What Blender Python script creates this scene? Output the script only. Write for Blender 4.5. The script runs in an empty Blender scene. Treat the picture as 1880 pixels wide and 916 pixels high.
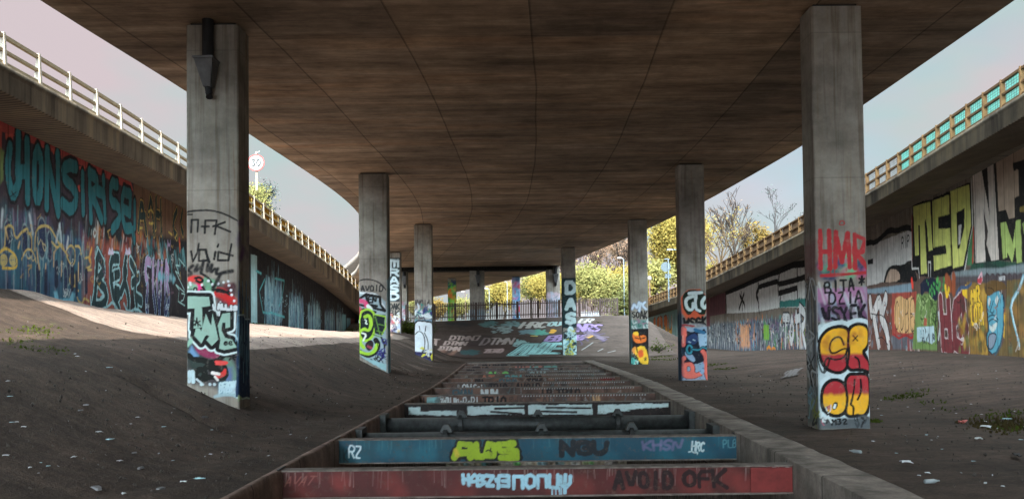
import bpy, math, random
import numpy as np
from mathutils import Matrix, Vector
random.seed(7); RNG = np.random.default_rng(7)
S = bpy.context.scene
COL = S.collection
rad = math.radians

# ------------------------------------------------------------------ camera
FPX = 1600.0; PITCH = rad(1.5); ROLL = 0.0113
cF = np.array([0, math.cos(PITCH), math.sin(PITCH)]); _u = np.array([0, -math.sin(PITCH), math.cos(PITCH)])
cR = math.cos(ROLL)*np.array([1., 0, 0]) - math.sin(ROLL)*_u
cU = math.cos(ROLL)*_u + math.sin(ROLL)*np.array([1., 0, 0])
PPY = 608 - FPX*math.tan(PITCH)
EYE = np.array([0, 0, 1.65])
cam = bpy.data.cameras.new('camera'); cam.sensor_width = 36; cam.lens = 36*FPX/1880
cam.shift_y = (PPY-458)/1880; cam.clip_end = 3000; cam.clip_start = .1
camo = bpy.data.objects.new('camera', cam); COL.objects.link(camo)
camo.matrix_world = Matrix(((cR[0], cU[0], -cF[0], EYE[0]), (cR[1], cU[1], -cF[1], EYE[1]), (cR[2], cU[2], -cF[2], EYE[2]), (0, 0, 0, 1)))
S.camera = camo

# ------------------------------------------------------------------ sky, sun, exposure
SUN_EL, SUN_AZ = rad(30), rad(180)      # azimuth clockwise from +Y: the sun stands behind the camera
w = bpy.data.worlds.new('World'); S.world = w; w.use_nodes = True
nt = w.node_tree; nt.nodes.clear()
def N(nt, t, **k):
    n = nt.nodes.new(t)
    for a, b in k.items(): setattr(n, a, b)
    return n
sky = N(nt, 'ShaderNodeTexSky', sky_type='NISHITA', sun_disc=False, sun_elevation=SUN_EL, sun_rotation=SUN_AZ)
sky.air_density = 1.0; sky.dust_density = 1.5
tc = N(nt, 'ShaderNodeTexCoord'); mp = N(nt, 'ShaderNodeMapping'); mp.inputs['Scale'].default_value = (1, 1, 2.2); mp.inputs['Location'].default_value = (.35, .1, .2)
nz = N(nt, 'ShaderNodeTexNoise'); nz.inputs['Scale'].default_value = 2.1; nz.inputs['Detail'].default_value = 5; nz.inputs['Roughness'].default_value = .5
rp = N(nt, 'ShaderNodeValToRGB'); rp.color_ramp.elements[0].position = .26; rp.color_ramp.elements[1].position = .46; rp.color_ramp.elements[0].color = (.5, .5, .5, 1)
mx = N(nt, 'ShaderNodeMix', data_type='RGBA')
nt.links.new(tc.outputs['Generated'], mp.inputs[0]); nt.links.new(mp.outputs[0], nz.inputs['Vector'])
nt.links.new(nz.outputs['Fac'], rp.inputs[0]); nt.links.new(rp.outputs[0], mx.inputs['Factor'])
nt.links.new(sky.outputs[0], mx.inputs['A'])
n2 = N(nt, 'ShaderNodeTexNoise'); n2.inputs['Scale'].default_value = 3.4; n2.inputs['Detail'].default_value = 4; nt.links.new(mp.outputs[0], n2.inputs['Vector'])
r2 = N(nt, 'ShaderNodeValToRGB'); r2.color_ramp.elements[0].position = .40; r2.color_ramp.elements[1].position = .60
r2.color_ramp.elements[0].color = (3.25, 4.3, 4.25, 1); r2.color_ramp.elements[1].color = (4.5, 3.85, 4.05, 1); nt.links.new(n2.outputs['Fac'], r2.inputs[0]); nt.links.new(r2.outputs[0], mx.inputs['B'])
# cloud cover thickens and brightens towards the zenith, as an overcast sky does
sz = N(nt, 'ShaderNodeSeparateXYZ'); nt.links.new(tc.outputs['Generated'], sz.inputs[0])
zr = N(nt, 'ShaderNodeMapRange', interpolation_type='SMOOTHSTEP'); zr.inputs['From Min'].default_value = .37; zr.inputs['From Max'].default_value = .66
zr.inputs['To Min'].default_value = 1.0; zr.inputs['To Max'].default_value = 4.2; nt.links.new(sz.outputs['Z'], zr.inputs['Value'])
mz = N(nt, 'ShaderNodeVectorMath', operation='SCALE'); nt.links.new(mx.outputs['Result'], mz.inputs[0]); nt.links.new(zr.outputs[0], mz.inputs['Scale'])
# the hazy glow of the sky round the sun, behind the viewpoint
my = N(nt, 'ShaderNodeMath', operation='MULTIPLY'); my.inputs[1].default_value = -1; nt.links.new(sz.outputs['Y'], my.inputs[0])
gl = N(nt, 'ShaderNodeMapRange', interpolation_type='SMOOTHSTEP'); gl.inputs['From Min'].default_value = .35; gl.inputs['From Max'].default_value = .97
gl.inputs['To Min'].default_value = 1.0; gl.inputs['To Max'].default_value = 22.0; nt.links.new(my.outputs[0], gl.inputs['Value'])
mg = N(nt, 'ShaderNodeVectorMath', operation='SCALE'); nt.links.new(mz.outputs[0], mg.inputs[0]); nt.links.new(gl.outputs[0], mg.inputs['Scale'])
bg = N(nt, 'ShaderNodeBackground'); bg.inputs['Strength'].default_value = .0245
wo = N(nt, 'ShaderNodeOutputWorld')
tn = N(nt, 'ShaderNodeMix', data_type='RGBA'); tn.inputs['A'].default_value = (1, 1, 1, 1); tn.inputs['B'].default_value = (.88, 1.0, 1.07, 1)
ad = N(nt, 'ShaderNodeMath', operation='SUBTRACT', use_clamp=True); ad.inputs[1].default_value = 1.0; nt.links.new(gl.outputs[0], ad.inputs[0]); nt.links.new(ad.outputs[0], tn.inputs['Factor'])
mt = N(nt, 'ShaderNodeVectorMath', operation='MULTIPLY'); nt.links.new(mg.outputs[0], mt.inputs[0]); nt.links.new(tn.outputs['Result'], mt.inputs[1])
nt.links.new(mt.outputs[0], bg.inputs[0]); nt.links.new(bg.outputs[0], wo.inputs[0])
sl = bpy.data.lights.new('sun', 'SUN'); sl.energy = 2.9; sl.angle = rad(.6); sl.color = (1, .87, .72)
so = bpy.data.objects.new('sun', sl); COL.objects.link(so)
sd = Vector((math.sin(SUN_AZ)*math.cos(SUN_EL), math.cos(SUN_AZ)*math.cos(SUN_EL), math.sin(SUN_EL)))
so.rotation_euler = sd.to_track_quat('Z', 'Y').to_euler(); so.location = (0, -60, 40)
S.view_settings.view_transform = 'Standard'; S.view_settings.look = 'None'; S.view_settings.gamma = 1
S.view_settings.exposure = 2.62
S.render.engine = 'CYCLES'
S.cycles.max_bounces = 8; S.cycles.diffuse_bounces = 5; S.cycles.use_denoising = True

# ------------------------------------------------------------------ photo -> place
def ray(x, y): return cF + cR*(x-940)/FPX + cU*(PPY-y)/FPX
def at(x, y, a, v):
    d = ray(x, y); return EYE + d*((v-EYE[a])/d[a])
def lin(c):
    c = np.asarray(c, float)/255
    return np.where(c <= .04045, c/12.92, ((c+.055)/1.055)**2.4)

def vnoise(x, y, seed=0):
    xi = np.floor(x).astype(np.int64); yi = np.floor(y).astype(np.int64); xf = x-xi; yf = y-yi
    def h(a, b):
        n = (a*374761393 + b*668265263 + seed*974711) & 0xffffffff
        n = ((n ^ (n >> 13))*1274126177) & 0xffffffff
        return ((n ^ (n >> 16)) & 0xffff)/65535.
    u = xf*xf*(3-2*xf); v = yf*yf*(3-2*yf)
    return (h(xi, yi)*(1-u)+h(xi+1, yi)*u)*(1-v)+(h(xi, yi+1)*(1-u)+h(xi+1, yi+1)*u)*v
def fbm(x, y, seed=0, o=4):
    r = 0; a = .5; t = 0
    for k in range(o):
        r = r+a*vnoise(x*2**k, y*2**k, seed+k*7); t += a; a *= .5
    return r/t

# ------------------------------------------------------------------ objects
ORG = {}
def link(o, origin, parent):
    COL.objects.link(o); origin = np.asarray(origin, float); ORG[o.name] = origin
    if parent is not None:
        o.parent = parent; o.location = origin-ORG[parent.name]
    else: o.location = origin
def mk(name, V, Fc, mat, parent=None, origin=None, smooth=False, paint=None):
    V = np.asarray(V, float).reshape(-1, 3)
    if origin is None:
        origin = ORG[parent.name] if parent is not None else np.array([V[:, 0].mean(), V[:, 1].mean(), V[:, 2].min()])
    me = bpy.data.meshes.new(name)
    L = V-np.asarray(origin)
    if isinstance(Fc, np.ndarray) and Fc.ndim == 2:
        n, k = Fc.shape
        me.vertices.add(len(L)); me.vertices.foreach_set('co', L.astype(np.float32).ravel())
        me.loops.add(n*k); me.loops.foreach_set('vertex_index', Fc.astype(np.int32).ravel())
        me.polygons.add(n); me.polygons.foreach_set('loop_start', np.arange(0, n*k, k, dtype=np.int32))
        me.update(calc_edges=True)
    else:
        me.from_pydata(L.tolist(), [], [list(map(int, q)) for q in Fc]); me.update()
    if smooth: me.polygons.foreach_set('use_smooth', np.ones(len(me.polygons), bool))
    if paint is not None:
        at_ = me.color_attributes.new('paint', 'FLOAT_COLOR', 'POINT'); at_.data.foreach_set('color', paint.astype(np.float32).ravel())
    for m in (mat if isinstance(mat, (list, tuple)) else [mat]): me.materials.append(m)
    o = bpy.data.objects.new(name, me); link(o, origin, parent); return o
def empty(name, loc, parent=None):
    o = bpy.data.objects.new(name, None); o.empty_display_size = .2; link(o, loc, parent); return o
def tag(o, label, cat, group=None):
    o['label'] = label; o['category'] = cat
    if group: o['group'] = group
    return o
def kind(o, k): o['kind'] = k; return o
def copy_tree(o, loc, parent=None, rz=None, sc=None):
    c = o.copy(); COL.objects.link(c)
    if parent is None:
        c.location = loc; ORG[c.name] = np.asarray(loc, float)
    else: c.parent = parent
    if rz is not None: c.rotation_euler = (0, 0, rz)
    if sc is not None: c.scale = (sc, sc, sc) if not hasattr(sc, '__len__') else sc
    for ch in o.children: copy_tree(ch, None, c)
    return c

class MB:
    def __init__(s): s.V = []; s.F = []
    def add(s, V, F):
        b = len(s.V); s.V += [tuple(map(float, v)) for v in V]; s.F += [[i+b for i in f] for f in F]
    def box(s, x0, x1, y0, y1, z0, z1):
        s.add([(x0, y0, z0), (x1, y0, z0), (x1, y1, z0), (x0, y1, z0), (x0, y0, z1), (x1, y0, z1), (x1, y1, z1), (x0, y1, z1)],
              [(0, 3, 2, 1), (4, 5, 6, 7), (0, 1, 5, 4), (1, 2, 6, 5), (2, 3, 7, 6), (3, 0, 4, 7)])
    def hexa(s, P): s.add(P, [(0, 3, 2, 1), (4, 5, 6, 7), (0, 1, 5, 4), (1, 2, 6, 5), (2, 3, 7, 6), (3, 0, 4, 7)])
    def beam(s, a, b, wd, h, up=(0, 0, 1)):
        a = np.asarray(a, float); b = np.asarray(b, float); d = b-a; d /= np.linalg.norm(d)
        sx = np.cross(d, up); sx /= np.linalg.norm(sx); sz = np.cross(sx, d)
        P = []
        for e in (a, b):
            for (i, j) in ((-1, -1), (1, -1), (1, 1), (-1, 1)): P.append(e+sx*i*wd/2+sz*j*h/2)
        s.add(P, [(0, 1, 2, 3), (7, 6, 5, 4), (0, 4, 5, 1), (1, 5, 6, 2), (2, 6, 7, 3), (3, 7, 4, 0)])
    def tube(s, pts, rads, n=8, cap=True):
        pts = [np.asarray(p, float) for p in pts]
        if not hasattr(rads, '__len__'): rads = [rads]*len(pts)
        b = len(s.V)
        for i, p in enumerate(pts):
            d = pts[min(i+1, len(pts)-1)]-pts[max(i-1, 0)]; d = d/(np.linalg.norm(d)+1e-9)
            up = np.array([0, 0, 1.]) if abs(d[2]) < .9 else np.array([1., 0, 0])
            x = np.cross(d, up); x /= np.linalg.norm(x); y = np.cross(d, x)
            for k in range(n):
                a = 2*math.pi*k/n; s.V.append(tuple(p+rads[i]*(x*math.cos(a)+y*math.sin(a))))
        for i in range(len(pts)-1):
            for k in range(n):
                s.F.append([b+i*n+k, b+i*n+(k+1) % n, b+(i+1)*n+(k+1) % n, b+(i+1)*n+k])
        if cap:
            s.F.append([b+k for k in range(n)][::-1]); s.F.append([b+(len(pts)-1)*n+k for k in range(n)])
    def build(s, name, mat, parent=None, origin=None, smooth=False): return mk(name, s.V, s.F, mat, parent, origin, smooth)

def gridfaces(nr, nc, closed=False):
    r = np.arange(nr-1)[:, None]; cN = nc if closed else nc-1; c = np.arange(cN)[None, :]; c2 = (c+1) % nc
    return np.stack([r*nc+c, r*nc+c2, (r+1)*nc+c2, (r+1)*nc+c], -1).reshape(-1, 4)

# ------------------------------------------------------------------ materials
def newmat(name):
    m = bpy.data.materials.new(name); m.use_nodes = True; m.node_tree.nodes.clear()
    nt = m.node_tree; out = N(nt, 'ShaderNodeOutputMaterial'); b = N(nt, 'ShaderNodeBsdfPrincipled')
    nt.links.new(b.outputs[0], out.inputs[0]); b.inputs['Specular IOR Level'].default_value = .3
    return m, nt, b
def noise(nt, scale, detail=5, rough=.6, mscale=None):
    t = N(nt, 'ShaderNodeNewGeometry'); coord = 'Position'; n = N(nt, 'ShaderNodeTexNoise')
    n.inputs['Scale'].default_value = scale; n.inputs['Detail'].default_value = detail; n.inputs['Roughness'].default_value = rough
    if mscale is not None:
        m = N(nt, 'ShaderNodeMapping'); m.inputs['Scale'].default_value = mscale
        nt.links.new(t.outputs[coord], m.inputs[0]); nt.links.new(m.outputs[0], n.inputs['Vector'])
    else: nt.links.new(t.outputs[coord], n.inputs['Vector'])
    return n.outputs['Fac']
def ramp(nt, fac, stops):
    r = N(nt, 'ShaderNodeValToRGB'); e = r.color_ramp.elements
    while len(e) < len(stops): e.new(.5)
    for k, (p, c) in enumerate(stops):
        e[k].position = p; e[k].color = (*c, 1) if hasattr(c, '__len__') else (c, c, c, 1)
    nt.links.new(fac, r.inputs[0]); return r.outputs[0]
def mixc(nt, fac, a, b, mode='MIX'):
    m = N(nt, 'ShaderNodeMix', data_type='RGBA', blend_type=mode)
    for s, v in (('Factor', fac), ('A', a), ('B', b)):
        if hasattr(v, 'is_linked') or hasattr(v, 'links'): nt.links.new(v, m.inputs[s])
        elif s == 'Factor': m.inputs[s].default_value = v
        else: m.inputs[s].default_value = (*v, 1) if hasattr(v, '__len__') else (v, v, v, 1)
    return m.outputs['Result']
def math_(nt, op, a, b=None):
    m = N(nt, 'ShaderNodeMath', operation=op)
    for i, v in enumerate((a, b)):
        if v is None: continue
        if hasattr(v, 'links'): nt.links.new(v, m.inputs[i])
        else: m.inputs[i].default_value = v
    return m.outputs[0]
def bump(nt, b, h, strength=.4, dist=.02):
    n = N(nt, 'ShaderNodeBump'); n.inputs['Strength'].default_value = strength; n.inputs['Distance'].default_value = dist
    nt.links.new(h, n.inputs['Height']); nt.links.new(n.outputs[0], b.inputs['Normal'])

def mat_plain(name, c, rough=.7, metal=0, var=.25, scale=6, bmp=.2):
    m, nt, b = newmat(name); n = noise(nt, scale)
    c = np.asarray(c, float)
    nt.links.new(ramp(nt, n, [(.3, tuple(c*(1-var))), (.7, tuple(np.minimum(c*(1+var), .95)))]), b.inputs['Base Color'])
    b.inputs['Roughness'].default_value = rough; b.inputs['Metallic'].default_value = metal
    if bmp: bump(nt, b, n, bmp, .01)
    return m
def painted(nt, b, base, wear_scale=9, wear=.35, grime=None):
    a = N(nt, 'ShaderNodeAttribute', attribute_name='paint')
    n = noise(nt, wear_scale, 6, .7)
    k = math_(nt, 'MULTIPLY', a.outputs['Alpha'], ramp(nt, n, [(.28, 1-wear), (.46, 1.0)]))
    var = ramp(nt, noise(nt, 2.3, 5, .65), [(.3, .86), (.7, 1.16)])
    pc = mixc(nt, 1.0, a.outputs['Color'], var, 'MULTIPLY')
    c = mixc(nt, k, base, pc)
    if grime is not None: c = mixc(nt, 1.0, c, grime, 'MULTIPLY')
    nt.links.new(c, b.inputs['Base Color'])
    return k
def mat_column():
    m, nt, b = newmat('column_concrete')
    n1 = noise(nt, 1.1, 6, .65); n2 = noise(nt, 5, 6, .7); st = noise(nt, 1.0, 5, .6, (9, 9, .35))
    base = ramp(nt, n1, [(.3, (.165, .148, .126)), (.5, (.275, .25, .217)), (.72, (.39, .36, .312))])
    rust = ramp(nt, st, [(.34, (.62, .56, .50)), (.48, (1, 1, 1)), (.62, (1, .97, .92)), (.74, (.80, .60, .46))])
    base = mixc(nt, .9, base, rust, 'MULTIPLY')
    base = mixc(nt, .5, base, ramp(nt, n2, [(.35, .72), (.6, 1.08)]), 'MULTIPLY')
    # shutter-board lift lines every 2.4 m
    t = N(nt, 'ShaderNodeNewGeometry'); sx = N(nt, 'ShaderNodeSeparateXYZ'); nt.links.new(t.outputs['Position'], sx.inputs[0])
    fr = math_(nt, 'FRACT', math_(nt, 'DIVIDE', math_(nt, 'ADD', sx.outputs['Z'], .7), 2.4))
    line = ramp(nt, fr, [(.0, .72), (.012, 1.0)])
    base = mixc(nt, 1.0, base, line, 'MULTIPLY')
    painted(nt, b, base)
    b.inputs['Roughness'].default_value = .85
    bump(nt, b, n2, .35, .012)
    return m
def mat_wall():
    m, nt, b = newmat('ribbed_retaining_wall')
    t = N(nt, 'ShaderNodeNewGeometry'); sx = N(nt, 'ShaderNodeSeparateXYZ'); nt.links.new(t.outputs['Position'], sx.inputs[0])
    n1 = noise(nt, .8, 6, .65); st = noise(nt, 1.0, 5, .65, (3, 3.5, .25))
    base = ramp(nt, n1, [(.3, (.15, .12, .095)), (.7, (.30, .25, .205))])
    base = mixc(nt, .7, base, ramp(nt, st, [(.3, .5), (.6, 1.1)]), 'MULTIPLY')
    jit = noise(nt, .35, 2, .5)
    y = math_(nt, 'ADD', sx.outputs['Y'], math_(nt, 'MULTIPLY', jit, .05))
    fr = math_(nt, 'FRACT', math_(nt, 'DIVIDE', y, .62))
    seam = ramp(nt, fr, [(.0, .3), (.03, .42), (.06, 1.0), (.97, 1.0)])
    fine = math_(nt, 'FRACT', math_(nt, 'DIVIDE', sx.outputs['Y'], .155))
    fl = ramp(nt, fine, [(.0, .80), (.12, 1.0)])
    gr = mixc(nt, 1.0, mixc(nt, .8, seam, fl, 'MULTIPLY'), ramp(nt, noise(nt, 1.0, 5, .7, (6, 6, .4)), [(.3, .82), (.62, 1.12)]), 'MULTIPLY')
    painted(nt, b, base, 5, .25, gr)
    b.inputs['Roughness'].default_value = .85
    bump(nt, b, math_(nt, 'ADD', math_(nt, 'MULTIPLY', math_(nt, 'PINGPONG', sx.outputs['Y'], .31), 1.0), math_(nt, 'MULTIPLY', noise(nt, 6), .1)), .5, .05)
    return m
def mat_soffit():
    m, nt, b = newmat('board_marked_soffit')
    u = N(nt, 'ShaderNodeUVMap', uv_map='run')
    sp = N(nt, 'ShaderNodeSeparateXYZ'); nt.links.new(u.outputs[0], sp.inputs[0])
    def un(sx, sy, d=5, r=.65):
        mp = N(nt, 'ShaderNodeMapping'); mp.inputs['Scale'].default_value = (sx, sy, 1); nt.links.new(u.outputs[0], mp.inputs[0])
        n = N(nt, 'ShaderNodeTexNoise'); n.inputs['Scale'].default_value = 1; n.inputs['Detail'].default_value = d; n.inputs['Roughness'].default_value = r
        nt.links.new(mp.outputs[0], n.inputs['Vector']); return n.outputs['Fac']
    big = un(.12, .16); st = un(.30, 1.7, 7, .74); fine = un(1.4, 9, 4, .7); st2 = un(.1, .9, 4, .6)
    base = ramp(nt, st, [(.26, (.15, .112, .084)), (.42, (.36, .265, .19)), (.56, (.50, .375, .272)), (.75, (.74, .61, .47))])
    base = mixc(nt, .85, base, ramp(nt, st2, [(.3, (.50, .47, .45)), (.52, (1, .97, .95)), (.7, (1.2, 1.0, .84))]), 'MULTIPLY')
    base = mixc(nt, .9, base, ramp(nt, big, [(.28, .45), (.5, .95), (.68, 1.35)]), 'MULTIPLY')
    base = mixc(nt, .55, base, ramp(nt, un(.7, .9, 7, .75), [(.3, .5), (.55, 1.05), (.72, 1.3)]), 'MULTIPLY')
    base = mixc(nt, .4, base, ramp(nt, fine, [(.32, .55), (.6, 1.15)]), 'MULTIPLY')
    # board joints across, panel joints along
    wob = math_(nt, 'MULTIPLY', un(.3, .15, 2), .14)
    fr = math_(nt, 'FRACT', math_(nt, 'DIVIDE', math_(nt, 'ADD', sp.outputs['X'], wob), 2.35))
    j = ramp(nt, fr, [(.0, .36), (.010, .5), (.02, 1.0), (.99, 1.0)])
    fr2 = math_(nt, 'FRACT', math_(nt, 'DIVIDE', math_(nt, 'ADD', sp.outputs['Y'], math_(nt, 'MULTIPLY', un(.2, .05, 2), .2)), 4.56))
    j2 = ramp(nt, fr2, [(.0, .5), (.006, .62), (.012, 1.0)])
    cell = N(nt, 'ShaderNodeCombineXYZ'); nt.links.new(math_(nt, 'FLOOR', math_(nt, 'DIVIDE', math_(nt, 'ADD', sp.outputs['X'], wob), 2.35)), cell.inputs[0]); nt.links.new(math_(nt, 'FLOOR', math_(nt, 'DIVIDE', sp.outputs['Y'], 4.56)), cell.inputs[1])
    wn = N(nt, 'ShaderNodeTexWhiteNoise', noise_dimensions='2D'); nt.links.new(cell.outputs[0], wn.inputs['Vector'])
    base = mixc(nt, 1.0, base, ramp(nt, wn.outputs['Value'], [(.0, (.84, .85, .87)), (.5, (1, 1, 1)), (1., (1.14, 1.10, 1.04))]), 'MULTIPLY')
    base = mixc(nt, .6, base, ramp(nt, noise(nt, 1.6, 7, .75), [(.32, .55), (.52, 1.0), (.7, 1.3)]), 'MULTIPLY')
    base = mixc(nt, .95, base, j, 'MULTIPLY'); base = mixc(nt, .6, base, j2, 'MULTIPLY')
    nt.links.new(base, b.inputs['Base Color']); b.inputs['Roughness'].default_value = .9
    bump(nt, b, math_(nt, 'ADD', fine, st), .45, .03)
    return m
def mat_rampdeck():
    m, nt, b = newmat('slip_road_concrete')
    t = N(nt, 'ShaderNodeNewGeometry'); sx = N(nt, 'ShaderNodeSeparateXYZ'); nt.links.new(t.outputs['Position'], sx.inputs[0])
    g = N(nt, 'ShaderNodeNewGeometry'); gx = N(nt, 'ShaderNodeSeparateXYZ'); nt.links.new(g.outputs['Normal'], gx.inputs[0])
    n1 = noise(nt, .5, 6, .65); st = noise(nt, 1, 5, .65, (1.2, 1.6, .12))
    base = ramp(nt, n1, [(.3, (.085, .07, .055)), (.7, (.20, .165, .125))])
    base = mixc(nt, .85, base, ramp(nt, st, [(.36, (.25, .23, .22)), (.5, (.8, .8, .75)), (.66, (1.35, 1.25, 1.0))]), 'MULTIPLY')
    fr = math_(nt, 'PINGPONG', sx.outputs['Y'], .075)
    rib = ramp(nt, math_(nt, 'DIVIDE', fr, .075), [(.0, .38), (.35, .75), (.6, 1.15)])
    under = math_(nt, 'LESS_THAN', gx.outputs['Z'], -.6)
    sec = math_(nt, 'FRACT', math_(nt, 'DIVIDE', sx.outputs['Y'], 4.2))
    rib = mixc(nt, 1.0, rib, ramp(nt, sec, [(.0, .6), (.012, .6), (.016, 1.0)]), 'MULTIPLY')
    base = mixc(nt, under, base, mixc(nt, 1.0, mixc(nt, .6, base, (.17, .135, .105)), rib, 'MULTIPLY'))
    nt.links.new(base, b.inputs['Base Color']); b.inputs['Roughness'].default_value = .9
    bump(nt, b, noise(nt, 5), .3, .02)
    return m
def mat_ground():
    m, nt, b = newmat('dirt_and_concrete_ground')
    a = N(nt, 'ShaderNodeAttribute', attribute_name='paint')     # R: bare concrete, raised along the sunlit strip, G: grass
    sp = N(nt, 'ShaderNodeSeparateColor'); nt.links.new(a.outputs['Color'], sp.inputs[0])
    n1 = noise(nt, .55, 7, .66); n2 = noise(nt, 7, 7, .75); n3 = noise(nt, 40, 4, .7)
    st = noise(nt, 1, 6, .7, (.35, 2.6, 1))
    dirt = ramp(nt, n1, [(.32, (.040, .029, .0225)), (.52, (.072, .051, .039)), (.7, (.110, .078, .060))])
    dirt = mixc(nt, .75, dirt, ramp(nt, n2, [(.3, .45), (.55, 1.0), (.75, 1.5)]), 'MULTIPLY')
    dirt = mixc(nt, .85, dirt, ramp(nt, noise(nt, 1, 6, .7, (.5, 3.2, 1)), [(.3, .6), (.55, 1.0), (.72, 1.45)]), 'MULTIPLY')
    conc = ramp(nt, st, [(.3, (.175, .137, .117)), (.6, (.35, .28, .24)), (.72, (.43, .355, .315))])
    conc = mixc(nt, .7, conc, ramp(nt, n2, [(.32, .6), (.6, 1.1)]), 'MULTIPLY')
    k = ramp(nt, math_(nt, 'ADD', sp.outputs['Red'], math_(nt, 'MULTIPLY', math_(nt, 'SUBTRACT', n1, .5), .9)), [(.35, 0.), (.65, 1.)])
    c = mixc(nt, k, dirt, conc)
    gr = ramp(nt, n2, [(.3, (.045, .065, .02)), (.7, (.13, .15, .05))])
    kg = ramp(nt, math_(nt, 'ADD', sp.outputs['Green'], math_(nt, 'SUBTRACT', n2, .5)), [(.45, 0.), (.62, 1.)])
    c = mixc(nt, kg, c, gr)
    c = mixc(nt, .75, c, ramp(nt, n3, [(.3, .5), (.62, 1.15), (.76, 1.9)]), 'MULTIPLY')
    nt.links.new(c, b.inputs['Base Color']); b.inputs['Roughness'].default_value = .92
    bump(nt, b, math_(nt, 'ADD', n2, math_(nt, 'MULTIPLY', n3, .5)), .8, .05)
    return m
def mat_slope():
    m, nt, b = newmat('painted_concrete_slope')
    st = noise(nt, 1, 6, .7, (.6, 1.6, 1)); n2 = noise(nt, 4, 6, .7)
    base = ramp(nt, st, [(.3, (.055, .041, .034)), (.55, (.088, .067, .056)), (.75, (.13, .104, .09))])
    base = mixc(nt, .6, base, ramp(nt, n2, [(.3, .6), (.6, 1.1)]), 'MULTIPLY')
    painted(nt, b, base, 3, .4); b.inputs['Roughness'].default_value = .9
    bump(nt, b, n2, .3, .02); return m
def mat_steel():
    m, nt, b = newmat('painted_rusty_steel')
    n1 = noise(nt, 3, 6, .7); st = noise(nt, 1, 5, .6, (5, 5, .8))
    base = ramp(nt, n1, [(.3, (.055, .036, .028)), (.55, (.12, .076, .055)), (.75, (.2, .13, .095))])
    base = mixc(nt, .5, base, ramp(nt, st, [(.35, .5), (.6, 1.1)]), 'MULTIPLY')
    painted(nt, b, base, 14, .45); b.inputs['Roughness'].default_value = .6
    bump(nt, b, n1, .15, .006); return m
def mat_panel(name, c, mixt=.0, transl=.4):
    m = bpy.data.materials.new(name); m.use_nodes = True; nt = m.node_tree; nt.nodes.clear()
    out = N(nt, 'ShaderNodeOutputMaterial'); d = N(nt, 'ShaderNodeBsdfDiffuse'); t = N(nt, 'ShaderNodeBsdfTranslucent'); mx = N(nt, 'ShaderNodeMixShader')
    n = noise(nt, 3, 4, .6); cc = ramp(nt, n, [(.3, tuple(np.array(c)*.8)), (.7, tuple(np.minimum(np.array(c)*1.1, .95)))])
    nt.links.new(cc, d.inputs[0]); nt.links.new(cc, t.inputs[0]); mx.inputs[0].default_value = transl
    nt.links.new(d.outputs[0], mx.inputs[1]); nt.links.new(t.outputs[0], mx.inputs[2]); o = mx.outputs[0]
    if mixt:
        tr = N(nt, 'ShaderNodeBsdfTransparent'); m2 = N(nt, 'ShaderNodeMixShader'); m2.inputs[0].default_value = mixt
        nt.links.new(o, m2.inputs[1]); nt.links.new(tr.outputs[0], m2.inputs[2]); o = m2.outputs[0]
    nt.links.new(o, out.inputs[0]); return m
def mat_leaf(name, c1, c2):
    m = bpy.data.materials.new(name); m.use_nodes = True; nt = m.node_tree; nt.nodes.clear()
    out = N(nt, 'ShaderNodeOutputMaterial'); d = N(nt, 'ShaderNodeBsdfDiffuse'); t = N(nt, 'ShaderNodeBsdfTranslucent'); mx = N(nt, 'ShaderNodeMixShader')
    n = noise(nt, .9, 5, .7); cc = ramp(nt, n, [(.3, c1), (.68, c2)])
    nt.links.new(cc, d.inputs[0]); nt.links.new(cc, t.inputs[0]); mx.inputs[0].default_value = .45
    nt.links.new(d.outputs[0], mx.inputs[1]); nt.links.new(t.outputs[0], mx.inputs[2]); nt.links.new(mx.outputs[0], out.inputs[0]); return m

def mat_streaked(name, c):
    # weathered concrete: blotches, vertical run-off streaks on upright faces, cast-bay seams every 1.9 m
    m, nt, b = newmat(name); c = np.asarray(c)
    base = ramp(nt, noise(nt, 2.2, 6, .7), [(.3, tuple(c*.55)), (.55, tuple(c)), (.72, tuple(c*1.4))])
    base = mixc(nt, .7, base, ramp(nt, noise(nt, 1, 5, .65, (2.2, 2.2, .35)), [(.34, .55), (.5, .98), (.68, 1.25)]), 'MULTIPLY')
    g = N(nt, 'ShaderNodeNewGeometry'); sx = N(nt, 'ShaderNodeSeparateXYZ'); nt.links.new(g.outputs['Position'], sx.inputs[0])
    base = mixc(nt, 1.0, base, ramp(nt, math_(nt, 'FRACT', math_(nt, 'DIVIDE', sx.outputs['Y'], 1.9)), [(.0, .3), (.012, .4), (.02, 1.0)]), 'MULTIPLY')
    base = mixc(nt, .5, base, ramp(nt, noise(nt, 30, 4, .7), [(.3, .6), (.65, 1.25)]), 'MULTIPLY')
    nt.links.new(base, b.inputs['Base Color']); b.inputs['Roughness'].default_value = .9; bump(nt, b, noise(nt, 6, 6, .7), .5, .015); return m
M = dict(column=mat_column(), wall=mat_wall(), soffit=mat_soffit(), ramp=mat_rampdeck(), ground=mat_ground(), slope=mat_slope(), steel=mat_steel())
M['asphalt'] = mat_plain('asphalt', (.06, .06, .06), .9)
M['conc'] = mat_streaked('weathered_concrete', (.22, .19, .165))
M['cap'] = mat_streaked('rusty_stained_concrete', (.20, .14, .115))
M['pile'] = mat_plain('rusty_sheet_pile', (.075, .058, .047), .8, 0, .5, 5, .3)
M['dark'] = mat_plain('black_pipe', (.018, .018, .02), .6)
M['hopper'] = mat_plain('grey_metal_hopper', (.13, .13, .135), .6, .2)
M['darksteel'] = mat_plain('dark_greased_steel', (.034, .037, .037), .5, .2, .5, 9, .15)
M['rail_cream'] = mat_plain('cream_aluminium', (.22, .165, .095), .6, 0, .2)
M['rail_white'] = mat_plain('white_post_paint', (.27, .235, .19), .6, 0, .12)
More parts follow.
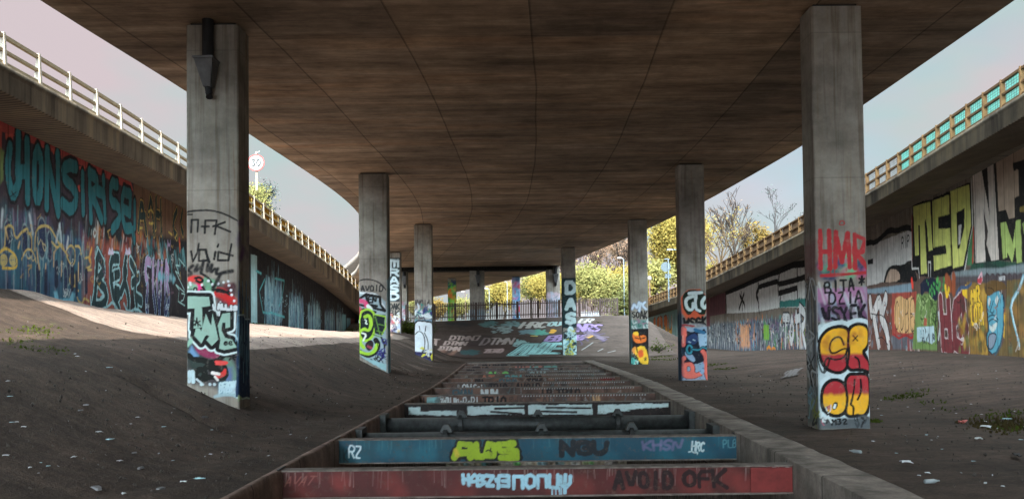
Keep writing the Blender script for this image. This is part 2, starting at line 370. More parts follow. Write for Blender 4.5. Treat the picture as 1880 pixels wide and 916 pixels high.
M['rail_ochre'] = mat_plain('ochre_rail_paint', (.095, .05, .02), .7, 0, .3)
M['panel_yellow'] = mat_panel('yellow_mesh_panel', (.42, .25, .05))
M['panel_beige'] = mat_panel('beige_mesh_panel', (.23, .155, .10))
M['panel_cyan'] = mat_panel('cyan_mesh_panel', (.32, .82, .72), .35, .85)
M['panel_white'] = mat_panel('white_mesh_panel', (.62, .60, .60), .45, .75)
M['post_ochre'] = mat_plain('ochre_post_paint', (.19, .105, .042), .7, 0, .25)
M['wire'] = mat_plain('mesh_wire', (.10, .12, .12), .6)
M['palisade'] = mat_plain('rusty_palisade', (.075, .05, .042), .7, 0, .4)
M['bark'] = mat_plain('bark', (.022, .017, .014), .9, 0, .4)
M['bark_gold'] = mat_plain('lichen_gold_bark', (.05, .034, .017), .9, 0, .4)
M['bark_grey'] = mat_plain('grey_bark', (.03, .031, .033), .9, 0, .35)
M['leaf_gold'] = mat_leaf('gold_leaf', (.11, .09, .024), (.30, .25, .072))
M['leaf_green'] = mat_leaf('yellow_green_leaf', (.09, .098, .034), (.25, .245, .095))
M['leaf_olive'] = mat_leaf('olive_leaf', (.08, .062, .02), (.22, .155, .05))
M['leaf_brown'] = mat_leaf('brown_bud', (.12, .08, .055), (.26, .18, .13))
M['leaf_teal'] = mat_leaf('grey_teal_bud', (.05, .07, .07), (.10, .13, .125))
M['grass'] = mat_leaf('grass_blade', (.022, .036, .007), (.085, .115, .02))
M['grass_dry'] = mat_leaf('dry_grass_blade', (.03, .027, .013), (.08, .062, .026))
M['litter_white'] = mat_plain('white_paper', (.50, .52, .54), .7, 0, .15)
M['litter_cyan'] = mat_plain('pale_blue_plastic', (.30, .48, .52), .5, 0, .2)
M['litter_grey'] = mat_plain('grey_slate', (.16, .16, .165), .8, 0, .3)
M['litter_red'] = mat_plain('red_white_packet', (.60, .16, .14), .5, 0, .3)
M['litter_dark'] = mat_plain('dark_rubber', (.02, .02, .022), .7)
M['litter_clear'] = mat_plain('cloudy_plastic', (.25, .28, .29), .3, 0, .15)
M['rubble'] = mat_plain('rubble_clods', (.05, .042, .036), .95, 0, .5, 20, .4)
M['sign_white'] = mat_plain('sign_white', (.22, .22, .23), .5, 0, .05)
M['sign_red'] = mat_plain('sign_red', (.30, .02, .02), .5, 0, .1)
M['sign_black'] = mat_plain('sign_black', (.02, .03, .035), .5)
M['sign_grey'] = mat_plain('sign_back_grey', (.10, .12, .13), .5, .2, .1)
M['pole'] = mat_plain('galvanised_pole', (.16, .19, .21), .5, .3, .1)
M['van'] = mat_plain('white_van_paint', (.35, .36, .38), .35, 0, .05)
M['glass'] = mat_plain('dark_glass', (.03, .035, .04), .1)
M['sun_block'] = mat_plain('sun_block_cover', (.06, .055, .025), .95, 0, .5, .3)  # plain cover for the added, unseen sun blocker

# ------------------------------------------------------------------ paint: strokes and fills laid on a surface's own (u, v) metres
FONT = {
 'A': [[(0, 0), (.42, 1), (.58, 1), (1, 0)], [(.2, .38), (.8, .38)]], 'B': [[(0, 0), (0, 1), (.7, 1), (.9, .78), (.65, .54), (0, .54)], [(.65, .54), (1, .28), (.75, 0), (0, 0)]],
 'C': [[(.95, .85), (.6, 1), (.15, .85), (0, .5), (.15, .12), (.6, 0), (.95, .15)]], 'D': [[(0, 0), (0, 1), (.6, 1), (1, .65), (1, .3), (.6, 0), (0, 0)]],
 'E': [[(1, 1), (0, 1), (0, 0), (1, 0)], [(0, .52), (.8, .52)]], 'F': [[(1, 1), (0, 1), (0, 0)], [(0, .52), (.8, .52)]],
 'G': [[(.95, .85), (.6, 1), (.15, .9), (0, .5), (.15, .1), (.6, 0), (1, .12), (1, .45), (.55, .45)]], 'H': [[(0, 0), (0, 1)], [(1, 0), (1, 1)], [(0, .5), (1, .5)]],
 'I': [[(.5, 0), (.5, 1)]], 'J': [[(1, 1), (1, .2), (.6, 0), (.1, .15)]], 'K': [[(0, 0), (0, 1)], [(1, 1), (0, .45), (1, 0)]], 'L': [[(0, 1), (0, 0), (1, 0)]],
 'M': [[(0, 0), (0, 1), (.5, .4), (1, 1), (1, 0)]], 'N': [[(0, 0), (0, 1), (1, 0), (1, 1)]], 'O': [[(.5, 1), (.1, .85), (0, .5), (.1, .15), (.5, 0), (.9, .15), (1, .5), (.9, .85), (.5, 1)]],
 'P': [[(0, 0), (0, 1), (.75, 1), (1, .76), (.75, .5), (0, .5)]], 'Q': [[(.5, 1), (.1, .85), (0, .5), (.1, .15), (.5, 0), (.9, .15), (1, .5), (.9, .85), (.5, 1)], [(.6, .3), (1, -.05)]],
 'R': [[(0, 0), (0, 1), (.75, 1), (1, .76), (.75, .5), (0, .5)], [(.5, .5), (1, 0)]], 'S': [[(.95, .9), (.5, 1), (.08, .85), (.1, .6), (.9, .4), (.95, .14), (.5, 0), (.03, .12)]],
 'T': [[(0, 1), (1, 1)], [(.5, 1), (.5, 0)]], 'U': [[(0, 1), (0, .2), (.35, 0), (.7, .05), (1, .25), (1, 1)]], 'V': [[(0, 1), (.5, 0), (1, 1)]], 'W': [[(0, 1), (.25, 0), (.5, .7), (.75, 0), (1, 1)]],
 'X': [[(0, 0), (1, 1)], [(0, 1), (1, 0)]], 'Y': [[(0, 1), (.5, .5), (1, 1)], [(.5, .5), (.5, 0)]], 'Z': [[(0, 1), (1, 1), (0, 0), (1, 0)]],
 'o': [[(.5, .65), (.1, .5), (.1, .12), (.5, 0), (.9, .12), (.9, .5), (.5, .65)]], 'i': [[(.5, 0), (.5, .6)], [(.5, .85), (.5, .92)]], 'd': [[(.95, 1), (.9, 0), (.2, .02), (.1, .5), (.9, .55)]],
 'n': [[(0, 0), (0, .8), (1, .8), (1, 0)]], 'u': [[(0, .8), (0, .05), (1, .05), (1, .8)]], 'w': [[(0, .9), (0, .0), (.5, .0), (.5, .9)], [(.5, 0), (1, 0), (1, .9)], ],
 'e': [[(0, .35), (.95, .38), (.8, .68), (.2, .65), (0, .3), (.3, 0), (.95, .1)]], 't': [[(.5, .9), (.5, .1), (.9, 0)], [(.1, .62), (.95, .62)]], 'y': [[(0, .8), (0, .3), (.5, .2), (1, .3)], [(1, .8), (1, 0)], [(.5, .8), (.5, -.2)]],
 'z': [[(0, .9), (.9, .9), (.2, .5), (.95, .45), (.1, 0)]], '3': [[(0, .95), (.9, .95), (.4, .55), (.95, .35), (.5, 0), (0, .1)]], '0': [[(.5, 1), (.05, .7), (.05, .3), (.5, 0), (.95, .3), (.95, .7), (.5, 1)]],
 '2': [[(.05, .8), (.5, 1), (.95, .75), (0, 0), (1, 0)]], '1': [[(.3, .8), (.5, 1), (.5, 0)]], '7': [[(0, 1), (1, 1), (.3, 0)], [(.2, .5), (.85, .5)]], '*': [[(.5, .2), (.5, 1)], [(.1, .8), (.9, .4)], [(.1, .4), (.9, .8)]],
 '!': [[(.5, .3), (.5, 1)], [(.5, .0), (.5, .05)]], '.': [[(.5, 0), (.5, .05)]], '-': [[(.2, .5), (.8, .5)]], '_': [[(0, 0), (1, 0)]], '4': [[(.7, 0), (.7, 1), (0, .35), (1, .35)]],
 '6': [[(.9, 1), (.2, .7), (0, .3), (.5, 0), (.95, .3), (.5, .55), (.05, .35)]], ' ': [], ',': [[(.5, .1), (.4, -.1)]], 'x': [[(0, 0), (1, .8)], [(0, .8), (1, 0)]],
 'h': [[(0, 0), (0, 1)], [(0, .5), (1, .5)], [(1, 0), (1, 1)]], 'q': [[(.9, 0), (.9, 1), (.1, .9), (.1, .5), (.9, .5)]],
}
def smooth(pts, n=2, closed=False):
    p = [np.asarray(q, float) for q in pts]
    for _ in range(n):
        r = []
        m = len(p) if closed else len(p)-1
        if not closed: r.append(p[0])
        for i in range(m):
            a = p[i]; b = p[(i+1) % len(p)]; r += [a*.75+b*.25, a*.25+b*.75]
        if not closed: r.append(p[-1])
        p = r
    return p
BLACK = (22, 22, 24)
class Canvas:
    def __init__(s, U, V, px2uv, seed=0, wob=.02, squeeze=None):
        s.U = np.asarray(U, float); s.V = np.asarray(V, float); s.p = px2uv
        s.C = np.zeros((len(V), len(U), 3)); s.A = np.zeros((len(V), len(U)))
        s.UU, s.VV = np.meshgrid(s.U, s.V); s.seed = seed
        # squeeze(u): how tall and narrow the lettering is drawn there; distances are measured in the squeezed u
        s.sq = squeeze
        if squeeze is not None:
            s.gu = np.linspace(min(s.U[0], 0)-40, s.U[-1]+40, 4000); q = np.array([squeeze(x) for x in s.gu]); s.gt = np.concatenate([[0], np.cumsum((q[1:]+q[:-1])/2*np.diff(s.gu))]); s.TT = np.interp(s.UU, s.gu, s.gt)
        else: s.TT = s.UU
        s.du = np.median(np.diff(s.U)); s.dv = np.median(np.diff(s.V)); s.aa = .75*max(s.dv, min(s.du, s.dv*1.5))
        s.nz = fbm(s.UU*6+seed*13.1, s.VV*6+3.7, seed)-.5
        s.nf = fbm(s.UU*22+seed*3.1, s.VV*22+1.7, seed+5, 3)-.5
        s.ns = fbm(s.UU*14+seed*5.7, s.VV*1.6+9.1, seed+3)-.5
    def px(s, pts): return [np.asarray(s.p(*q))[:2] for q in pts]
    def bb(s, pts, pad):
        P = np.asarray(pts); a = np.searchsorted(s.U, P[:, 0].min()-pad); b = np.searchsorted(s.U, P[:, 0].max()+pad)
        c = np.searchsorted(s.V, P[:, 1].min()-pad); d = np.searchsorted(s.V, P[:, 1].max()+pad)
        return slice(c, d), slice(a, b)
    def put(s, sl, k, col, col2=None, g=None):
        k = np.clip(k, 0, 1)
        c = lin(col) if col2 is None else lin(col)*(1-g[..., None])+lin(col2)*g[..., None]
        a0 = s.A[sl]; a1 = a0+(1-a0)*k
        kk = np.where(a1 > 1e-6, k/np.maximum(a1, 1e-6), 0)[..., None]
        s.C[sl] = s.C[sl]*(1-kk)+c*kk; s.A[sl] = a1
    def seg(s, sl, pts, closed=False):
        X = s.TT[sl]; Y = s.VV[sl]; D = np.full(X.shape, 1e9)
        P = list(pts)+([pts[0]] if closed else [])
        if s.sq is not None: P = [np.array([np.interp(q[0], s.gu, s.gt), q[1]]) for q in P]
        for a, b in zip(P[:-1], P[1:]):
            d = b-a; L = d@d+1e-12
            t = np.clip(((X-a[0])*d[0]+(Y-a[1])*d[1])/L, 0, 1)
            D = np.minimum(D, (X-a[0]-t*d[0])**2+(Y-a[1]-t*d[1])**2)
        return np.sqrt(D)
    def stroke(s, pts, wd, col, a=1, soft=0, wob=None, closed=False, col2=None, vr=None, sm=0):
        """pts in (u, v) metres"""
        pts = [np.asarray(q, float) for q in pts]
        if sm: pts = smooth(pts, sm, closed)
        sl = s.bb(pts, wd/2+soft+.05)
        if s.UU[sl].size == 0: return
        D = s.seg(sl, pts, closed)
        if wob is None: wob = min(.25*wd, .05)
        D = D+s.nz[sl]*wob*1.2+s.nf[sl]*wob*.6
        e = max(soft, s.aa)
        k = a*np.clip((wd/2+e/2-D)/e, 0, 1)
        if soft: k = k*np.clip(1+s.nf[sl]*.8, 0, 1)
        g = None
        if col2 is not None: g = np.clip((s.VV[sl]-vr[0])/(vr[1]-vr[0])+s.ns[sl]*1.2, 0, 1)
        s.put(sl, k, col, col2, g)
    def fill(s, pts, col, a=1, soft=0, wob=.03, col2=None, vr=None, sm=0, gn=1.0):
        pts = [np.asarray(q, float) for q in pts]
        if sm: pts = smooth(pts, sm, True)
        sl = s.bb(pts, soft+.1)
        X = s.UU[sl]; Y = s.VV[sl]
        if X.size == 0: return
        ins = np.zeros(X.shape, bool)
        for p, q in zip(pts, pts[1:]+pts[:1]):
            if p[1] == q[1]: continue
            c = (p[1] > Y) != (q[1] > Y); ins ^= c & (X < (q[0]-p[0])*(Y-p[1])/(q[1]-p[1])+p[0])
        D = s.seg(sl, pts, True); D = np.where(ins, -D, D)+s.nz[sl]*wob*1.5+s.ns[sl]*wob
        e = max(soft, s.aa); k = a*np.clip(.5-D/e, 0, 1)
        g = None
        if col2 is not None: g = np.clip((Y-vr[0])/(vr[1]-vr[0])+s.ns[sl]*gn, 0, 1)
        s.put(sl, k, col, col2, g)
    # the same, from points read off the photograph
    def L(s, pts, wd, col, sm=1, **k): s.stroke(s.px(pts), wd, col, sm=sm, **k)
    def Fl(s, pts, col, sm=0, vpx=None, **k):
        if vpx is not None: k['vr'] = (s.p(*vpx[0])[1], s.p(*vpx[1])[1])
        s.fill(s.px(pts), col, sm=sm, **k)
    def multi(s, strokes, passes, sm=1, **k):
        """several strokes, each pass drawn for all of them before the next: outline under fill"""
        for wd, col in passes:
            for st in strokes: s.L(st, wd, col, sm=sm, **k)
    def word(s, txt, quad, passes, gap=.28, sm=1, jit=.04, a=1, soft=0, rise=0, **kw):
        TL, TR, BR, BL = [np.asarray(q, float) for q in quad]; n = len(txt); rng = random.Random(hash_(txt)+s.seed)
        st = []
        for i, ch in enumerate(txt):
            wdt = 1/n
            for pl in FONT.get(ch, FONT.get(ch.upper(), [])):
                q = []
                for (x, y) in pl:
                    fx = (i+gap/2+x*(1-gap))*wdt+rng.uniform(-jit, jit)*wdt; fy = 1-y+rng.uniform(-jit, jit)
                    P = (TL*(1-fx)+TR*fx)*(1-fy)+(BL*(1-fx)+BR*fx)*fy
                    q.append(s.p(*P)[:2])
                st.append(q)
        for wd, col in passes:
            for q in st: s.stroke(q, wd, col, a=a, soft=soft, sm=sm, **kw)
    def drips(s, pts, col, ln=.4, wd=.02, n=6, a=.9):
        P = s.px(pts); rng = random.Random(s.seed+len(pts))
        for _ in range(n):
            i = rng.randrange(len(P)-1); t = rng.random(); q = np.asarray(P[i])*(1-t)+np.asarray(P[i+1])*t
            s.stroke([q, q-np.array([0, ln*rng.uniform(.3, 1)])], wd, col, a=a, wob=.003)
    def streaks(s, box, cols, n, ln, wd, a=.7, soft=.02, seed=1, tilt=.0):
        """vertical brush and spray streaks inside a (u0, u1, v0, v1) box"""
        rng = random.Random(seed); u0, u1, v0, v1 = box
        for _ in range(n):
            u = rng.uniform(u0, u1); v = rng.uniform(v0, v1); h = ln*rng.uniform(.3, 1)
            s.stroke([(u, v), (u+rng.uniform(-1, 1)*.1*h+tilt*h, v-h)], wd*(s.sq(u)**.75 if s.sq else 1)*rng.uniform(.5, 1.4), rng.choice(cols), a=a*rng.uniform(.5, 1), soft=soft)
    def blobs(s, box, cols, n, r, a=.6, seed=1):
        rng = random.Random(seed); u0, u1, v0, v1 = box
        for _ in range(n):
            u = rng.uniform(u0, u1); v = rng.uniform(v0, v1); q = r*rng.uniform(.4, 1)
            s.stroke([(u, v), (u+rng.uniform(-q, q)*.6, v+rng.uniform(-q, q)*.6)], 2*q, rng.choice(cols), a=a, soft=q*.9)
    def squiggles(s, box, cols, n, size, wd, seed=1, a=.9, soft=0):
        rng = random.Random(seed); u0, u1, v0, v1 = box
        for _ in range(n):
            u = rng.uniform(u0, u1); v = rng.uniform(v0, v1); pts = []
            for k in range(rng.randint(4, 7)):
                pts.append((u+rng.uniform(-.5, .5)*size*.8, v+rng.uniform(-.5, .5)*size))
            s.stroke(pts, wd*(s.sq(u)**.5 if s.sq else 1)*rng.uniform(.6, 1.3), rng.choice(cols), a=a, sm=2, soft=soft)
    def piece(s, box, n, fillc, edge, outer=None, wd=.22, e=.06, seed=1, fill2=None, lean=0.1):
        """a made-up run of interlocked block letters without a readable word"""
        rng = random.Random(seed); u0, u1, v0, v1 = box; W = (u1-u0)/n; H = v1-v0; st = []
        for i in range(n):
            a = u0+W*i; q = lambda x, y: np.array([a+W*(.12+.76*x)+lean*H*(y-.5)+rng.uniform(-.05, .05)*W, v0+H*y+rng.uniform(-.05, .05)*H])
            t = rng.randrange(6)
            st += [[[q(0, 0), q(.05, 1)], [q(.05, .95), q(.9, .75), q(.1, .5), q(.95, 0)]], [[q(1, .95), q(.1, 1), q(0, .1), q(1, 0)], [q(.1, .5), q(.7, .55)]], [[q(0, 0), q(0, 1), q(.9, .05), q(1, 1)]],
                   [[q(.9, 1), q(.1, .8), q(.9, .35), q(.1, 0)]], [[q(0, 0), q(.5, 1), q(1, 0)], [q(.2, .35), q(.8, .4)]], [[q(0, 1), q(.1, .1), q(.9, .05), q(1, 1)]]][t]
        for wdd, c in (([(wd+2*e+.1, outer)] if outer else [])+[(wd+2*e, edge), (wd, fillc)]):
            for q in st: s.stroke(q, wdd, c, sm=1, col2=(fill2 if c is fillc else None), vr=(v0+.2*H, v0+.7*H))
    def data(s): return np.concatenate([s.C, s.A[..., None]], -1).reshape(-1, 4)
def hash_(t):
    h = 0
    for ch in t: h = (h*31+ord(ch)) % 100003
    return h
def arange2(*seg):
    out = []
    for a, b, st in seg: out.append(np.arange(a, b-1e-6, st))
    out.append([seg[-1][1]]); return np.concatenate(out)
def lerp(x, T): T = np.asarray(T, float); return np.interp(x, T[:, 0], T[:, 1])

# ------------------------------------------------------------------ the lie of the land
SCL = .80                       # the left slip road was first surveyed too far out: drawn in about the eye point
WL = -14.8
XL, XR = WL*SCL, 16.9           # the two retaining walls
EL_, ER_ = -13.3*SCL, 14.5          # edges of the slip roads that overhang them
AX = [(-60, -.2), (0, -.05), (10, .26), (20, .55), (26, .74), (34, .76), (45, .68), (200, .6)]
def ax(Y): return lerp(Y, AX)
L_TOP = [(-60, 8.6), (0, 8.3), (20, 8.0), (25.1, 7.93), (30, 7.75), (36.5, 7.54), (39.4, 7.38), (50, 6.67), (54.3, 6.41), (60.3, 6.0), (67.9, 5.38), (74.2, 4.65), (81.6, 3.6), (90, 2.6)]
L_BASE = [(-60, 3.6), (0, 3.4), (20, 3.1), (25.2, 2.98), (27, 2.78), (29.4, 2.6), (33.8, 2.42), (39.3, 2.31), (49.5, 2.2), (57, 1.9), (63.8, 1.66), (72.3, 1.41), (81.5, 1.26), (100, 1.1)]
L_FT = [(-60, 9.6), (0, 9.2), (22.6, 8.80), (27, 8.74), (30.2, 8.66), (33.2, 8.54), (35.5, 8.46), (45.2, 7.93), (49.1, 7.66), (53.7, 7.40), (59.5, 6.98), (66.8, 6.33), (71.2, 5.85), (75.5, 5.2), (82, 4.0), (90, 2.9)]
L_FB = [(-60, 8.9), (0, 8.5), (22.6, 8.09), (26.7, 7.95), (28.7, 7.88), (35.5, 7.72), (48.5, 6.9), (54.9, 6.44), (61, 5.86), (67.8, 5.05), (75, 3.9), (82, 2.9), (90, 2.0)]
R_TOP = [(-60, 9.5), (0, 9.0), (20, 8.2), (28.5, 7.55), (31.8, 7.26), (36.6, 6.84), (41.2, 6.46), (50, 5.76), (55.3, 5.44), (59.5, 5.2), (68.9, 4.6), (89, 3.75), (107, 3.2), (130, 2.8)]
R_BASE = [(-60, 1.0), (0, .8), (28.8, .6), (36.7, .64), (41, .6), (50.3, .42), (57, .22), (64, .0), (75.4, -.05), (89.5, .34), (107, .62), (130, .8)]
R_FT = [(-60, 10.2), (0, 9.6), (20, 8.6), (24.4, 8.17), (26.1, 7.99), (28.5, 7.75), (32.2, 7.34), (35.3, 7.08), (43, 6.44), (49, 6.05), (55.2, 5.72), (64.8, 5.2), (76.8, 4.55), (92.6, 4.22), (110, 3.9), (130, 3.6)]
R_FB = [(-60, 9.6), (0, 9.0), (20, 8.0), (24.4, 7.54), (28.4, 7.16), (35.3, 6.52), (43, 5.80), (49, 5.40), (55.2, 5.05), (64.7, 4.56), (76.8, 3.95), (92.6, 3.55), (110, 3.2), (130, 2.9)]
def near(T): return [(y*SCL, EYE[2]+(z-EYE[2])*SCL) for y, z in T]
W_TOP, W_BASE = L_TOP, L_BASE
L_TOP, L_BASE, L_FT, L_FB = near(L_TOP), near(L_BASE), near(L_FT), near(L_FB)
PROF = [(-9, 0), (0, 0), (.45, .03), (.9, .08), (1.45, .22), (1.95, .42), (2.4, .64), (2.9, .9), (3.5, 1.18), (4.2, 1.42), (5, 1.6), (6, 1.75), (7.2, 1.86)]
def zground(X, Y):
    X = np.asarray(X, float); Y = np.asarray(Y, float); u = X-ax(Y); s = -(u+3.2)
    zb = lerp(Y, L_BASE)
    zl = lerp(np.minimum(s, 5.6), PROF)+(zb-1.69)*np.clip((s-5.6)/3.0, 0, 1)**1.2
    sr = u-7.9; zr = lerp(Y, R_BASE)*np.clip(sr/7.5, 0, 1)**.8
    zr = np.maximum(zr, 0)*np.where(sr > 0, 1, 0)+np.where((sr > 0) & (Y > 55), np.minimum(lerp(Y, R_BASE), 0)*np.clip(sr/7.5, 0, 1), 0)
    t = np.clip((Y-55.2-.12*np.maximum(X-3, 0)+.1*np.maximum(-X-3, 0))/10.2, 0, 1); crest = 2.40+.022*np.clip(X+7.4, 0, 18)
    zf = crest*(t*t*(3-2*t)*.45+t*.55)*np.clip((14.5-X)/5, 0, 1)
    z = np.where(s > 0, zl, zr)
    z = np.where(Y > 50, np.maximum(z, zf), z)
    far = np.clip((Y-68)/8, 0, 1)*np.clip((X+13.5)/4, 0, 1)*np.clip((14-X)/3, 0, 1)
    z = z*(1-far)+.9*far
    return z
def at_ground(x, y):
    d = ray(x, y); t = np.linspace(5, 110, 4000); P = EYE+d[None, :]*t[:, None]
    i = np.argmax(P[:, 2] < zground(P[:, 0], P[:, 1])); return P[max(i, 1)] if i else P[-1]

def build_ground():
    us = np.unique(np.round(np.concatenate([np.arange(-260, -20, 20), np.arange(-20, -13, .8), np.arange(-13, -3.2, .11), [-3.2, -3.15], np.arange(-3.1, 3.1, .62), [3.15, 3.2], np.arange(3.3, 11, .11), np.arange(11, 18, .22), np.arange(18, 24, 1.), np.arange(24, 420, 22)]), 3))
    ys = np.unique(np.round(np.concatenate([np.arange(-200, -10, 20), np.arange(-10, 5, .6), 5*np.exp(np.arange(0, 2.66, .0105)), np.arange(71.5, 120, 1.2), np.arange(120, 900, 26)]), 3))
    ys = np.unique(np.concatenate([ys[(np.abs(ys-3) > .05) & (np.abs(ys-46.6) > .05)], [3., 46.6]]))
    UU, YY = np.meshgrid(us, ys); XX = UU+ax(YY); Z = zground(XX, YY)
    near = (np.abs(UU) < 18) & (YY > 2) & (YY < 70)
    rough = (fbm(XX*.9, YY*.9, 3, 4)-.5)*.10+(fbm(XX*4.5, YY*4.5, 9, 3)-.5)*.045
    flat = np.clip((np.abs(UU)-3.3)/.5, 0, 1)*np.clip((53.8-YY)/3, .0, 1)
    Z = Z+np.where(near, rough*flat*np.where(UU > 0, .55, 1), 0)
    # a washed-out gully on the left bank
    for (a, b, dp, wd) in (((222, 690), (378, 772), .30, .34),):
        A = at_ground(*a); B = at_ground(*b); d = B[:2]-A[:2]; Ln = np.hypot(*d)
        t = np.clip(((XX-A[0])*d[0]+(YY-A[1])*d[1])/Ln**2, 0, 1); dist = np.hypot(XX-A[0]-t*d[0], YY-A[1]-t*d[1])
        sd_ = ((XX-A[0])*(-d[1])+(YY-A[1])*d[0])/Ln*np.sign(d[1]*-1+1e-9); sd_ = sd_+.12*(fbm(XX*3, YY*3, 40, 3)-.5)
        prof = np.where(sd_ > 0, np.clip(1-sd_/.75, 0, 1), np.clip(1+sd_/.10, 0, 1))*(dist < .9)
        Z = Z-dp*prof*np.clip(5*t*(1.1-t), 0, 1)
    # raised dirt lip by the left edge of the pit
    Z = Z+np.where((UU < -3.45) & (UU > -4.2) & (YY > 3) & (YY < 50), .05*fbm(XX*2, YY*2, 21, 3)*np.clip((UU+4.2)/.6, 0, 1)*np.clip((-3.45-UU)/.15, 0, 1), 0)
    Z = Z+np.where(YY > 120, np.clip((YY-120)/60, 0, 1)*6*np.clip((XX+10)/40, 0, 1), 0)
    s = -(UU+3.2)
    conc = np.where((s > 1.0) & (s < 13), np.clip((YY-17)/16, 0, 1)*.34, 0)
    sunpatch = np.where((UU < -7.0) & (UU > -12.6) & (YY > 19.5), .75, 0)  # pale dusty concrete, with part of the strip's sunlight put into its colour
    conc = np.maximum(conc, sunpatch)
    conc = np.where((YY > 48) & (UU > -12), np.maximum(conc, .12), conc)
    grass = np.zeros_like(Z)
    g = fbm(XX*1.3, YY*1.3, 31, 3)
    grass += np.where((UU > 7.4) & (UU < 9.6) & (YY > 12) & (YY < 46), .2*g*1.4, 0)
    grass += np.where((XX < XL+1.1) & (YY > 30), .5*g*1.6, 0)
    grass += np.where((UU < -7.9) & (UU > -10.5) & (YY > 11) & (YY < 17.5), .36*g*1.5, 0)
    grass = np.where((YY > 68) | (UU < -12.8) | (UU > 17.3), .42, grass)
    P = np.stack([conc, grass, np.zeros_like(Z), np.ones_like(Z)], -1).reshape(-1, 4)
    V = np.stack([XX, YY, Z], -1).reshape(-1, 3)
    Fq = gridfaces(len(ys), len(us))
    cu = (UU.ravel()[Fq[:, 0]]+UU.ravel()[Fq[:, 2]])/2; cy = (YY.ravel()[Fq[:, 0]]+YY.ravel()[Fq[:, 2]])/2
    hole = (np.abs(cu) < 3.17) & (cy > 3) & (cy < 46.6)
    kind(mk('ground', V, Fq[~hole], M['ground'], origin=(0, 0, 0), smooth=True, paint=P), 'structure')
build_ground()
def build_sun_block():
    # unseen mound added behind the viewpoint to keep the sun off the right-hand bank
    xs = np.array([5.4, 5.9, 8.0, 14, 20, 30, 60, 140]); ys = np.array([-150, -110, -80, -55, -38, -30, -22])
    hx = np.array([0, 70, 78, 80, 76, 64, 44, 10]); hy = np.array([0, .7, .95, 1, 1, .8, 0])
    XX, YY = np.meshgrid(xs, ys); Z = hy[:, None]*hx[None, :]+fbm(XX*.2, YY*.2, 5)*2-1.5
    kind(mk('sun_block', np.stack([XX, YY, Z], -1).reshape(-1, 3), gridfaces(len(ys), len(xs)), M['sun_block'], origin=(30, -60, 0)), 'structure')
build_sun_block()

# ------------------------------------------------------------------ the elevated road
D_R = [(-70, 7.3), (0, 7.75), (5, 8.0), (14.2, 8.34), (20.7, 8.53), (25.7, 8.62), (36.5, 8.17), (46.1, 7.27), (53.5, 6.41), (64.9, 4.9), (79.7, 2.9), (102.4, -3.2), (134.5, -12.4), (158, -19.9), (190, -31)]
D_L = [(-70, -8.2), (0, -7.8), (5, -7.7), (13.7, -7.5), (18.9, -7.09), (23.4, -6.99), (28.4, -6.74), (33.2, -6.62), (37.7, -6.72), (45, -7.35), (53.5, -8.9), (64.9, -11.1), (79.7, -14.3), (102.4, -20.6), (134.5, -30), (158, -37), (190, -48)]
def smth(T, Y):
    T = np.asarray(T, float); y = np.linspace(-70, 190, 800); x = np.interp(y, T[:, 0], T[:, 1]); k = np.hanning(27); k /= k.sum()
    x = np.convolve(np.pad(x, 13, 'edge'), k, 'valid'); return np.interp(Y, y, x)
ZD = 7.0
def build_deck():
    def sweep(name, Ys, shape, mat, parent=None, uv=False):
        """shape(Y) -> list of (x, z); swept along the road"""
        prof = [shape(y) for y in Ys]; k = len(prof[0])
        V = [(x, y, z) for y, pr in zip(Ys, prof) for (x, z) in pr]
        return mk(name, V, gridfaces(len(Ys), k, True), mat, parent, smooth=False)
    Ys = np.concatenate([np.arange(-6, 10, 4), np.arange(10, 72.4, 1.0), [72.4]])
    Ys2 = np.arange(72.6, 190, 2.)
    root = None
    for nm, Y in (('bridge_deck', Ys), ('bridge_deck', Ys2)):
        L = smth(D_L, Y); R = smth(D_R, Y); nx = 15
        V = []; UV = []
        for y, l, r in zip(Y, L, R):
            for i in range(nx): t = i/(nx-1); V.append((l+(r-l)*t, y, ZD)); UV.append(((t-.5)*15.6+40.0, y+80))
            V += [(r, y, ZD+.38), (r-1.3, y, ZD+.62), (r-1.3, y, ZD+1.3), (r-.2, y, ZD+1.35), (r-.2, y, ZD+1.9), (r-.5, y, ZD+1.9), (r-.5, y, ZD+1.45),
                  (l+.5, y, ZD+1.45), (l+.5, y, ZD+1.9), (l+.2, y, ZD+1.9), (l+.2, y, ZD+1.35), (l+1.3, y, ZD+1.3), (l+1.3, y, ZD+.62), (l, y, ZD+.38)]
            UV += [(60., y+80)]*14
        k = nx+14; F = gridfaces(len(Y), k, True)
        F = F[:, ::-1]
        n0 = len(Y)-1
        o = mk(nm, V, np.ascontiguousarray(F), M['soffit'], origin=(0, Y[0], ZD))
        o.data.materials.append(M['conc'])
        uvl = o.data.uv_layers.new(name='run'); UVa = np.array(UV)[F.ravel()]; uvl.data.foreach_set('uv', UVa.astype(np.float32).ravel())
        mi = np.where((np.arange(len(F)) % k) >= nx-1, 1, 0).astype(np.int32); o.data.polygons.foreach_set('material_index', mi)
        if Y is Ys: tag(o, 'wide brown board-marked concrete road deck overhead, nearest span, spanning the steel-braced pit', 'bridge deck', 'concrete deck spans of the elevated road')
        else: tag(o, 'far curving span of the concrete deck, past the dark joint, above the palisade fence', 'bridge deck', 'concrete deck spans of the elevated road')
    # crosshead beam under the movement joint
    m = MB(); l, r = smth(D_L, 72.4), smth(D_R, 72.4)
    m.box(l+.6, r-.5, 71.6, 73.4, ZD-.32, ZD-.004)
    o = m.build('crosshead_beam', M['column']); tag(o, 'dark concrete crosshead beam under the movement joint, carried by three far columns', 'beam')
build_deck()

